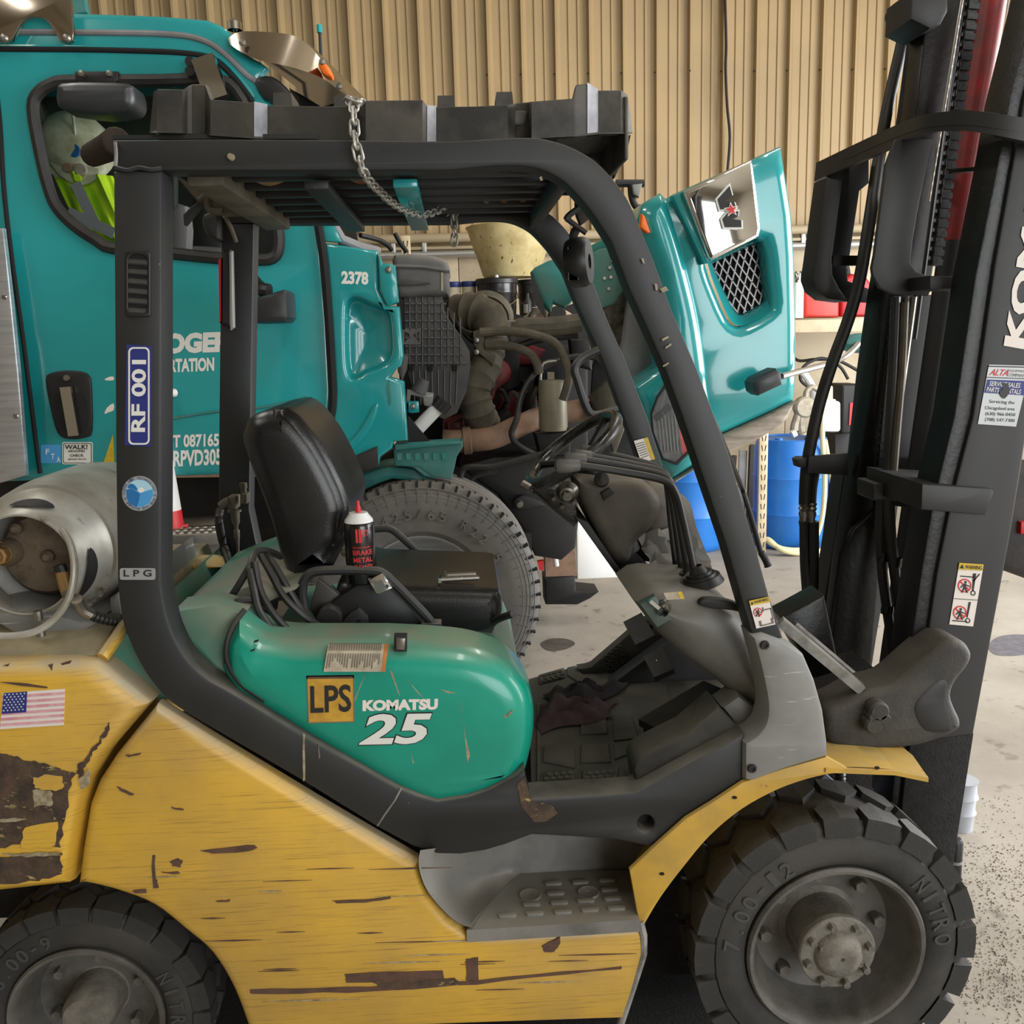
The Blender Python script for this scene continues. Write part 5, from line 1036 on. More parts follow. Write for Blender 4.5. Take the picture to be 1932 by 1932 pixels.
# roof trims of polished steel
sc0 = [(-60, -10), (132, -10), (139, 62), (137, 76), (131, 80), (120, 80)]+crp([(112, 76), (100, 55), (86, 37), (70, 32), (52, 33), (40, 44), (30, 62), (22, 76)], 3, False)+[(14, 80), (-60, 82)]
pv = G().plate(sc0, YT-.06, .02, .004).out('scalloped_roof_trim', M['mirror'], TK)
for a in (7, 125): G().lathe([(0, -.012), (.012, -.01), (.018, 0)], at(a, 72, YT-.06), (0, 1, 0), 12).out('trim_screw', M['steel'], pv)
G().plate([(136, -10), (157, -10), (162, 22), (138, 26)], YT+.3, .05).out('roof_rear_corner', M['tealdull'], TK)
vz = [(430, 72, YT-.04), (452, 60, YT-.05), (501, 60, YT-.05), (553, 67, YT-.04), (585, 88, YT), (607, 114, YT+.04), (634, 148, YT+.1), (656, 180, YT+.15)]
vb = [(434, 84, YT-.05), (460, 101, YT-.06), (491, 114, YT-.07), (530, 122, YT-.06), (568, 132, YT-.04), (607, 147, YT), (634, 166, YT+.08), (656, 181, YT+.15)]
A_, B2 = cr([at(*q) for q in vz], 3), cr([at(*q) for q in vb], 3)
vs_ = G().grid([B2, A_, [p+V(0, .25, .05) for p in A_], [p+V(.1, 1.1, .08) for p in A_], [p+V(0, 2.1, .0) for p in A_]]).out('sun_visor', M['mirror'], TK, smooth=24)
G().plate(crp([(604, 122), (616, 124), (626, 136), (630, 148), (624, 151), (612, 145), (604, 132)], 2), YT+.0, .06, .012, Y0=YT-.05).out('marker_lamp', M['orange'], vs_)
for a, b in ((457, 80), (608, 116), (640, 162)): G().lathe([(0, -.01), (.012, -.008), (.014, 0)], at(a, b, YT-.09), (0, 1, 0), 10).out('visor_screw', M['steel'], vs_)
G().lathe([(.03, 0), (.03, .03), (.015, .04), (.0, .05)], at(443, 57, YT+.05), (0, 0, 1), 12).out('roof_horn_mount', M['chrome'], vs_)
G().tube([at(603, 55, YT+.9), at(606, 120, YT+.9)], .008, 8).out('whip_aerial', M['dark'], TK); G().tube([at(602, 47, YT+.9), at(603, 62, YT+.9)], .014, 8).out('aerial_tip', M['teal'], TK)
# windshield, A pillar and cowl
G().plate(crp([(482, 158), (492, 146), (515, 146), (540, 165), (560, 190), (580, 230), (560, 235), (530, 200), (500, 190)], 2), YT-.0, .1, .02, Y0=YT-.03).out('pillar_cover', M['plastic'], TK)
ws = [at(505, 128, YT+.08), at(600, 300, YT+.08), at(638, 452, YT+.08), at(715, 474, YT+.35)]
wsf = [p+V(.15, 1.9, 0) for p in ws]
G().add([at(520, 130, YT+.1), at(648, 450, YT+.1), at(735, 474, YT+.5), V(at(740, 474, YT+.5).x+.1, 6.2, at(735, 474, YT+.5).z), V(at(650, 450, YT).x+.1, 6.4, at(650, 450, YT).z+.1), V(at(520, 130, YT).x+.1, 6.4, at(520, 130, YT).z)], [(0, 1, 4, 5), (1, 2, 3, 4)]).out('windshield', M['glass'], TK)
G().tube([at(612, 380, YT+.02), at(628, 424, YT+.02), at(645, 452, YT+.04), at(680, 466, YT+.1), at(712, 474, YT+.2)], .022, 10).out('windshield_seal', M['liner'], TK)
G().plate([(606, 419), (628, 419), (644, 455), (640, 457), (612, 455)], YT+.0, .03, .006).out('pillar_foot', M['teal'], TK)
ptube([(680, 444, YT+.4), (712, 452, YT+.5), (728, 460, YT+.6), (738, 470, YT+.7)], .012).out('wiper_arm', M['dark'], TK)
ptube([(745, 440, YT+.8), (755, 458, YT+.8), (768, 476, YT+.8)], .012).out('wiper_arm', M['dark'], TK)
G().plate([(606, 200), (655, 185), (660, 215), (560, 215), (545, 165), (570, 178)], YT+.6, .5, .02).out('roof_light_pod', M['dark'], TK)
# front cowl panel with the pressed pocket
COW = [(613, 458), (712, 473), (714, 545), (729, 577), (753, 578), (761, 670), (757, 690), (745, 698), (736, 712), (762, 720), (769, 832), (742, 834), (740, 846), (717, 862), (713, 882), (640, 905), (600, 880), (588, 862), (610, 832), (627, 790), (632, 740), (625, 620), (617, 500)]
POC = crp([(652, 590), (656, 566), (672, 560), (700, 572), (730, 584), (738, 600), (742, 650), (738, 676), (722, 692), (690, 704), (668, 716), (656, 704), (652, 660)], 3)
cw2 = G().plate(COW, YT-.005, .08, .016, [POC], seg=3).out('cowl_panel', M['teal'], TK, smooth=50)
pts0 = [at(a, b, YT+.012) for a, b in POC]; cen = sum(pts0, V(0, 0, 0))/len(pts0)
G().grid([[p*1 for p in pts0+pts0[:1]], [cen+(p-cen)*.93+V(0, .035, 0) for p in pts0+pts0[:1]], [cen+(p-cen)*.84+V(0, .05, 0) for p in pts0+pts0[:1]], [cen+V(0, .05, 0) for p in pts0+pts0[:1]]]).out('pressed_pocket', M['teal'], cw2, smooth=60)
G().plate([(714, 478), (722, 497), (730, 496), (745, 500), (752, 570), (731, 578), (716, 545)], YT-.02, .06, .012).out('cowl_flange', M['teal'], cw2)
G().lathe([(0, -.012), (.01, -.01), (.016, 0)], at(733, 509, YT-.02), (0, 1, 0), 10).out('flange_bolt', M['steel'], cw2)
G().plate(crp([(708, 762), (700, 775), (680, 810), (655, 838), (632, 858), (645, 862), (680, 835), (704, 800), (714, 765)], 2), YT-.012, .03, .006).out('arch_lip', M['teal'], cw2)
G().plate([(735, 716), (738, 760), (735, 765), (731, 730)], YT-.008, .02).out('cowl_rib', M['tealdull'], cw2)
G().plate([(632, 876), (712, 842), (713, 882), (680, 892), (650, 915), (640, 905)], YT-.02, .1, .01).out('arch_flare', M['softblk'], TK)
G().plate(crp([(648, 925), (665, 905), (690, 893), (720, 882), (745, 880), (780, 885), (800, 900), (820, 905), (790, 912), (740, 905), (690, 925), (655, 940)], 2), YT+.1, .3, .02).out('arch_liner', M['tealdull'], TK)
bf = G().plate([(741, 842), (780, 838), (868, 834), (873, 826), (874, 842), (862, 862), (858, 880), (852, 905), (815, 900), (790, 882), (745, 880)], YT+.05, .1, .01).out('fender_bracket', M['tealdull'], TK)
for k in range(6): G().plate([(748+17*k, 855), (758+17*k, 854), (757+17*k, 868), (750+17*k, 868)], YT+.045, .02).out('bracket_recess', M['tealdust'], bf)
G().plate([(745, 838), (868, 832), (872, 838), (745, 850)], YT+.02, .12, .006).out('bracket_shelf', M['tealdull'], bf)
G().plate([(770, 785), (812, 835), (770, 838)], YT+.08, .03).out('gusset', M['dark'], TK)
# steps below the door
zs2 = at(370, 1000, 4.15).z
sp_ = G().box((at(300, 1000, 4.2).x, 4.05, zs2-.05), (at(450, 1000, 4.2).x, 4.5, zs2), .006).out('cab_step', M['step'], TK)
for i in range(8):
    for j in range(3): G().lathe([(.012, .001), (.02, .006), (.024, 0)], V(at(325, 1000, 4.2).x+.035*i, 4.09+.06*j, zs2), (0, 0, 1), 8).out('step_perforation', M['steel'], sp_)
G().plate([(325, 1028), (418, 1026), (418, 1062), (325, 1064)], 4.2, .2).out('battery_box', M['liner'], TK)
G().plate([(-100, 905), (640, 895), (640, 985), (480, 1000), (-100, 1000)], YT+.4, .5).out('chassis_rail', M['dark'], TK)
G().box((x0, 4.7, .45), (at(1000, 900, 4.7).x, 6.1, .75)).out('chassis_rail', M['dark'], TK)
# front tyre
C3 = at(797, 1140, YT); C3.z = max(C3.z, .55); RT = C3.z
pr = [(.30, .03), (.33, .0), (.42, -.014), (.50, -.012), (.525, 0), (.548, .012), (.5625, .03), (.5625, .10), (.553, .105), (.553, .115), (.5625, .12), (.5625, .20), (.553, .205), (.553, .215), (.5625, .22), (.5625, .31), (.553, .315), (.553, .325), (.5625, .33), (.5625, .40), (.53, .42), (.30, .42)]
k = RT/.5625
tt = G().lathe([(r*k, h) for r, h in pr], C3, (0, 1, 0), 96).out('truck_tire', M['trubber'], TK)
for r in (.535, .515, .498, .478): G().lathe([(r*k-.003, -.006), (r*k, -.0135 if r < .51 else -.008), (r*k+.003, -.006)], C3, (0, 1, 0), 96).out('sidewall_rib', M['trubber'], tt)
ntch = G().box((-.005, -.004, .536), (.005, .03, .5655)).out('shoulder_notch', mat('dark_groove', c8(30, 29, 28), .9), tt).data; bpy.data.objects.remove(bpy.data.objects['shoulder_notch'])
for v in ntch.vertices: v.co += off(TK)
sip = G().box((-.0035, .03, .55), (.0035, .09, .5640)).out('tread_sipe', MATS['dark_groove'], tt).data; bpy.data.objects.remove(bpy.data.objects['tread_sipe'])
for v in sip.vertices: v.co += off(TK)
for i in range(56):
    a = 2*PI*i/56; inst('shoulder_notch', ntch, tt, C3, Matrix.Rotation(a, 3, 'Y'), None, (1, 1, k)); inst('tread_sipe', sip, tt, C3+V(0, .0, 0), Matrix.Rotation(a+.05, 3, 'Y') @ Matrix.Rotation(.0, 3, 'Z'), None, (1, 1, k))
for i in range(64):
    a = 2*PI*i/64; u = V(math.sin(a), 0, math.cos(a))
    if u.z > -.3: G().obox(C3+u*.468*k+V(0, -.014, 0), C3+u*.538*k+V(0, -.006, 0), .004, .004, (0, -1, 0)).out('sidewall_tick', M['trubber'], tt)
arctext('size_lettering', '425/65 R22.5', C3, .39*k, .045, 112, 28, M['trubber'], tt, -.019)
G().lathe([(.0, .05), (.1, .03), (.2, .06), (.29*k, .05), (.305*k, .02), (.31*k, .03)], C3, (0, 1, 0), 48).out('truck_rim', M['alu'], tt)
ft = G().lathe([(.3, 0), (.5, .0), (.555, .03), (.555, .3), (.3, .33), (.0, .33)], V(C3.x+.03, 6.15, RT), (0, 1, 0), 48).out('far_truck_tire', M['rubber'], TK)
G().tube([V(C3.x, 4.6, .5), V(C3.x, 6.3, .5)], .07, 12).out('front_axle', M['dark'], TK)
# ---- air filter housing
af = G().plate(crp([(742, 505), (744, 480), (800, 480), (830, 486), (844, 494), (849, 511), (846, 520), (846, 556), (800, 559), (752, 560), (745, 530)], 2), 4.55, .5, .03, seg=3).out('air_filter_housing', M['airbox'], TK)
G().tube([at(a, b, 4.545) for a, b in ((746, 502), (800, 504), (848, 512))], .008, 8).out('housing_lip', M['airbox'], af)
G().plate(crp([(752, 527), (790, 530), (812, 534), (790, 538), (752, 538)], 2), 4.54, .02, .003).out('housing_rib', M['airrib'], af)
G().plate([(832, 514), (836, 514), (836, 549), (832, 549)], 4.54, .01).out('housing_label', M['offwhite'], af)
ap = G().plate([(760, 556), (834, 556), (838, 590), (864, 626), (886, 662), (888, 690), (881, 738), (862, 780), (838, 792), (815, 782), (780, 745), (764, 690)], 4.58, .12, .012).out('air_duct_panel', M['airrib'], TK)
for k in range(9): G().plate([(772+12*k, 560+max(0, (k-4)*10)), (774+12*k, 560+max(0, (k-4)*10)), (774+12*k, 690), (772+12*k, 690)], 4.57, .012).out('duct_rib', M['airbox'], ap)
for k in range(8): G().plate([(764, 572+16*k), (842+max(0, (k-1)*6.5), 572+16*k), (842+max(0, (k-1)*6.5), 574+16*k), (764, 574+16*k)], 4.57, .012).out('duct_rib', M['airbox'], ap)
for k in range(8): G().plate([(778+12*k, 698), (780+12*k, 698), (784+11*k, 770-abs(k-4)*2), (782+11*k, 770-abs(k-4)*2)], 4.57, .012).out('duct_rib', M['airbox'], ap)
G().plate([(760, 622), (794, 622), (794, 650), (760, 650)], 4.572, .01, 0, [[(763, 625), (775, 632), (763, 647)], [(779, 632), (791, 625), (791, 647)]]).out('duct_bracket', M['airbox'], ap)
for a in (776, 812, 858): G().plate([(a-5, 688), (a+5, 688), (a+4, 700), (a-4, 700)], 4.565, .02).out('duct_clip', M['black'], ap)
G().plate([(752, 672), (762, 670), (770, 672), (766, 700), (758, 720), (750, 700)], 4.45, .06, .01).out('rubber_flap', M['airrib'], TK)
# filler pipe and bracket
fp = G().tube([at(781, 816, 4.4), at(820, 775, 4.4), at(828, 766, 4.4)], .032, 16).out('filler_pipe', M['white'], TK)
G().tube([at(826, 772, 4.4), at(839, 756, 4.4)], .042, 16).out('filler_cap', M['plastic'], fp)
G().plate([(768, 735), (818, 742), (816, 768), (800, 765), (798, 750), (775, 745), (772, 762), (766, 760)], 4.38, .03, .004).out('filler_bracket', M['cover'], fp)
G().tube([at(790, 740, 4.4), at(800, 716, 4.4)], [.04, .026], 14).out('rubber_buffer', M['airrib'], fp)
G().plate([(770, 757), (790, 757), (791, 778), (778, 780), (770, 778)], 4.35, .02, .004).out('cowl_tab', M['teal'], cw2)
G().lathe([(0, -.012), (.01, -.01), (.014, 0)], at(779, 767, 4.35), (0, 1, 0), 10).out('flange_bolt', M['steel'], cw2)
# ---- engine
eb = G().plate([(850, 690), (1020, 640), (1110, 660), (1110, 860), (1000, 900), (850, 880)], 5.25, .6, .03).out('engine_block', M['dark'], TK)
for q in ([(955, 662), (1000, 650), (1030, 660), (1010, 690), (975, 690)], [(950, 745), (985, 735), (990, 790), (955, 800)], [(925, 725), (950, 700), (962, 740), (945, 775), (925, 770)], [(835, 795), (875, 780), (900, 800), (890, 830), (840, 838)], [(870, 850), (950, 850), (950, 880), (875, 890)], [(1015, 700), (1022, 690), (1024, 760), (1010, 760)]):
    G().plate(q, 5.18, .1, .02).out('red_casting', M['engred'], eb)
for q in ([(985, 720), (1012, 712), (1014, 780), (990, 790)], [(905, 690), (935, 690), (925, 760), (905, 770)], [(1075, 640), (1115, 640), (1118, 700), (1080, 690)]):
    G().plate(q, 5.1, .1, .02).out('engine_bracket', M['dark'], eb)
for k in range(5): ptube([(930+22*k, 770+8*k, 5.05), (945+20*k, 735+6*k, 5.0), (960+18*k, 760-10*k, 5.0)], .012).out('fuel_pipe', M['olive' if k % 2 else 'softblk'], eb)
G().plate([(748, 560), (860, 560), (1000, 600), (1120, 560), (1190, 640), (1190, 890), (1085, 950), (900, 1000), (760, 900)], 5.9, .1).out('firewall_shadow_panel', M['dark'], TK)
G().plate([(935, 660), (982, 655), (980, 730), (940, 745)], 5.15, .3, .02).out('engine_cover', M['dark'], TK)
G().plate(crp([(928, 700), (950, 680), (965, 700), (960, 720), (940, 735), (930, 760), (920, 740)], 2), 5.0, .1, .02).out('engine_housing', M['engred'], TK)
G().plate([(1022, 685), (1072, 682), (1070, 745), (1024, 745)], 4.9, .3, .02).out('engine_module', M['dark'], TK); G().plate([(1033, 702), (1046, 702), (1046, 724), (1033, 724)], 4.89, .01).out('module_label', M['offwhite'], TK)
# ribbed air elbow
P_ = cr([at(*q) for q in ((862, 595, 5.0), (885, 588, 4.95), (918, 600, 4.9), (928, 640, 4.9), (915, 690, 4.85), (895, 735, 4.8), (902, 775, 4.8), (912, 800, 4.85))], 8)
G().tube(P_, [(.095 if i < 22 else .078 if i < 30 else .085)*(1.07 if i % 4 == 0 else .97) for i in range(len(P_))], 18).out('ribbed_air_elbow', M['olive'], TK)
G().lathe([(.13, 0), (.14, .02), (.12, .05), (.1, .06), (.06, .08), (0, .085)], at(918, 600, 5.0), (.1, -1, .2), 28).out('turbo_housing', M['olive'], TK)
for r in (.075, .10, .125): G().lathe([(r-.008, .0), (r, -.02 if r > .1 else .02), (r+.008, .0)], at(915, 606, 4.93), (.1, 1, -.2), 28).out('housing_ring', M['olive'], TK)
G().plate([(892, 625), (912, 622), (914, 660), (936, 672), (930, 690), (905, 668), (893, 650)], 4.75, .06, .008).out('hose_bracket', M['olive'], TK)
for b in (642, 664): G().lathe([(0, -.02), (.012, -.018), (.018, 0)], at(899, b, 4.75), (0, 1, 0), 12).out('bracket_bolt', M['steel'], TK)
# coolant tank and pipes
ct = G().plate(crp([(985, 620), (1000, 592), (1020, 584), (1060, 582), (1085, 596), (1092, 612), (1060, 622), (1000, 626)], 3), 5.3, .35, .04, seg=3).out('coolant_tank', mat('stained_tan_tank', c8(178, 160, 132), .6, 0, c8(150, 130, 105), 5), TK)
G().lathe([(0, -.03), (.045, -.03), (.05, -.024), (.05, 0)], at(1051, 596, 5.28), (0, 1, -.2), 24).out('coolant_cap', M['plastic'], ct)
ptube([(1000, 606, 5.25), (1008, 590, 5.25), (1030, 586, 5.25)], .02).out('tank_hose', M['olive'], ct)
for q, r, m, n in (([(958, 628, 5.0), (985, 618, 5.0), (1040, 616, 5.0), (1095, 609, 5.0)], .05, 'olive', 'coolant_pipe'), ([(905, 627, 4.7), (960, 625, 4.7), (1010, 632, 4.7), (1050, 650, 4.7), (1070, 690, 4.65), (1072, 720, 4.6), (1062, 755, 4.6)], .022, 'olive', 'engine_hose'), ([(915, 650, 4.75), (955, 652, 4.75), (990, 662, 4.75), (1010, 680, 4.72), (1018, 705, 4.72)], .022, 'olive', 'engine_hose'), ([(1180, 685, 4.9), (1100, 672, 4.85), (1050, 682, 4.8), (1010, 705, 4.75), (985, 745, 4.7), (975, 790, 4.65), (965, 820, 4.65), (985, 845, 4.65), (1060, 880, 4.7)], .015, 'softblk', 'engine_hose'), ([(978, 652, 5.05), (1020, 640, 5.05), (1090, 632, 5.05)], .02, 'softblk', 'engine_hose'), ([(1020, 745, 4.75), (1022, 690, 4.75), (1050, 680, 4.75)], .01, 'steel', 'engine_pipe'), ([(845, 596, 5.0), (900, 604, 4.9), (972, 606, 4.9)], .006, 'steel', 'engine_pipe'), ([(850, 604, 4.95), (862, 606, 4.9), (872, 622, 4.85), (892, 630, 4.8)], .012, 'steel', 'engine_pipe'), ([(905, 800, 5.0), (930, 800, 5.0), (960, 775, 5.0)], .03, 'dark', 'engine_hose')):
    ptube(q, r).out(n, M[m], TK)
G().lathe([(0, .25), (.062, .25), (.07, .235), (.072, .02), (.066, 0), (0, 0)], at(1044, 812, 4.7), (0, 0, 1), 28).out('oil_filter', mat('dusty_olive_filter', c8(130, 124, 104), .5, .2, c8(112, 106, 88), 5), TK)
G().plate([(1010, 818), (1080, 814), (1075, 860), (1020, 862)], 4.72, .2, .02).out('filter_base', M['dark'], TK)
# exhaust pipe with clamp
P_ = cr([at(*q) for q in ((835, 832, 4.75), (870, 832, 4.75), (930, 826, 4.75), (975, 806, 4.8), (1030, 785, 4.9), (1120, 770, 5.0))], 5)
G().tube(P_, .058, 20).out('exhaust_pipe', M['pipe'], TK); G().lathe([(.064, 0), (.07, .004), (.07, .04), (.064, .044)], at(873, 832, 4.75), (1, 0, .05), 24).out('pipe_clamp', M['pipe'], TK)
G().plate([(845, 800), (872, 785), (880, 815), (850, 830)], 4.9, .1, .02).out('pump_body', M['engred'], TK)
# chassis front end
G().plate([(868, 880), (930, 862), (1060, 858), (1090, 870), (1092, 985), (1086, 1035), (1060, 1058), (1010, 1050), (985, 1000), (940, 935), (890, 900)], 4.75, .4, .02).out('chassis_front', M['dark'], TK)
ptube([(868, 900, 4.6), (880, 882, 4.6), (930, 880, 4.6), (1000, 862, 4.6), (1040, 852, 4.6)], .016).out('chassis_hose', M['softblk'], TK)
ptube([(885, 920, 4.65), (895, 900, 4.65), (940, 890, 4.65)], .013).out('chassis_hose', M['softblk'], TK)
G().plate(crp([(970, 945), (985, 935), (1005, 940), (1030, 955), (985, 962), (972, 958)], 2), 4.68, .05, .01).out('spring_shackle', M['dark'], TK)
G().lathe([(0, -.03), (.014, -.03), (.02, 0)], at(980, 951, 4.68), (0, 1, 0), 12).out('shackle_pin', M['steel'], TK)
G().plate([(1028, 1048), (1085, 1044), (1088, 1086), (1030, 1088)], 5.2, .1).out('tow_plate', M['pipe'], TK); G().tube([at(1047, 1048, 5.1), at(1050, 1068, 5.1)], .015, 10).out('tow_pin', M['white'], TK); G().plate([(1014, 1060), (1026, 1058), (1026, 1076), (1018, 1076)], 5.1, .04).out('red_tag', M['redp'], TK)
G().plate(crp([(1028, 1092), (1084, 1086), (1088, 1113), (1130, 1117), (1115, 1130), (1090, 1142), (1030, 1142)], 1), 5.5, .2, .02).out('lower_bumper', M['dark'], TK)
# ---- tilted hood
YH = 4.0
HF = [(1217, 380), (1249, 361), (1260, 372), (1273, 364), (1421, 298), (1478, 272), (1488, 335), (1499, 405), (1504, 483), (1507, 612), (1507, 700), (1503, 755), (1460, 778), (1362, 822), (1318, 878), (1272, 907), (1243, 870), (1228, 830), (1210, 762), (1199, 731), (1256, 690), (1250, 600), (1240, 520), (1218, 460), (1205, 420)]
PK = crp([(1337, 505), (1345, 490), (1430, 452), (1446, 470), (1452, 520), (1458, 572), (1450, 588), (1408, 612), (1390, 614), (1375, 600), (1355, 555)], 2)
hf = G().plate(HF, YH, .5, .05, [PK], seg=4).out('tilted_hood', M['teal'], TK, 'glossy teal hood tilted forward with grille opening', smooth=55)
FN = [(1215, 382), (1249, 361), (1262, 374)]+crp([(1262, 374), (1282, 430), (1305, 510), (1326, 600), (1340, 700), (1352, 826)], 4, False)[1:]+[(1318, 878), (1272, 907), (1243, 870), (1228, 830), (1210, 762), (1199, 731), (1256, 690), (1250, 600), (1240, 520), (1218, 460), (1205, 420)]
G().plate(FN, YH-.04, .12, .07, seg=4).out('hood_fender', M['teal'], hf, smooth=60)
GR = [(1341, 499), (1428, 458), (1436, 500), (1441, 555), (1436, 573), (1400, 593), (1387, 590), (1362, 545)]
gb = G().plate([(a+(a-1395)*.06, b+(b-530)*.06) for a, b in GR], YH+.13, .02).out('grille_back', M['black'], hf)
pa = [at(p.x, p.y, YH+.03) for p in loopseq([(a, b) for a, b in PK], 60)]; pb_ = [at(p.x, p.y, YH+.125) for p in loopseq(GR, 60)]
k0 = min(range(60), key=lambda k: sum((pa[i]-pb_[(i+k) % 60]).length for i in range(60))); pb_ = [pb_[(i+k0) % 60] for i in range(60)]
G().grid([pa+pa[:1], [p.lerp(q, .75)+V(0, -.035, 0) for p, q in zip(pa, pb_)]+[pa[0].lerp(pb_[0], .75)+V(0, -.035, 0)], pb_+pb_[:1], [q+V(0, .02, 0) for q in pb_+pb_[:1]]]).out('grille_pocket', M['teal'], hf, smooth=50)
wire = mat('grille_wire', c8(150, 145, 145), .4, .5)
def inpoly(x, y, P):
    r = False; j = len(P)-1
    for i in range(len(P)):
        if (P[i][1] > y) != (P[j][1] > y) and x < (P[j][0]-P[i][0])*(y-P[i][1])/(P[j][1]-P[i][1])+P[i][0]: r = not r
        j = i
    return r
def clipline(x, y, dx, dy):
    ts = [t for t in range(-220, 221) if inpoly(x+dx*t, y+dy*t, GR)]
    return ((x+dx*min(ts), y+dy*min(ts)), (x+dx*max(ts), y+dy*max(ts))) if len(ts) > 3 else None
for k in range(-12, 13):
    for dx, dy, sx, sy in ((.60, .80, 13, -6), (-.25, .97, 13, -2)):
        q = clipline(1395+sx*k, 525+sy*k, dx, dy)
        if q: G().tube([at(*q[0], YH+.115), at(*q[1], YH+.115)], .0045, 6).out('grille_wire', wire, gb)
epx = [at(a, b, YH-.05) for a, b in [(1286, 363), (1421, 298), (1425, 305), (1441, 430), (1436, 448), (1345, 492), (1336, 488)]]; exc = at(1382, 392, YH-.05).x
ep = G().slab([[(p.x-exc, p.z) for p in epx]], ((exc, YH-.05, 0), (1, .16, 0), (0, 0, 1), (0, 1, 0)), .06, .02, 3).out('grille_plate', M['chrome'], hf)
G().plate([(1268, 369), (1288, 360), (1341, 482), (1342, 495), (1328, 498)], YH-.04, .05, .012).out('plate_side', M['teal'], hf)
E = lambda L_: [(1100+a/3.864, 250+b/3.864) for a, b in L_]
for q in ([(965, 485), (1072, 368), (1096, 455), (1032, 502), (1112, 508), (1128, 558), (990, 576)], [(1000, 630), (1045, 578), (1142, 560), (1136, 608), (1088, 632), (1166, 640), (1168, 703), (1022, 703)]):
    G().plate(E(q), YH-.068, .004).out('emblem_border', M['whitep'], ep, smooth=0)
    cx_ = sum(a for a, b in q)/len(q); cy_ = sum(b for a, b in q)/len(q)
    G().plate(E([(cx_+(a-cx_)*.82, cy_+(b-cy_)*.82) for a, b in q]), YH-.070, .004).out('emblem_letter', M['ink'], ep, smooth=0)
star = lambda r: E([(1082+r*(1 if j % 2 == 0 else .42)*math.sin(math.radians(36*j-8)), 562-r*(1 if j % 2 == 0 else .42)*math.cos(math.radians(36*j-8))) for j in range(10)])
G().plate(star(58), YH-.072, .004).out('emblem_border', M['whitep'], ep, smooth=0); G().plate(star(42), YH-.074, .004).out('emblem_star', M['redp'], ep, smooth=0)
bp = G().plate([(1503, 757), (1499, 766), (1489, 788), (1476, 804), (1435, 828), (1373, 856), (1318, 884), (1275, 912), (1270, 906), (1318, 878), (1362, 822), (1460, 778)], YH-.0, .4, .02).out('bumper_strip', mat('scuffed_grey_bumper', c8(165, 155, 140), .7, 0, c8(130, 120, 108), 8, stretch=(1, 1, 6)), hf)
hl = G().plate([(1228, 780), (1240, 748), (1259, 720), (1274, 752), (1305, 824), (1305, 852), (1278, 878), (1250, 868), (1231, 815)], YH-.055, .05, .008).out('headlight', M['lens'], hf)
G().plate([(1230, 782), (1242, 750), (1259, 726), (1302, 824), (1302, 851), (1277, 874), (1252, 865), (1233, 815)], YH-.0435, .02).out('headlight_bowl', mat('lamp_bowl_grey', c8(92, 92, 94), .3, .5, c8(140, 138, 135), 9), hl)
G().plate([(1228, 780), (1240, 748), (1259, 720), (1274, 752), (1305, 824), (1305, 852), (1278, 878), (1250, 868), (1231, 815)], YH-.058, .012, .003, [[(1232, 782), (1243, 752), (1259, 729), (1270, 754), (1300, 825), (1300, 849), (1277, 872), (1253, 863), (1235, 815)]]).out('headlight_rim', M['plastic'], hl)
G().plate([(1234, 786), (1262, 762), (1271, 768), (1240, 796)], YH-.052, .004).out('lamp_divider', M['plastic'], hl)
for k in range(9): G().plate([(1240+6.5*k, 785-k*.5), (1242+6.5*k, 785-k*.5), (1249+6.3*k, 850+k*.5), (1247+6.3*k, 850+k*.5)], YH-.05, .006).out('lens_rib', M['cover'], hl)
G().plate([(1278, 778), (1284, 776), (1300, 850), (1288, 858)], YH-.052, .006).out('turn_reflector', M['redp'], hl)
G().plate([(1211, 402), (1217, 408), (1227, 438), (1222, 440), (1208, 429)], YH-.06, .04, .006).out('hood_marker_lamp', M['orange'], hf)
hm = G().plate([(1421, 722), (1428, 713), (1466, 695), (1475, 703), (1478, 726), (1433, 747), (1424, 740)], YH-.2, .12, .02).out('hood_mirror', mat('black_mirror_shell', c8(40, 42, 44), .4), TK)
ptube([(1475, 710, YH-.14), (1500, 703, YH-.1), (1560, 687, YH), (1595, 672, YH+.02), (1620, 648, YH+.05)], .013).out('mirror_stalk', M['steelrod'], hm)
G().plate(crp([(1592, 650), (1610, 635), (1640, 628), (1660, 640), (1650, 665), (1615, 664)], 3), YH+.05, .1, .03).out('fender_mirror_shell', M['tealdull'], hm)
# inner side of the hood and arch
G().plate([(1215, 440), (1243, 480), (1252, 560), (1250, 600), (1230, 600), (1222, 520)], YH+.1, .05, .01).out('hood_liner', M['liner'], hf)
G().plate(crp([(1180, 640), (1190, 560), (1215, 520), (1240, 560), (1252, 620), (1250, 680), (1195, 730), (1175, 700), (1165, 690)], 2), YH+.3, .1, .02).out('hood_liner', M['liner'], hf)
G().plate(crp([(1120, 600), (1150, 545), (1190, 520), (1200, 560), (1180, 640), (1170, 700), (1140, 680)], 2), YH+.5, .3, .02).out('arch_inner', M['grime'], hf)
G().plate([(1110, 482), (1130, 470), (1162, 463), (1186, 528), (1178, 545), (1160, 572), (1135, 582), (1118, 560)], YH+.35, .05, .008).out('hood_bracket', M['tealdust'], hf)
G().plate([(1108, 466), (1150, 445), (1180, 438), (1186, 462), (1112, 482)], YH+.45, .05, .008).out('hood_bracket', M['tealdust'], hf)
G().plate(crp([(1003, 512), (1022, 498), (1048, 488), (1060, 500), (1078, 530), (1085, 560), (1066, 580), (1045, 572), (1040, 590), (1024, 570), (1012, 540)], 2), YH+.8, .1, .02).out('hood_bracket', M['tealdust'], hf)
G().plate([(1002, 512), (1014, 540), (1026, 572), (1030, 600), (1012, 575), (1003, 535)], YH+.78, .03).out('rubber_strip', M['softblk'], hf)
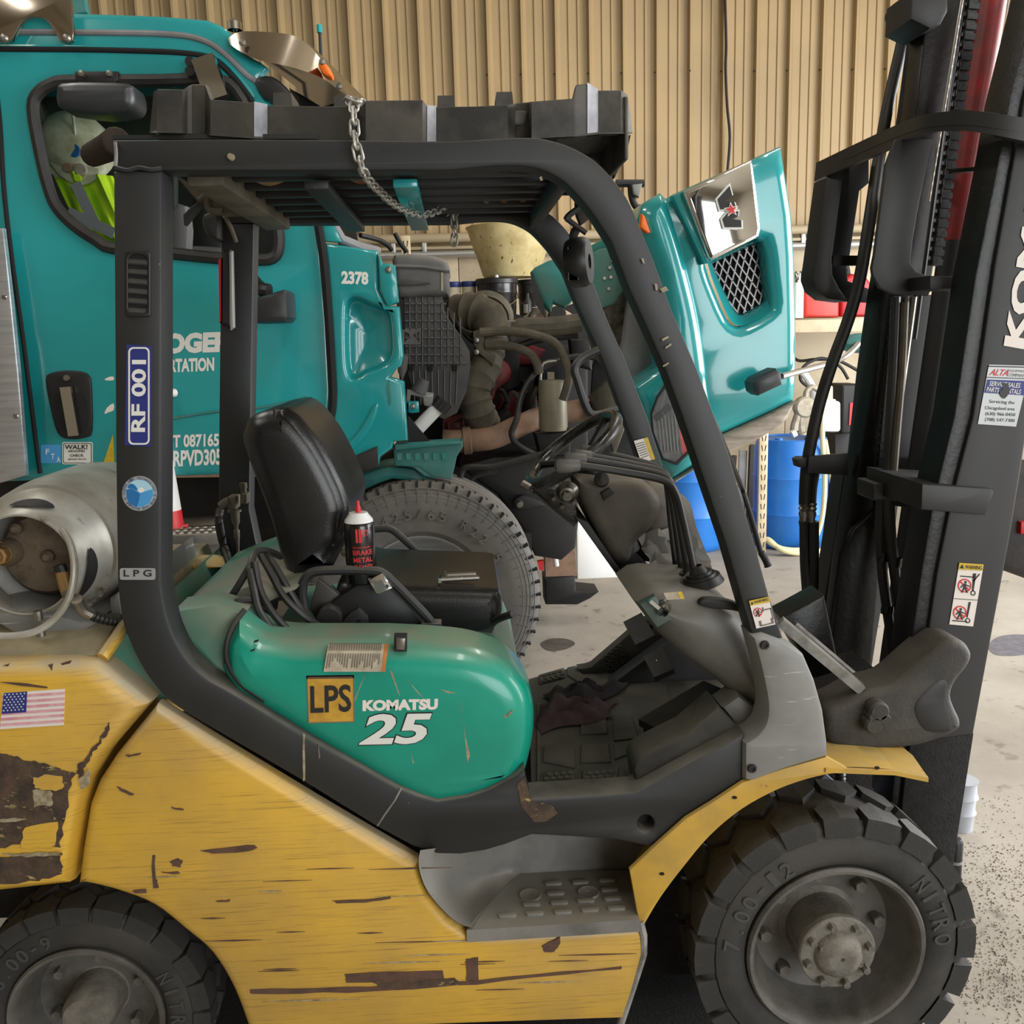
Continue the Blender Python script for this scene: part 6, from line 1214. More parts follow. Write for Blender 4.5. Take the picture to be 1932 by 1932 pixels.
for a, b in ((1150, 505), (1140, 525), (1152, 523), (1148, 545), (1155, 492)): G().lathe([(0, -.008), (.008, -.008), (.01, 0)], at(a, b, YH+.35), (0, 1, 0), 8).out('bracket_bolt', M['steel'], hf)
G().plate([(1150, 610), (1185, 700), (1240, 900), (1220, 915), (1150, 905), (1115, 760), (1120, 690)], YH+.9, .05).out('radiator_side', M['dark'], TK)
G().plate([(1112, 750), (1160, 700), (1190, 780), (1160, 860), (1140, 800)], YH+.8, .05, .01).out('radiator_shroud', M['olive'], TK)
ptube([(1162, 346, 5.2), (1215, 346, 5.2)], .02).out('hood_stay', M['dark'], TK); G().plate([(1193, 348), (1212, 346), (1206, 372), (1196, 366)], 5.15, .05, .004).out('stay_bracket', M['cover'], TK)
ptube([(1190, 348, 5.2), (1192, 372, 5.2), (1200, 390, 5.2), (1212, 392, 5.2)], .018).out('hood_stay', M['dark'], TK)
# ---- lettering and stickers on the truck
Yd = YT-.0015
ptext('door_lettering', 'OGER', (310, 668), (436, 664), (311, 629), Yd, M['whitep'], cab, .06)
ptext('door_lettering', 'RTATION', (320, 703), (404, 700), (320, 677), Yd, M['whitep'], cab, .045)
ptext('door_lettering', 'T 0871650', (326, 845), (425, 842), (326, 820), Yd, M['whitep'], cab, .035)
ptext('door_lettering', 'RPVD305', (327, 881), (418, 877), (327, 850), Yd, M['whitep'], cab, .035)
ptext('unit_number', '2378', (644, 536), (695, 538), (644, 511), YT-.0065, M['whitep'], cw2, .05)
for q in ([(197, 716), (206, 711), (214, 711), (214, 717), (204, 718)], [(197, 781), (202, 769), (214, 761), (214, 774), (204, 778)]): decal(crp(q, 2), Yd, 'feather_mark', 'creamp', cab)
d = decal(rrect(77, 839, 115, 874, 2), Yd, 'blue_sticker', 'skyp', cab, 'blue square sticker with white letters')
for ch, x, y in (('F', 86, 857), ('T', 96, 866), ('A', 107, 872)): ptext('sticker_text', ch, (x, y), (x+7, y), (x, y-10), Yd-.002, M['whitep'], d, .02)
d = decal(rrect(117, 834, 175, 876, 4), Yd, 'walk_around_sticker', 'whitep', cab, 'white sticker reading WALK AROUND CHECK')
G().plate(rrect(119, 836, 173, 874, 3), Yd-.0015, .0005, 0, [rrect(120, 837, 172, 873, 3)]).out('sticker_border', M['ink'], d, smooth=0)
for s_, x0_, x1_, y0_, y1_ in (('WALK!', 122, 165, 848, 839), ('AROUND', 128, 160, 853.5, 849), ('CHECK', 132, 158, 862, 857), ('BEFORE YOU GO', 129, 163, 868, 865)): ptext('sticker_text', s_, (x0_, y0_), (x1_, y0_-.5), (x0_, y1_), Yd-.002, M['ink'], d, .02)
d = decal([(213, 820), (216, 876), (196, 871)], Yd, 'caution_sticker', 'yelp', cab)
# ================================================================ loose things on the forklift
# black plastic pallet on the guard
PT = thing('plastic_pallet', (at(740, 262, 2.4).x, 2.4, zt+.05), 'weathered black plastic pallet lying on the forklift roof, chained down', 'pallet')
cols = [(283, 240, 247, 1.965), (290, 170, 247, 1.945), (296, 166, 247, 1.94), (344, 167, 248, 1.94), (354, 160, 249, 1.975), (362, 157, 250, 1.98), (387, 157, 251, 1.975), (397, 186, 252, 1.945), (480, 192, 258, 1.94), (505, 197, 259, 1.975), (590, 199, 266, 1.965), (655, 199, 270, 1.95), (672, 196, 270, 1.975), (690, 188, 270, 1.945), (797, 187, 269, 1.94), (806, 199, 269, 1.955), (823, 200, 268, 1.975), (900, 199, 265, 1.965), (958, 196, 261, 1.96), (975, 193, 260, 1.99), (998, 191, 259, 1.985), (1003, 190, 258, 1.945), (1082, 184, 254, 1.94), (1088, 158, 254, 1.94), (1108, 156, 252, 1.945), (1128, 169, 250, 1.98), (1172, 168, 249, 1.975), (1184, 176, 249, 1.985), (1193, 246, 249, 2.0)]
T = [at(a, b, Y) for a, b, c_, Y in cols]; Bt = [at(a, c_, Y) for a, b, c_, Y in cols]
sk = G().grid([[p+V(0, -.004, -.004) for p in Bt], Bt, [b.lerp(t, .04) for b, t in zip(Bt, T)], [b.lerp(t, .96) for b, t in zip(Bt, T)], [t+V(0, .008, 0) for t in T], [t+V(0, .035, 0) for t in T], [b+V(0, .035, 0) for b in Bt]]).out('pallet_skirt', M['pallet'], PT, smooth=30)
fT = [V(p.x, 2.8, p.z) for p in T]; fB = [V(p.x, 2.8, p.z) for p in Bt]
G().grid([fB, fT, [p+V(0, .03, 0) for p in fT], [p+V(0, .03, 0) for p in fB]]).out('pallet_skirt', M['pallet'], PT)
zl = at(600, 205, 1.95).z
G().box((at(290, 200, 1.95).x, 1.985, zl-.03), (at(1186, 200, 1.95).x, 2.8, zl), .006).out('pallet_deck', M['pallet'], PT)
for a in (286, 1182): G().box((at(a, 200, 1.95).x, 1.975, zl-.1), (at(a+8, 200, 1.95).x, 2.8, zl+.02), .004).out('pallet_end', M['pallet'], PT)
for (a, b, c_, d_) in ((508, 555, 172, 2.3), (623, 664, 178, 2.3), (819, 862, 178, 2.3), (931, 974, 171, 2.3)):
    xa, xb = at(a, 190, d_).x, at(b, 190, d_).x; zt2 = at(a, c_, d_).z; g = G()
    g.add([V(xa, d_, zl), V(xb, d_, zl), V(xb, d_+.13, zl), V(xa, d_+.13, zl), V(xa+.008, d_+.012, zt2), V(xb-.008, d_+.012, zt2), V(xb-.008, d_+.115, zt2), V(xa+.008, d_+.115, zt2)], [(0, 1, 5, 4), (1, 2, 6, 5), (2, 3, 7, 6), (3, 0, 4, 7), (4, 5, 6, 7)]); g.out('pallet_foot', M['pallet'], PT)
for i0, i1 in ((8, 9), (15, 16), (24, 25)):  # pale overlays paint the side light on the chamfers facing right
    a, b, c_, d_ = T[i0], T[i1], Bt[i1], Bt[i0]; e = V(0, -.0025, 0)
    G().add([a+e, b+e, c_+e, d_+e], [(0, 1, 2, 3)]).out('painted_lit_corner', M['palletlt'], PT)
# chain
CH = thing('steel_chain', at(668, 190, 1.93), 'galvanised steel chain holding the pallet down on the guard roof', 'chain')
lk = G(); n = 20; path = []
for i in range(n):
    a = 2*PI*i/n; path.append(V(.0085*math.cos(a), 0, .0085*math.sin(a)+(.0085 if math.sin(a) >= 0 else -.0085)))
o = lk.tube(path, .0027, 7, closed=True).out('chain_link', M['zinc'], CH); lme = o.data
for v in lme.vertices: v.co += off(CH)
bpy.data.objects.remove(o)
def links(P, k0=0):
    P = cr([at(*q) for q in P], 14); L_ = [0]
    for u, v in zip(P, P[1:]): L_.append(L_[-1]+(v-u).length)
    d = .0115*2; k = 0; j = 0
    while (k+.5)*d < L_[-1]:
        t = (k+.5)*d
        while L_[j+1] < t: j += 1
        p = P[j].lerp(P[j+1], (t-L_[j])/(L_[j+1]-L_[j])); dr = (P[min(j+2, len(P)-1)]-P[max(j-1, 0)]).normalized()
        R = basis(dr, (0, 1, .2)) @ Matrix.Rotation((PI/2 if (k+k0) % 2 else 0)+.25, 3, 'Z')
        inst('chain_link', lme, CH, p, R); k += 1
links([(668, 190, 1.92), (668, 215, 1.905), (669, 245, 1.90), (673, 278, 1.895), (680, 305, 1.90), (688, 328, 1.93), (701, 346, 2.0), (716, 360, 2.08), (735, 378, 2.18), (762, 395, 2.3), (793, 404, 2.42), (820, 400, 2.52), (842, 385, 2.6), (851, 368, 2.66)])
links([(851, 368, 2.72), (855, 395, 2.70), (857, 425, 2.7), (857, 458, 2.7)], 1)
links([(846, 366, 2.74), (836, 380, 2.72), (846, 400, 2.7), (852, 386, 2.71)]); links([(858, 366, 2.73), (862, 392, 2.72), (853, 410, 2.7)])
links([(655, 195, 1.95), (664, 187, 1.925), (675, 191, 1.92), (683, 196, 1.95)])
# gas tank lying across the counterweight
tc = at(46, 1064, 1.99)
TKK = thing('gas_cylinder', (tc.x, 2.45, tc.z-.16), 'scratched aluminium gas cylinder lying on the yellow counterweight', 'gas cylinder')
ax = V(0, 1, 0); cc = V(tc.x, 0, tc.z)
def ring(y): return V(tc.x, y, tc.z)
G().lathe([(.0, .19), (.05, .185), (.09, .17), (.122, .14), (.142, .10), (.152, .10), (.158, .16), (.16, .2), (.16, .42), (.15, .5), (.1, .55), (0, .56)], ring(2.0), ax, 56).out('tank_body', M['tank'], TKK)
col = G()
R_ = .104; 
segs = [(30, 80), (110, 235), (262, 340+50)]
col.lathe([(R_+.004, -.006), (R_+.008, 0), (R_+.026, .10), (R_+.045, .12), (R_+.038, .12), (R_+.02, .10), (R_, 0), (R_, -.006)], ring(1.985), ax, 56, close=True)
co = col.out('tank_collar', M['tank'], TKK)
for a, l in ((84, 44), (-18, 56)):
    g = G(); A0, A1 = math.radians(a-l/2), math.radians(a+l/2); rr_ = []
    for h, rr in ((.022, R_+.0145), (.062, R_+.0225)):
        rr_.append((h, rr))
    N_ = 16; top_ = []; bot_ = []
    for i in range(N_+1):
        t = A0+(A1-A0)*i/N_; wd_ = .022*math.sin(PI*i/N_)**.6+.0005; u = V(math.cos(t), 0, math.sin(t))
        top_.append(ring(1.985+.045-wd_)+u*(R_+.021-wd_*.18)); bot_.append(ring(1.985+.045+wd_)+u*(R_+.021+wd_*.18))
    G().grid([top_, bot_]).out('collar_slot', M['dark'], co)
G().lathe([(0, -.008), (.05, -.006), (.085, 0), (.099, .02), (.0995, .04)], ring(2.085), ax, 48).out('tank_end', M['tankend'], TKK)
G().lathe([(.0, -.03), (.013, -.03), (.014, -.022), (.02, -.02), (.02, 0), (.028, .002), (.03, .03)], at(3, 1046, 2.05), ax, 8).out('tank_valve', M['brass'], TKK)
G().lathe([(.022, -.02), (.03, 0), (.03, .03)], at(12, 1044, 2.06), ax, 20).out('valve_seat', M['tankend'], TKK)
for a, b, r in ((30, 998, .013), (90, 1050, .014)): G().lathe([(0, -.012), (r*.5, -.012), (r, -.004), (r, .02)], at(a, b, 2.07), ax, 14).out('tank_plug', M['tankend'], TKK)
ptube([(112, 1066, 2.0), (117, 1080, 2.0)], .013).out('hose_connector', M['plastic'], TKK); ptube([(116, 1078, 2.0), (122, 1104, 1.99), (128, 1122, 1.98)], .0125).out('hose_connector', M['brass'], TKK); ptube([(127, 1120, 1.98), (138, 1130, 1.96), (146, 1136, 1.95)], .012).out('hose_connector', M['steel'], TKK)
P_ = cr([at(*q) for q in ((118, 1000, 1.985), (134, 1030, 1.96), (140, 1075, 1.94), (131, 1125, 1.93), (105, 1165, 1.925), (65, 1192, 1.92), (10, 1200, 1.92), (-40, 1192, 1.92), (-80, 1160, 1.93), (-96, 1100, 1.95), (-90, 1040, 1.97))], 5)
G().tube(P_, .0075, 10).out('strap_ring', M['tank'], TKK)
cr_ = G().plate(crp([(-60, 1150), (0, 1180), (40, 1200), (110, 1202), (160, 1190), (182, 1172), (150, 1172), (100, 1160), (40, 1150)], 2), 2.0, .5, .008).out('tank_cradle', M['cover'], TKK)
for a in (73, 78): G().lathe([(.009, 0), (.009, .02), (0, .02)], at(a, 1170 if a == 73 else 1200, 1.96), (0, 0, 1), 10).out('cradle_bolt', M['steel'], TKK)
G().plate([(205, 1130), (222, 1118), (230, 1165), (207, 1165)], 2.05, .6, .01).out('cradle_side', M['cover'], TKK)
# spray can
c0_, c1_ = at(684, 1098, 2.2), at(677, 984, 2.2); axx = (c1_-c0_).normalized(); L0 = (c1_-c0_).length
SC_ = thing('spray_can', c0_, 'black spray can with red print standing beside the seat backrest', 'spray can')
rs_ = .036
G().lathe([(0, 0), (rs_*.95, 0), (rs_, .004), (rs_, L0-.012), (rs_*.97, L0-.004), (rs_*.9, L0)], c0_, axx, 32).out('can_body', mat('glossy_black_can', c8(14, 14, 15), .25, 0, coat=.4), SC_)
G().lathe([(rs_*.94, 0), (rs_*.9, .006), (rs_*.62, .019), (rs_*.6, .022), (0, .022)], c1_, axx, 32).out('can_shoulder', M['white'], SC_)
G().lathe([(.007, .02), (.0065, .034), (.004, .04), (.004, .05), (0, .05)], c1_, axx, 14).out('spray_nozzle', M['redp'], SC_)
def canletters(s, z0, z1, a0, a1, m):
    q, fs = lettermesh(s, .02); vs = []
    for x, y in q:
        a = a0+(a1-a0)*x; u = V(math.sin(a), -math.cos(a), 0); vs.append(c0_+axx*(L0*(z0+(z1-z0)*y))+u*(rs_+.0006))
    mk('can_lettering', vs, fs, m, SC_, smooth=0)
canletters('1', .70, .92, -.15, .25, M['redp']); canletters('ST', .80, .90, .3, .75, M['redp'])
for s_, z in (('BRAKE', .50), ('METAL', .38), ('CLEANER', .26)): canletters(s_, z, z+.08, -.4, .9, M['redp'])
canletters('NON-CHLORINATED', .61, .635, -.4, .8, M['redp']); canletters('14 OZ', .17, .22, .1, .7, M['redp'])
# bolt on the seat
zc_ = at(800, 1104, 2.27).z+.010
B0, B1 = gnd(826, 1094, zc_), gnd(904, 1090, zc_)
bt = thing('hex_bolt', (B0+B1)/2-V(0, 0, .008), 'bright steel bolt lying on the black seat cushion', 'bolt')
d_ = (B1-B0).normalized()
G().lathe([(0, 0), (.011, 0), (.012, .001), (.012, .008), (0, .008)], B0, d_, 6).out('bolt_head', M['chrome'], bt, smooth=0)
G().lathe([(.0068, .006), (.0068, .06), (.006, .061), (.006, (B1-B0).length), (0, (B1-B0).length)], B0, d_, 16).out('bolt_shank', M['steelrod'], bt)
B0, B1 = gnd(838, 1086, zc_), gnd(898, 1083, zc_)
bt = thing('hex_bolt', (B0+B1)/2-V(0, 0, .008), 'second steel bolt lying behind the bright one on the seat', 'bolt')
G().lathe([(0, 0), (.011, 0), (.012, .001), (.012, .008), (0, .008)], B0, d_, 6).out('bolt_head', M['steel'], bt, smooth=0)
G().lathe([(.0065, .006), (.0065, (B1-B0).length), (0, (B1-B0).length)], B0, d_, 16).out('bolt_shank', M['steelrod'], bt)
# rag on the floor plate
def rag(px0, name, label, m, seed):
    random.seed(seed); g = G(); nx, ny = 26, 12; rows = []
    ph = [random.uniform(0, 6) for _ in range(8)]
    for j in range(ny):
        r = []
        for i in range(nx):
            u, v = i/(nx-1), j/(ny-1)
            a = [q[0] for q in px0]; b = [q[1] for q in px0]
            X = (a[0]*(1-u)+a[1]*u)*(1-v)+(a[3]*(1-u)+a[2]*u)*v; Y_ = (b[0]*(1-u)+b[1]*u)*(1-v)+(b[3]*(1-u)+b[2]*u)*v
            p = gnd(X+6*math.sin(5*v+ph[0]), Y_+5*math.sin(6*u+ph[1]), zm+.008)
            e = min(1, 5*min(u, 1-u))*min(1, 4*min(v, 1-v))
            p.z += e*(.026+.011*math.sin(9*u+9*v+ph[2])+.009*math.sin(14*u-16*v+ph[3])+.005*math.sin(24*v+5*u+ph[4]))
            r.append(p)
        rows.append(r)
    o = g.grid(rows).out(name, m, None, None, smooth=80); return tag(o, label, 'rag')
rag([(1012, 1330), (1160, 1318), (1150, 1350), (1020, 1385)], 'cloth_rag', 'dark maroon rag crumpled on the floor mat below the seat', M['rag'], 3)
rag([(1020, 1312), (1130, 1300), (1182, 1285), (1100, 1345)], 'cloth_rag', 'blackish cloth bundled behind the maroon rag on the floor mat', mat('blackish_cloth', c8(44, 38, 37), .95, 0, c8(30, 27, 27), 25, bump=.5, bs=200), 11)
# dark lever beyond the near front leg
ptube([(1330, 770, 2.0), (1352, 810, 2.2), (1378, 870, 2.55), (1399, 918, 2.8), (1408, 945, 2.8), (1424, 1000, 2.8), (1436, 1045, 2.8)], .008).out('side_lever', M['softblk'], FK)
ptube([(1436, 1042, 2.8), (1444, 1056, 2.8), (1449, 1068, 2.8)], [.011]*10+[.013], 10).out('side_lever_grip', M['softblk'], FK)
# ================================================================ in the cab
HT = thing('hard_hat', at(140, 300, 4.75), 'dirty white hard hat with stickers hanging behind the cab window', 'hard hat')
hc = at(140, 278, 4.8); hn = V(.35, -.8, .35).normalized(); hr = .16
g = G(); g.lathe([(hr*1.12, -.004), (hr*1.14, .0), (hr*1.02, .01), (hr, .02), (hr*.95, .06), (hr*.8, .1), (hr*.55, .13), (hr*.25, .145), (0, .15)], hc, hn, 40); g.out('hat_shell', M['hat'], HT)
for a, b, r, m in ((139, 284, .030, 'midp'), (117, 298, .022, 'pipe'), (127, 316, .022, 'pipe'), (152, 320, .028, 'offwhite'), (146, 336, .018, 'vest'), (112, 262, .03, 'olive')):  # stickers, plus an olive disc painting the dark shading at upper left
    p = at(a, b, 4.66+.0006*abs(a-140)); G().lathe([(r, .012), (r, .0), (r*.9, -.003), (0, -.004)], p, (0, 1, 0), 16).out('hat_sticker_or_shade', M[m], HT)
G().tube([hc+hn*(.02+.135*math.sin(PI*i/12)*1)+V(.0, 0, hr*math.cos(PI*i/12)) for i in range(13)], .008, 6).out('hat_ridge', M['hat'], HT)
br = at(165, 325, 4.62)
G().plate(crp([(88, 290), (110, 330), (150, 350), (180, 338), (186, 318), (150, 310), (120, 290)], 2), 4.68, .02, .006).out('hat_brim', M['hat'], HT)
VS = thing('safety_vest', at(160, 460, 4.7), 'fluorescent yellow safety vest hanging below the hard hat', 'vest')
rows = []
for j in range(14):
    t = j/13; rows.append([at(95+70*t+(118-10*t)*u, 318+150*t+14*u*(1-t), 4.7+.03*math.sin(u*14+t*3)+.015*math.sin(u*31)) for u in [i/20 for i in range(21)]])
G().grid(rows).out('vest_cloth', M['vest'], VS, smooth=60)
for a, b in (((142, 345), (178, 420)), ((128, 400), (215, 440))):
    q0, q1 = at(*a, 4.655), at(*b, 4.655); G().obox(q0, q1, .05, .004, (0, -1, 0)).out('reflective_band', M['silverp'], VS)
# ================================================================ cone on the cab step
cz = zs2; cp = V(at(317, 1000, 4.22).x, 4.22, cz)
CN = thing('traffic_cone', cp, 'slim red and white striped cone standing on the truck step', 'cone')
zz = lambda y: at(320, y, 4.22).z-cz
prf = lambda y: .035+.036*(1-(zz(y))/(zz(788)))
for n_, y0, y1, m in (('cone_tip', 788, 832, 'redp'), ('cone_band', 832, 962, 'white'), ('cone_skirt', 962, 1036, 'redp')):
    G().lathe([(prf(y1), zz(y1)), (prf(y0), zz(y0))]+([(0, zz(y0)+.01)] if n_ == 'cone_tip' else []), cp, (0, 0, 1), 28).out(n_, M[m], CN)
G().lathe([(0, 0), (.09, 0), (.09, .015), (0, .015)], cp, (0, 0, 1), 4).out('cone_base', M['redp'], CN)
# ================================================================ along the back wall
def lathe_thing(name, label, cat, px, ybot, Y, prof_px, m, n=36, group=None, extra=None):
    """vertical turned thing: px axis column, prof (half width px, y px)"""
    b = at(px, ybot, Y); s = ppm(px, ybot, Y)
    t = thing(name, b, label, cat, group); return t, b, s
RK = thing('storage_rack', V(at(1100, 600, 8.1).x, 8.3, 0), 'tan slotted steel storage rack along the back wall', 'rack')
def post(px, Y, y0, y1):
    o = at(px, 900, Y); zt_ = at(px, y0, Y).z; p = G().box((o.x-.034, Y, 0), (o.x+.034, Y+.04, zt_), .003).out('rack_post', M['tanpost'], RK)
    z = .08; g = G()
    while z < zt_-.04:
        for s_ in (-1, 1): g.slab([[(o.x+s_*.020, z+.022), (o.x+s_*.013, z+.022), (o.x+s_*.006, z-.022), (o.x+s_*.012, z-.022)]], ((0, Y-.001, 0), (1, 0, 0), (0, 0, 1), (0, 1, 0)), .002)
        z += .076
    tag(g.out('post_slots', M['black'], p, smooth=0), kind='stuff')
post(1440, 7.1, 800, 0); post(786, 7.3, 444, 0)
zsh = at(950, 600, 7.9).z; zsh2 = at(1550, 603, 8.3).z
G().box((at(760, 600, 7.8).x, 7.35, zsh-.05), (at(1240, 600, 7.8).x, 8.7, zsh), .004).out('rack_shelf', M['tanpost'], RK)
ws_ = G().plate([(1480, 604), (1700, 600), (1700, 624), (1480, 628)], 8.25, .5, .004).out('wall_shelf', M['tanpost']); tag(ws_, 'cream wall shelf holding the red fuel cans', 'shelf')
ztub = at(965, 524, 8.1).z
tb = thing('cream_tub', at(965, 524, 8.1), 'large stained cream tub standing on the black buckets of the rack', 'tub')
s_ = ppm(965, 480, 8.1)
G().lathe([(0, 0), (50/s_, 0), (54/s_, 4/s_), (66/s_, 44/s_), (68/s_, 46/s_), (80/s_, 86/s_), (84/s_, 92/s_), (80/s_, 94/s_), (76/s_, 84/s_), (48/s_, 8/s_), (0, 8/s_)], at(965, 524, 8.1), (0, 0, 1), 48).out('tub_wall', M['cream'], tb)
def bucket(px, ytop, ybot, hw, Y, body, lid, label, cat, name, group=None, handle=True):
    b = at(px, ybot, Y); b.z = zsh+.006; s_ = ppm(px, ybot, Y); h = (ybot-ytop)/s_; r = hw/s_
    t = thing(name, b, label, cat, group)
    G().lathe([(0, 0), (r*.88, 0), (r*.9, .01), (r*.95, h*.6), (r*.97, h*.62), (r*.97, h*.66), (r*.96, h*.68), (r*.97, h-.03), (0, h-.03)], b, (0, 0, 1), 32).out('bucket_body', body, t)
    G().lathe([(r*.98, h-.045), (r*1.03, h-.04), (r*1.03, h-.01), (r*.98, h), (r*.9, h-.004), (0, h-.004)], b, (0, 0, 1), 32).out('bucket_lid', lid, t)
    if handle: G().tube([b+V(math.cos(a)*r*1.04, -abs(math.sin(a))*r*1.04, h*.66-abs(math.sin(a))*h*.42) for a in [PI*i/16 for i in range(17)]], .004, 6).out('bucket_handle', M['steelrod'], t)
    return t, b, r, h
gb_ = mat('glossy_black_bucket', c8(22, 22, 24), .25)
t, b, r, h = bucket(939, 527, 598, 39, 7.9, gb_, M['plastic'], 'glossy black bucket with a white label under the cream tub', 'bucket', 'black_bucket')
G().lathe([(r*.955, h*.1), (r*.965, h*.34)], b, (0, 0, 1), 20, a0=PI*.9, a1=PI*1.6).out('bucket_label', M['whitep'], t)
G().lathe([(.02, 0), (.015, .02), (.012, .035), (0, .04)], b+V(0, -.05, h-.01), (0, 0, 1), 12).out('lid_spout', M['white'], t)
t, b, r, h = bucket(1004, 530, 598, 26, 8.1, M['plastic'], M['plastic'], 'narrower matt black bucket right of the glossy one', 'bucket', 'black_bucket')
for a, lab in ((858, 'small white jar with a blue lid at the left end of the shelf'), (887, 'blue-lidded white jar between the left jar and the black bucket')):
    bucket(a, 530, 598, 14, 8.0, mat('dusty_white_jar', c8(190, 182, 160), .6, 0, c8(165, 155, 130), 8), M['navy'], lab, 'jar', 'lidded_jar', None, False)
b = at(1020, 598, 7.85); b.z = zsh+.006; t = thing('spray_bottle', b, 'white pointed bottle standing right of the black buckets', 'bottle'); s_ = ppm(1020, 590, 7.85)
G().lathe([(0, 0), (10/s_, 0), (10/s_, 18/s_), (5/s_, 26/s_), (4/s_, 30/s_)], b, (0, 0, 1), 20).out('bottle_body', M['white'], t); G().lathe([(4/s_, 30/s_), (3/s_, 40/s_), (1.5/s_, 58/s_), (0, 58/s_)], b, (0, 0, 1), 12).out('bottle_nozzle', M['white'], t)
b = at(996, 598, 7.8); b.z = zsh+.006; t = thing('oil_bottle', b, 'dark small bottle with a pale label beside the white bottle', 'bottle')
G().lathe([(0, 0), (8/s_, 0), (8/s_, 26/s_), (4/s_, 34/s_), (3/s_, 42/s_), (0, 42/s_)], b, (0, 0, 1), 20).out('bottle_body', M['plastic'], t); G().lathe([(8.3/s_, 6/s_), (8.3/s_, 22/s_)], b, (0, 0, 1), 16, a0=PI*.8, a1=PI*1.5).out('bottle_label', M['liner'], t)
# barrels
def barrel(px, ybot, label):
    p = gnd(px, ybot); p.y += .29; t = thing('plastic_barrel', p, label, 'barrel', 'blue plastic barrels')
    G().lathe([(0, 0), (.25, 0), (.275, .02), (.288, .06), (.292, .27), (.298, .285), (.292, .30), (.292, .56), (.298, .575), (.292, .59), (.288, .80), (.272, .86), (.272, .875), (.262, .88), (.255, .865), (0, .86)], p, (0, 0, 1), 48).out('barrel_body', M['ebar'], t)
    for a in (-.12, .12): G().lathe([(0, .02), (.03, .02), (.035, 0)], p+V(a, -.05, .862), (0, 0, 1), 12).out('barrel_bung', M['ebar'], t)
    return p
pb1 = barrel(1512, 1041, 'blue plastic barrel with the hand pump on top, right of the rack post')
pb2 = barrel(1318, 1046, 'blue plastic barrel partly hidden behind the forklift front leg')
pb3 = None
# pump
zt3 = .88
PMp = thing('hand_pump', pb1+V(-.05, -.03, zt3-.01), 'grey cast hand pump standing on the blue barrel', 'pump')
Yp_ = pb1.y-.03
ptube([(1512, 815, Yp_), (1511, 790, Yp_), (1520, 775, Yp_), (1517, 760, Yp_), (1508, 762, Yp_), (1507, 778, Yp_), (1500, 800, Yp_), (1498, 812, Yp_)], .034).out('pump_tube', M['pumpm'], PMp)
G().lathe([(0, -.05), (.07, -.045), (.085, -.03), (.085, .03), (.0, .05)], at(1517, 768, Yp_), (0, 1, 0), 24).out('pump_body', M['pumpm'], PMp)
ptube([(1520, 750, Yp_), (1522, 738, Yp_), (1532, 730, Yp_), (1543, 736, Yp_)], .022).out('pump_spout', M['pumpm'], PMp)
ptube([(1512, 700, Yp_+.1), (1524, 715, Yp_+.1), (1535, 740, Yp_+.1), (1532, 780, Yp_+.1)], .03).out('pump_riser', M['white'], PMp)
G().lathe([(0, 0), (.06, 0), (.06, .02), (0, .03)], at(1512, 820, Yp_), (0, 0, 1), 16).out('pump_flange', M['pumpm'], PMp)
ptube([(1494, 820, Yp_-.15), (1502, 816, Yp_-.15)], .03).out('pump_handle', M['white'], PMp)
jug = thing('white_jug', at(1570, 820, pb1.y-.05), 'translucent white plastic jug standing on the barrel', 'jug')
G().plate(rrect(1551, 757, 1587, 815, 6), pb1.y-.12, .16, .02).out('jug_body', mat('milky_plastic', c8(222, 224, 226), .4), jug); G().plate(rrect(1553, 753, 1578, 766, 3), pb1.y-.09, .1, .01).out('jug_neck', mat('milky_plastic', c8(222, 224, 226), .4), jug); G().plate(rrect(1561, 728, 1572, 754, 3), pb1.y-.06, .05, .008).out('jug_tap', M['hose'], jug)
hs = ptube([(1552, 760, pb1.y-.28), (1552, 830, pb1.y-.33), (1556, 900, pb1.y-.34), (1552, 970, pb1.y-.34), (1538, 1015, pb1.y-.34), (1515, 1036, pb1.y-.4), (1480, 1036, pb1.y-.4), (1456, 1026, pb1.y-.36), (1447, 1018, pb1.y-.3), (1453, 1020, pb1.y-.33), (1480, 1040, pb1.y-.42), (1530, 1044, pb1.y-.42), (1565, 1030, pb1.y-.36), (1578, 1010, pb1.y-.25), (1577, 960, pb1.y-.2), (1568, 900, pb1.y-.24), (1556, 830, pb1.y-.3)], .02).out('pump_hose', M['hose']); tag(hs, 'cream hose looped in front of the pump barrel', 'hose')
fc = ptube([(1380, 1062, 7.2), (1447, 1056, 7.2), (1520, 1053, 7.2), (1590, 1056, 7.2), (1700, 1060, 7.2)], .014).out('floor_cable', M['dark']); tag(fc, 'thin black cable lying on the concrete before the barrels', 'cable')
for o in (fc,):
    pass
for q, lab in (([(1488, 660, 8.97), (1505, 680, 8.6), (1540, 678, 8.2), (1580, 680, 8.2), (1620, 700, 8.2)], 'black cable bowed over the pump barrel'), ([(1525, 730, 8.1), (1510, 715, 8.1), (1518, 690, 8.1), (1550, 676, 8.1), (1583, 690, 8.1), (1600, 715, 8.1)], 'black cable loop above the white jug')): tag(ptube(q, .014).out('hanging_cable', M['dark']), lab, 'cable')
bx = G().plate(rrect(1588, 726, 1640, 818, 4), 8.0, .4, .02).out('tool_case', M['dark']); tag(bx, 'dark box with a red side beside the white jug', 'box'); G().plate([(1604, 760), (1616, 760), (1612, 802), (1602, 802)], 7.99, .02).out('case_panel', M['redp'], bx)
bx = G().plate([(1575, 818), (1640, 814), (1640, 1035), (1580, 1035)], 8.3, .4, .01).out('dark_cabinet', M['dark']); tag(bx, 'dark cabinet standing right of the pump barrel', 'cabinet')
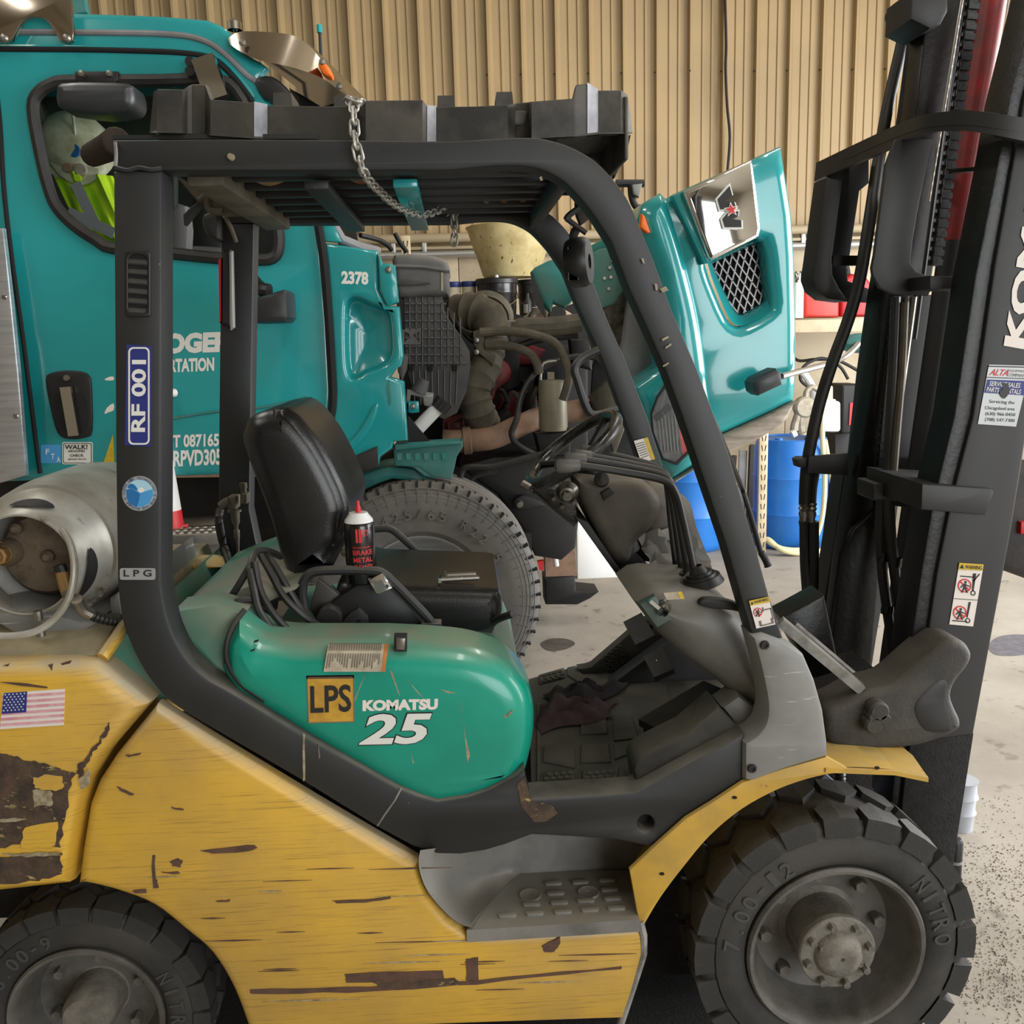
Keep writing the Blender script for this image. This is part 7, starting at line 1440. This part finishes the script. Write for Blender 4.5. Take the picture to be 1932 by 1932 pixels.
# fuel cans and bottle on the wall shelf
zc = at(1550, 602, 8.3).z
def can(x0, x1, ytop, ybot, Y, label, m):
    b = at((x0+x1)/2, ybot, Y); t = thing('fuel_can', b, label, 'fuel can', 'red fuel cans on the wall shelf')
    wd_ = x1-x0; G().plate([(x0, ybot), (x1, ybot), (x1+1, ytop+wd_*.45), (x1-wd_*.25, ytop+4), (x0+wd_*.35, ytop), (x0, ytop+wd_*.2)], Y-.1, .2, .03, seg=3).out('can_body', m, t)
    ptube([(x0+wd_*.16, ytop+8, Y), (x0+wd_*.1, ytop-4, Y), (x0-2, ytop-3, Y)], .028).out('can_spout', M['dark'], t); ptube([(x0+wd_*.22, ytop+4, Y), (x0+wd_*.18, ytop-12, Y), (x0+wd_*.02, ytop-20, Y)], .022).out('can_handle', M['dark'], t)
    return t
can(1517, 1584, 518, 599, 8.4, 'red fuel can with dark spout left of its neighbour on the shelf', M['redcan'])
can(1586, 1650, 516, 597, 8.45, 'darker red fuel can half hidden behind the mast hose', mat('dark_red_can', c8(175, 25, 35), .45))
b = at(1503, 600, 8.35); s_ = ppm(1507, 590, 8.35); t = thing('white_canister', b, 'white canister with a bright metal cap beside the fuel can', 'canister')
G().lathe([(0, 0), (12/s_, 0), (12/s_, 58/s_), (8/s_, 64/s_), (0, 64/s_)], b, (0, 0, 1), 24).out('canister_body', M['white'], t); G().lathe([(8/s_, 63/s_), (8/s_, 80/s_), (6/s_, 84/s_), (0, 84/s_)], b, (0, 0, 1), 16).out('canister_cap', M['chrome'], t)
# boards and bars leaning between the barrels
for i, (a, b_, c_, d_, m, lab, nm) in enumerate((((1385, 860), (1372, 1040), .04, .04, 'dark', 'dark bar leaning nearest the front leg, left of the rack post', 'steel_bar'), ((1402, 850), (1396, 1040), .07, .02, 'liner', 'grey plank leaning just left of the rack post', 'plank'), ((1420, 840), (1412, 1042), .05, .05, 'dark', 'dark bar leaning tight against the rack post', 'steel_bar'))):
    p, q = at(*a, 8.2), gnd(*b_); q.y = 7.9; q.z = 0.0
    q.x = at(*b_, 7.9).x; tag(G().obox(p, q, c_, d_, (0, -1, 0)).out(nm, M[m]), lab, 'bar' if 'bar' in nm else 'plank')
wp_ = G().plate([(1088, 978), (1094, 980), (1150, 1060), (1225, 1108), (1090, 1114)], 6.6, .03, .004).out('white_board', M['white']); tag(wp_, 'bright white board standing on the floor behind the steering column', 'board')
# floor patches, debris and things at the lower right
def spill(px, name, lab, m, h=.0015):
    o = [gnd(a, b, 0) for a, b in crp(px, 4)]; tag(G().slab([[(p.x, p.y) for p in o]], ((0, 0, h), (1, 0, 0), (0, 1, 0), (0, 0, -1)), h*.9).out(name, m, None), lab, 'stain')
spill([(380, 2050), (400, 1850), (480, 1820), (1150, 1770), (1290, 1780), (1350, 1830), (1360, 2050)], 'oil_or_shade_patch', 'black oily grit with painted shade on the floor under the forklift', mat('black_oily_grit_and_shade', c8(22, 21, 20), .8, 0, c8(40, 38, 35), 90, bump=1, bs=200))  # oily grit, with the forklift's shadow painted into the same dark colour
oil = mat('oil_or_shade_patch', c8(78, 72, 66), .6, 0, c8(96, 89, 80), 9)
spill([(1020, 1215), (1040, 1205), (1070, 1206), (1085, 1215), (1065, 1226), (1035, 1228)], 'oil_or_shade_patch', 'dark oil stain on the concrete right of the truck tyre', oil)
spill([(1865, 1218), (1890, 1200), (1945, 1200), (1960, 1225), (1930, 1236), (1880, 1236)], 'oil_or_shade_patch', 'dark flat patch on the concrete right of the mast', mat('dark_patch', c8(92, 90, 98), .7, 0, c8(110, 108, 112), 20))
random.seed(5); g = G()
for k in range(2600):
    a = random.gauss(1880, 55); b = random.uniform(1500, 1980)
    if a < 1808: continue
    dens = 1 if 1590 < b < 1720 or 1740 < b < 1900 else .35
    if random.random() > dens: continue
    p = gnd(a, b, 0); s_ = random.uniform(.0012, .0042); vs = [p+V(math.cos(t)*s_*random.uniform(.7, 1.2), math.sin(t)*s_*random.uniform(.7, 1.2), 0) for t in (0, 1.57, 3.14, 4.71)]+[p+V(random.uniform(-.3, .3)*s_, 0, s_*random.uniform(.6, 1.2))]
    g.add(vs, [(0, 1, 4), (1, 2, 4), (2, 3, 4), (3, 0, 4)])
deb = g.out('gravel_debris', mat('grit', c8(150, 140, 122), .9, 0, c8(80, 72, 62), 60), None, None, smooth=0); tag(deb, 'scattered grit on the concrete beside the front tyre', 'debris', None, 'stuff')
cp2 = gnd(1812, 1562, 0); t = thing('white_pail', cp2, 'light grey ribbed pail standing behind the mast foot', 'pail')
s_ = ppm(1812, 1540, cp2.y)
G().lathe([(0, 0), (20/s_, 0), (22/s_, 30/s_), (25/s_, 34/s_), (22/s_, 40/s_), (23/s_, 60/s_), (27/s_, 64/s_), (24/s_, 72/s_), (23/s_, 90/s_), (26/s_, 95/s_), (0, 95/s_)], cp2, (0, 0, 1), 32).out('pail_body', mat('light_grey_plastic', c8(175, 180, 188), .45), t)
cp3 = gnd(1800, 1655, 0); t = thing('black_canister', cp3, 'slim black canister on the floor between mast foot and tyre', 'canister')
s_ = ppm(1800, 1620, cp3.y); G().lathe([(0, 0), (12/s_, 0), (12/s_, 70/s_), (8/s_, 78/s_), (0, 80/s_)], cp3, (0, 0, 1), 24).out('canister_body', M['plastic'], t); G().lathe([(12.3/s_, 30/s_), (12.3/s_, 36/s_)], cp3, (0, 0, 1), 24).out('canister_ring', M['liner'], t)
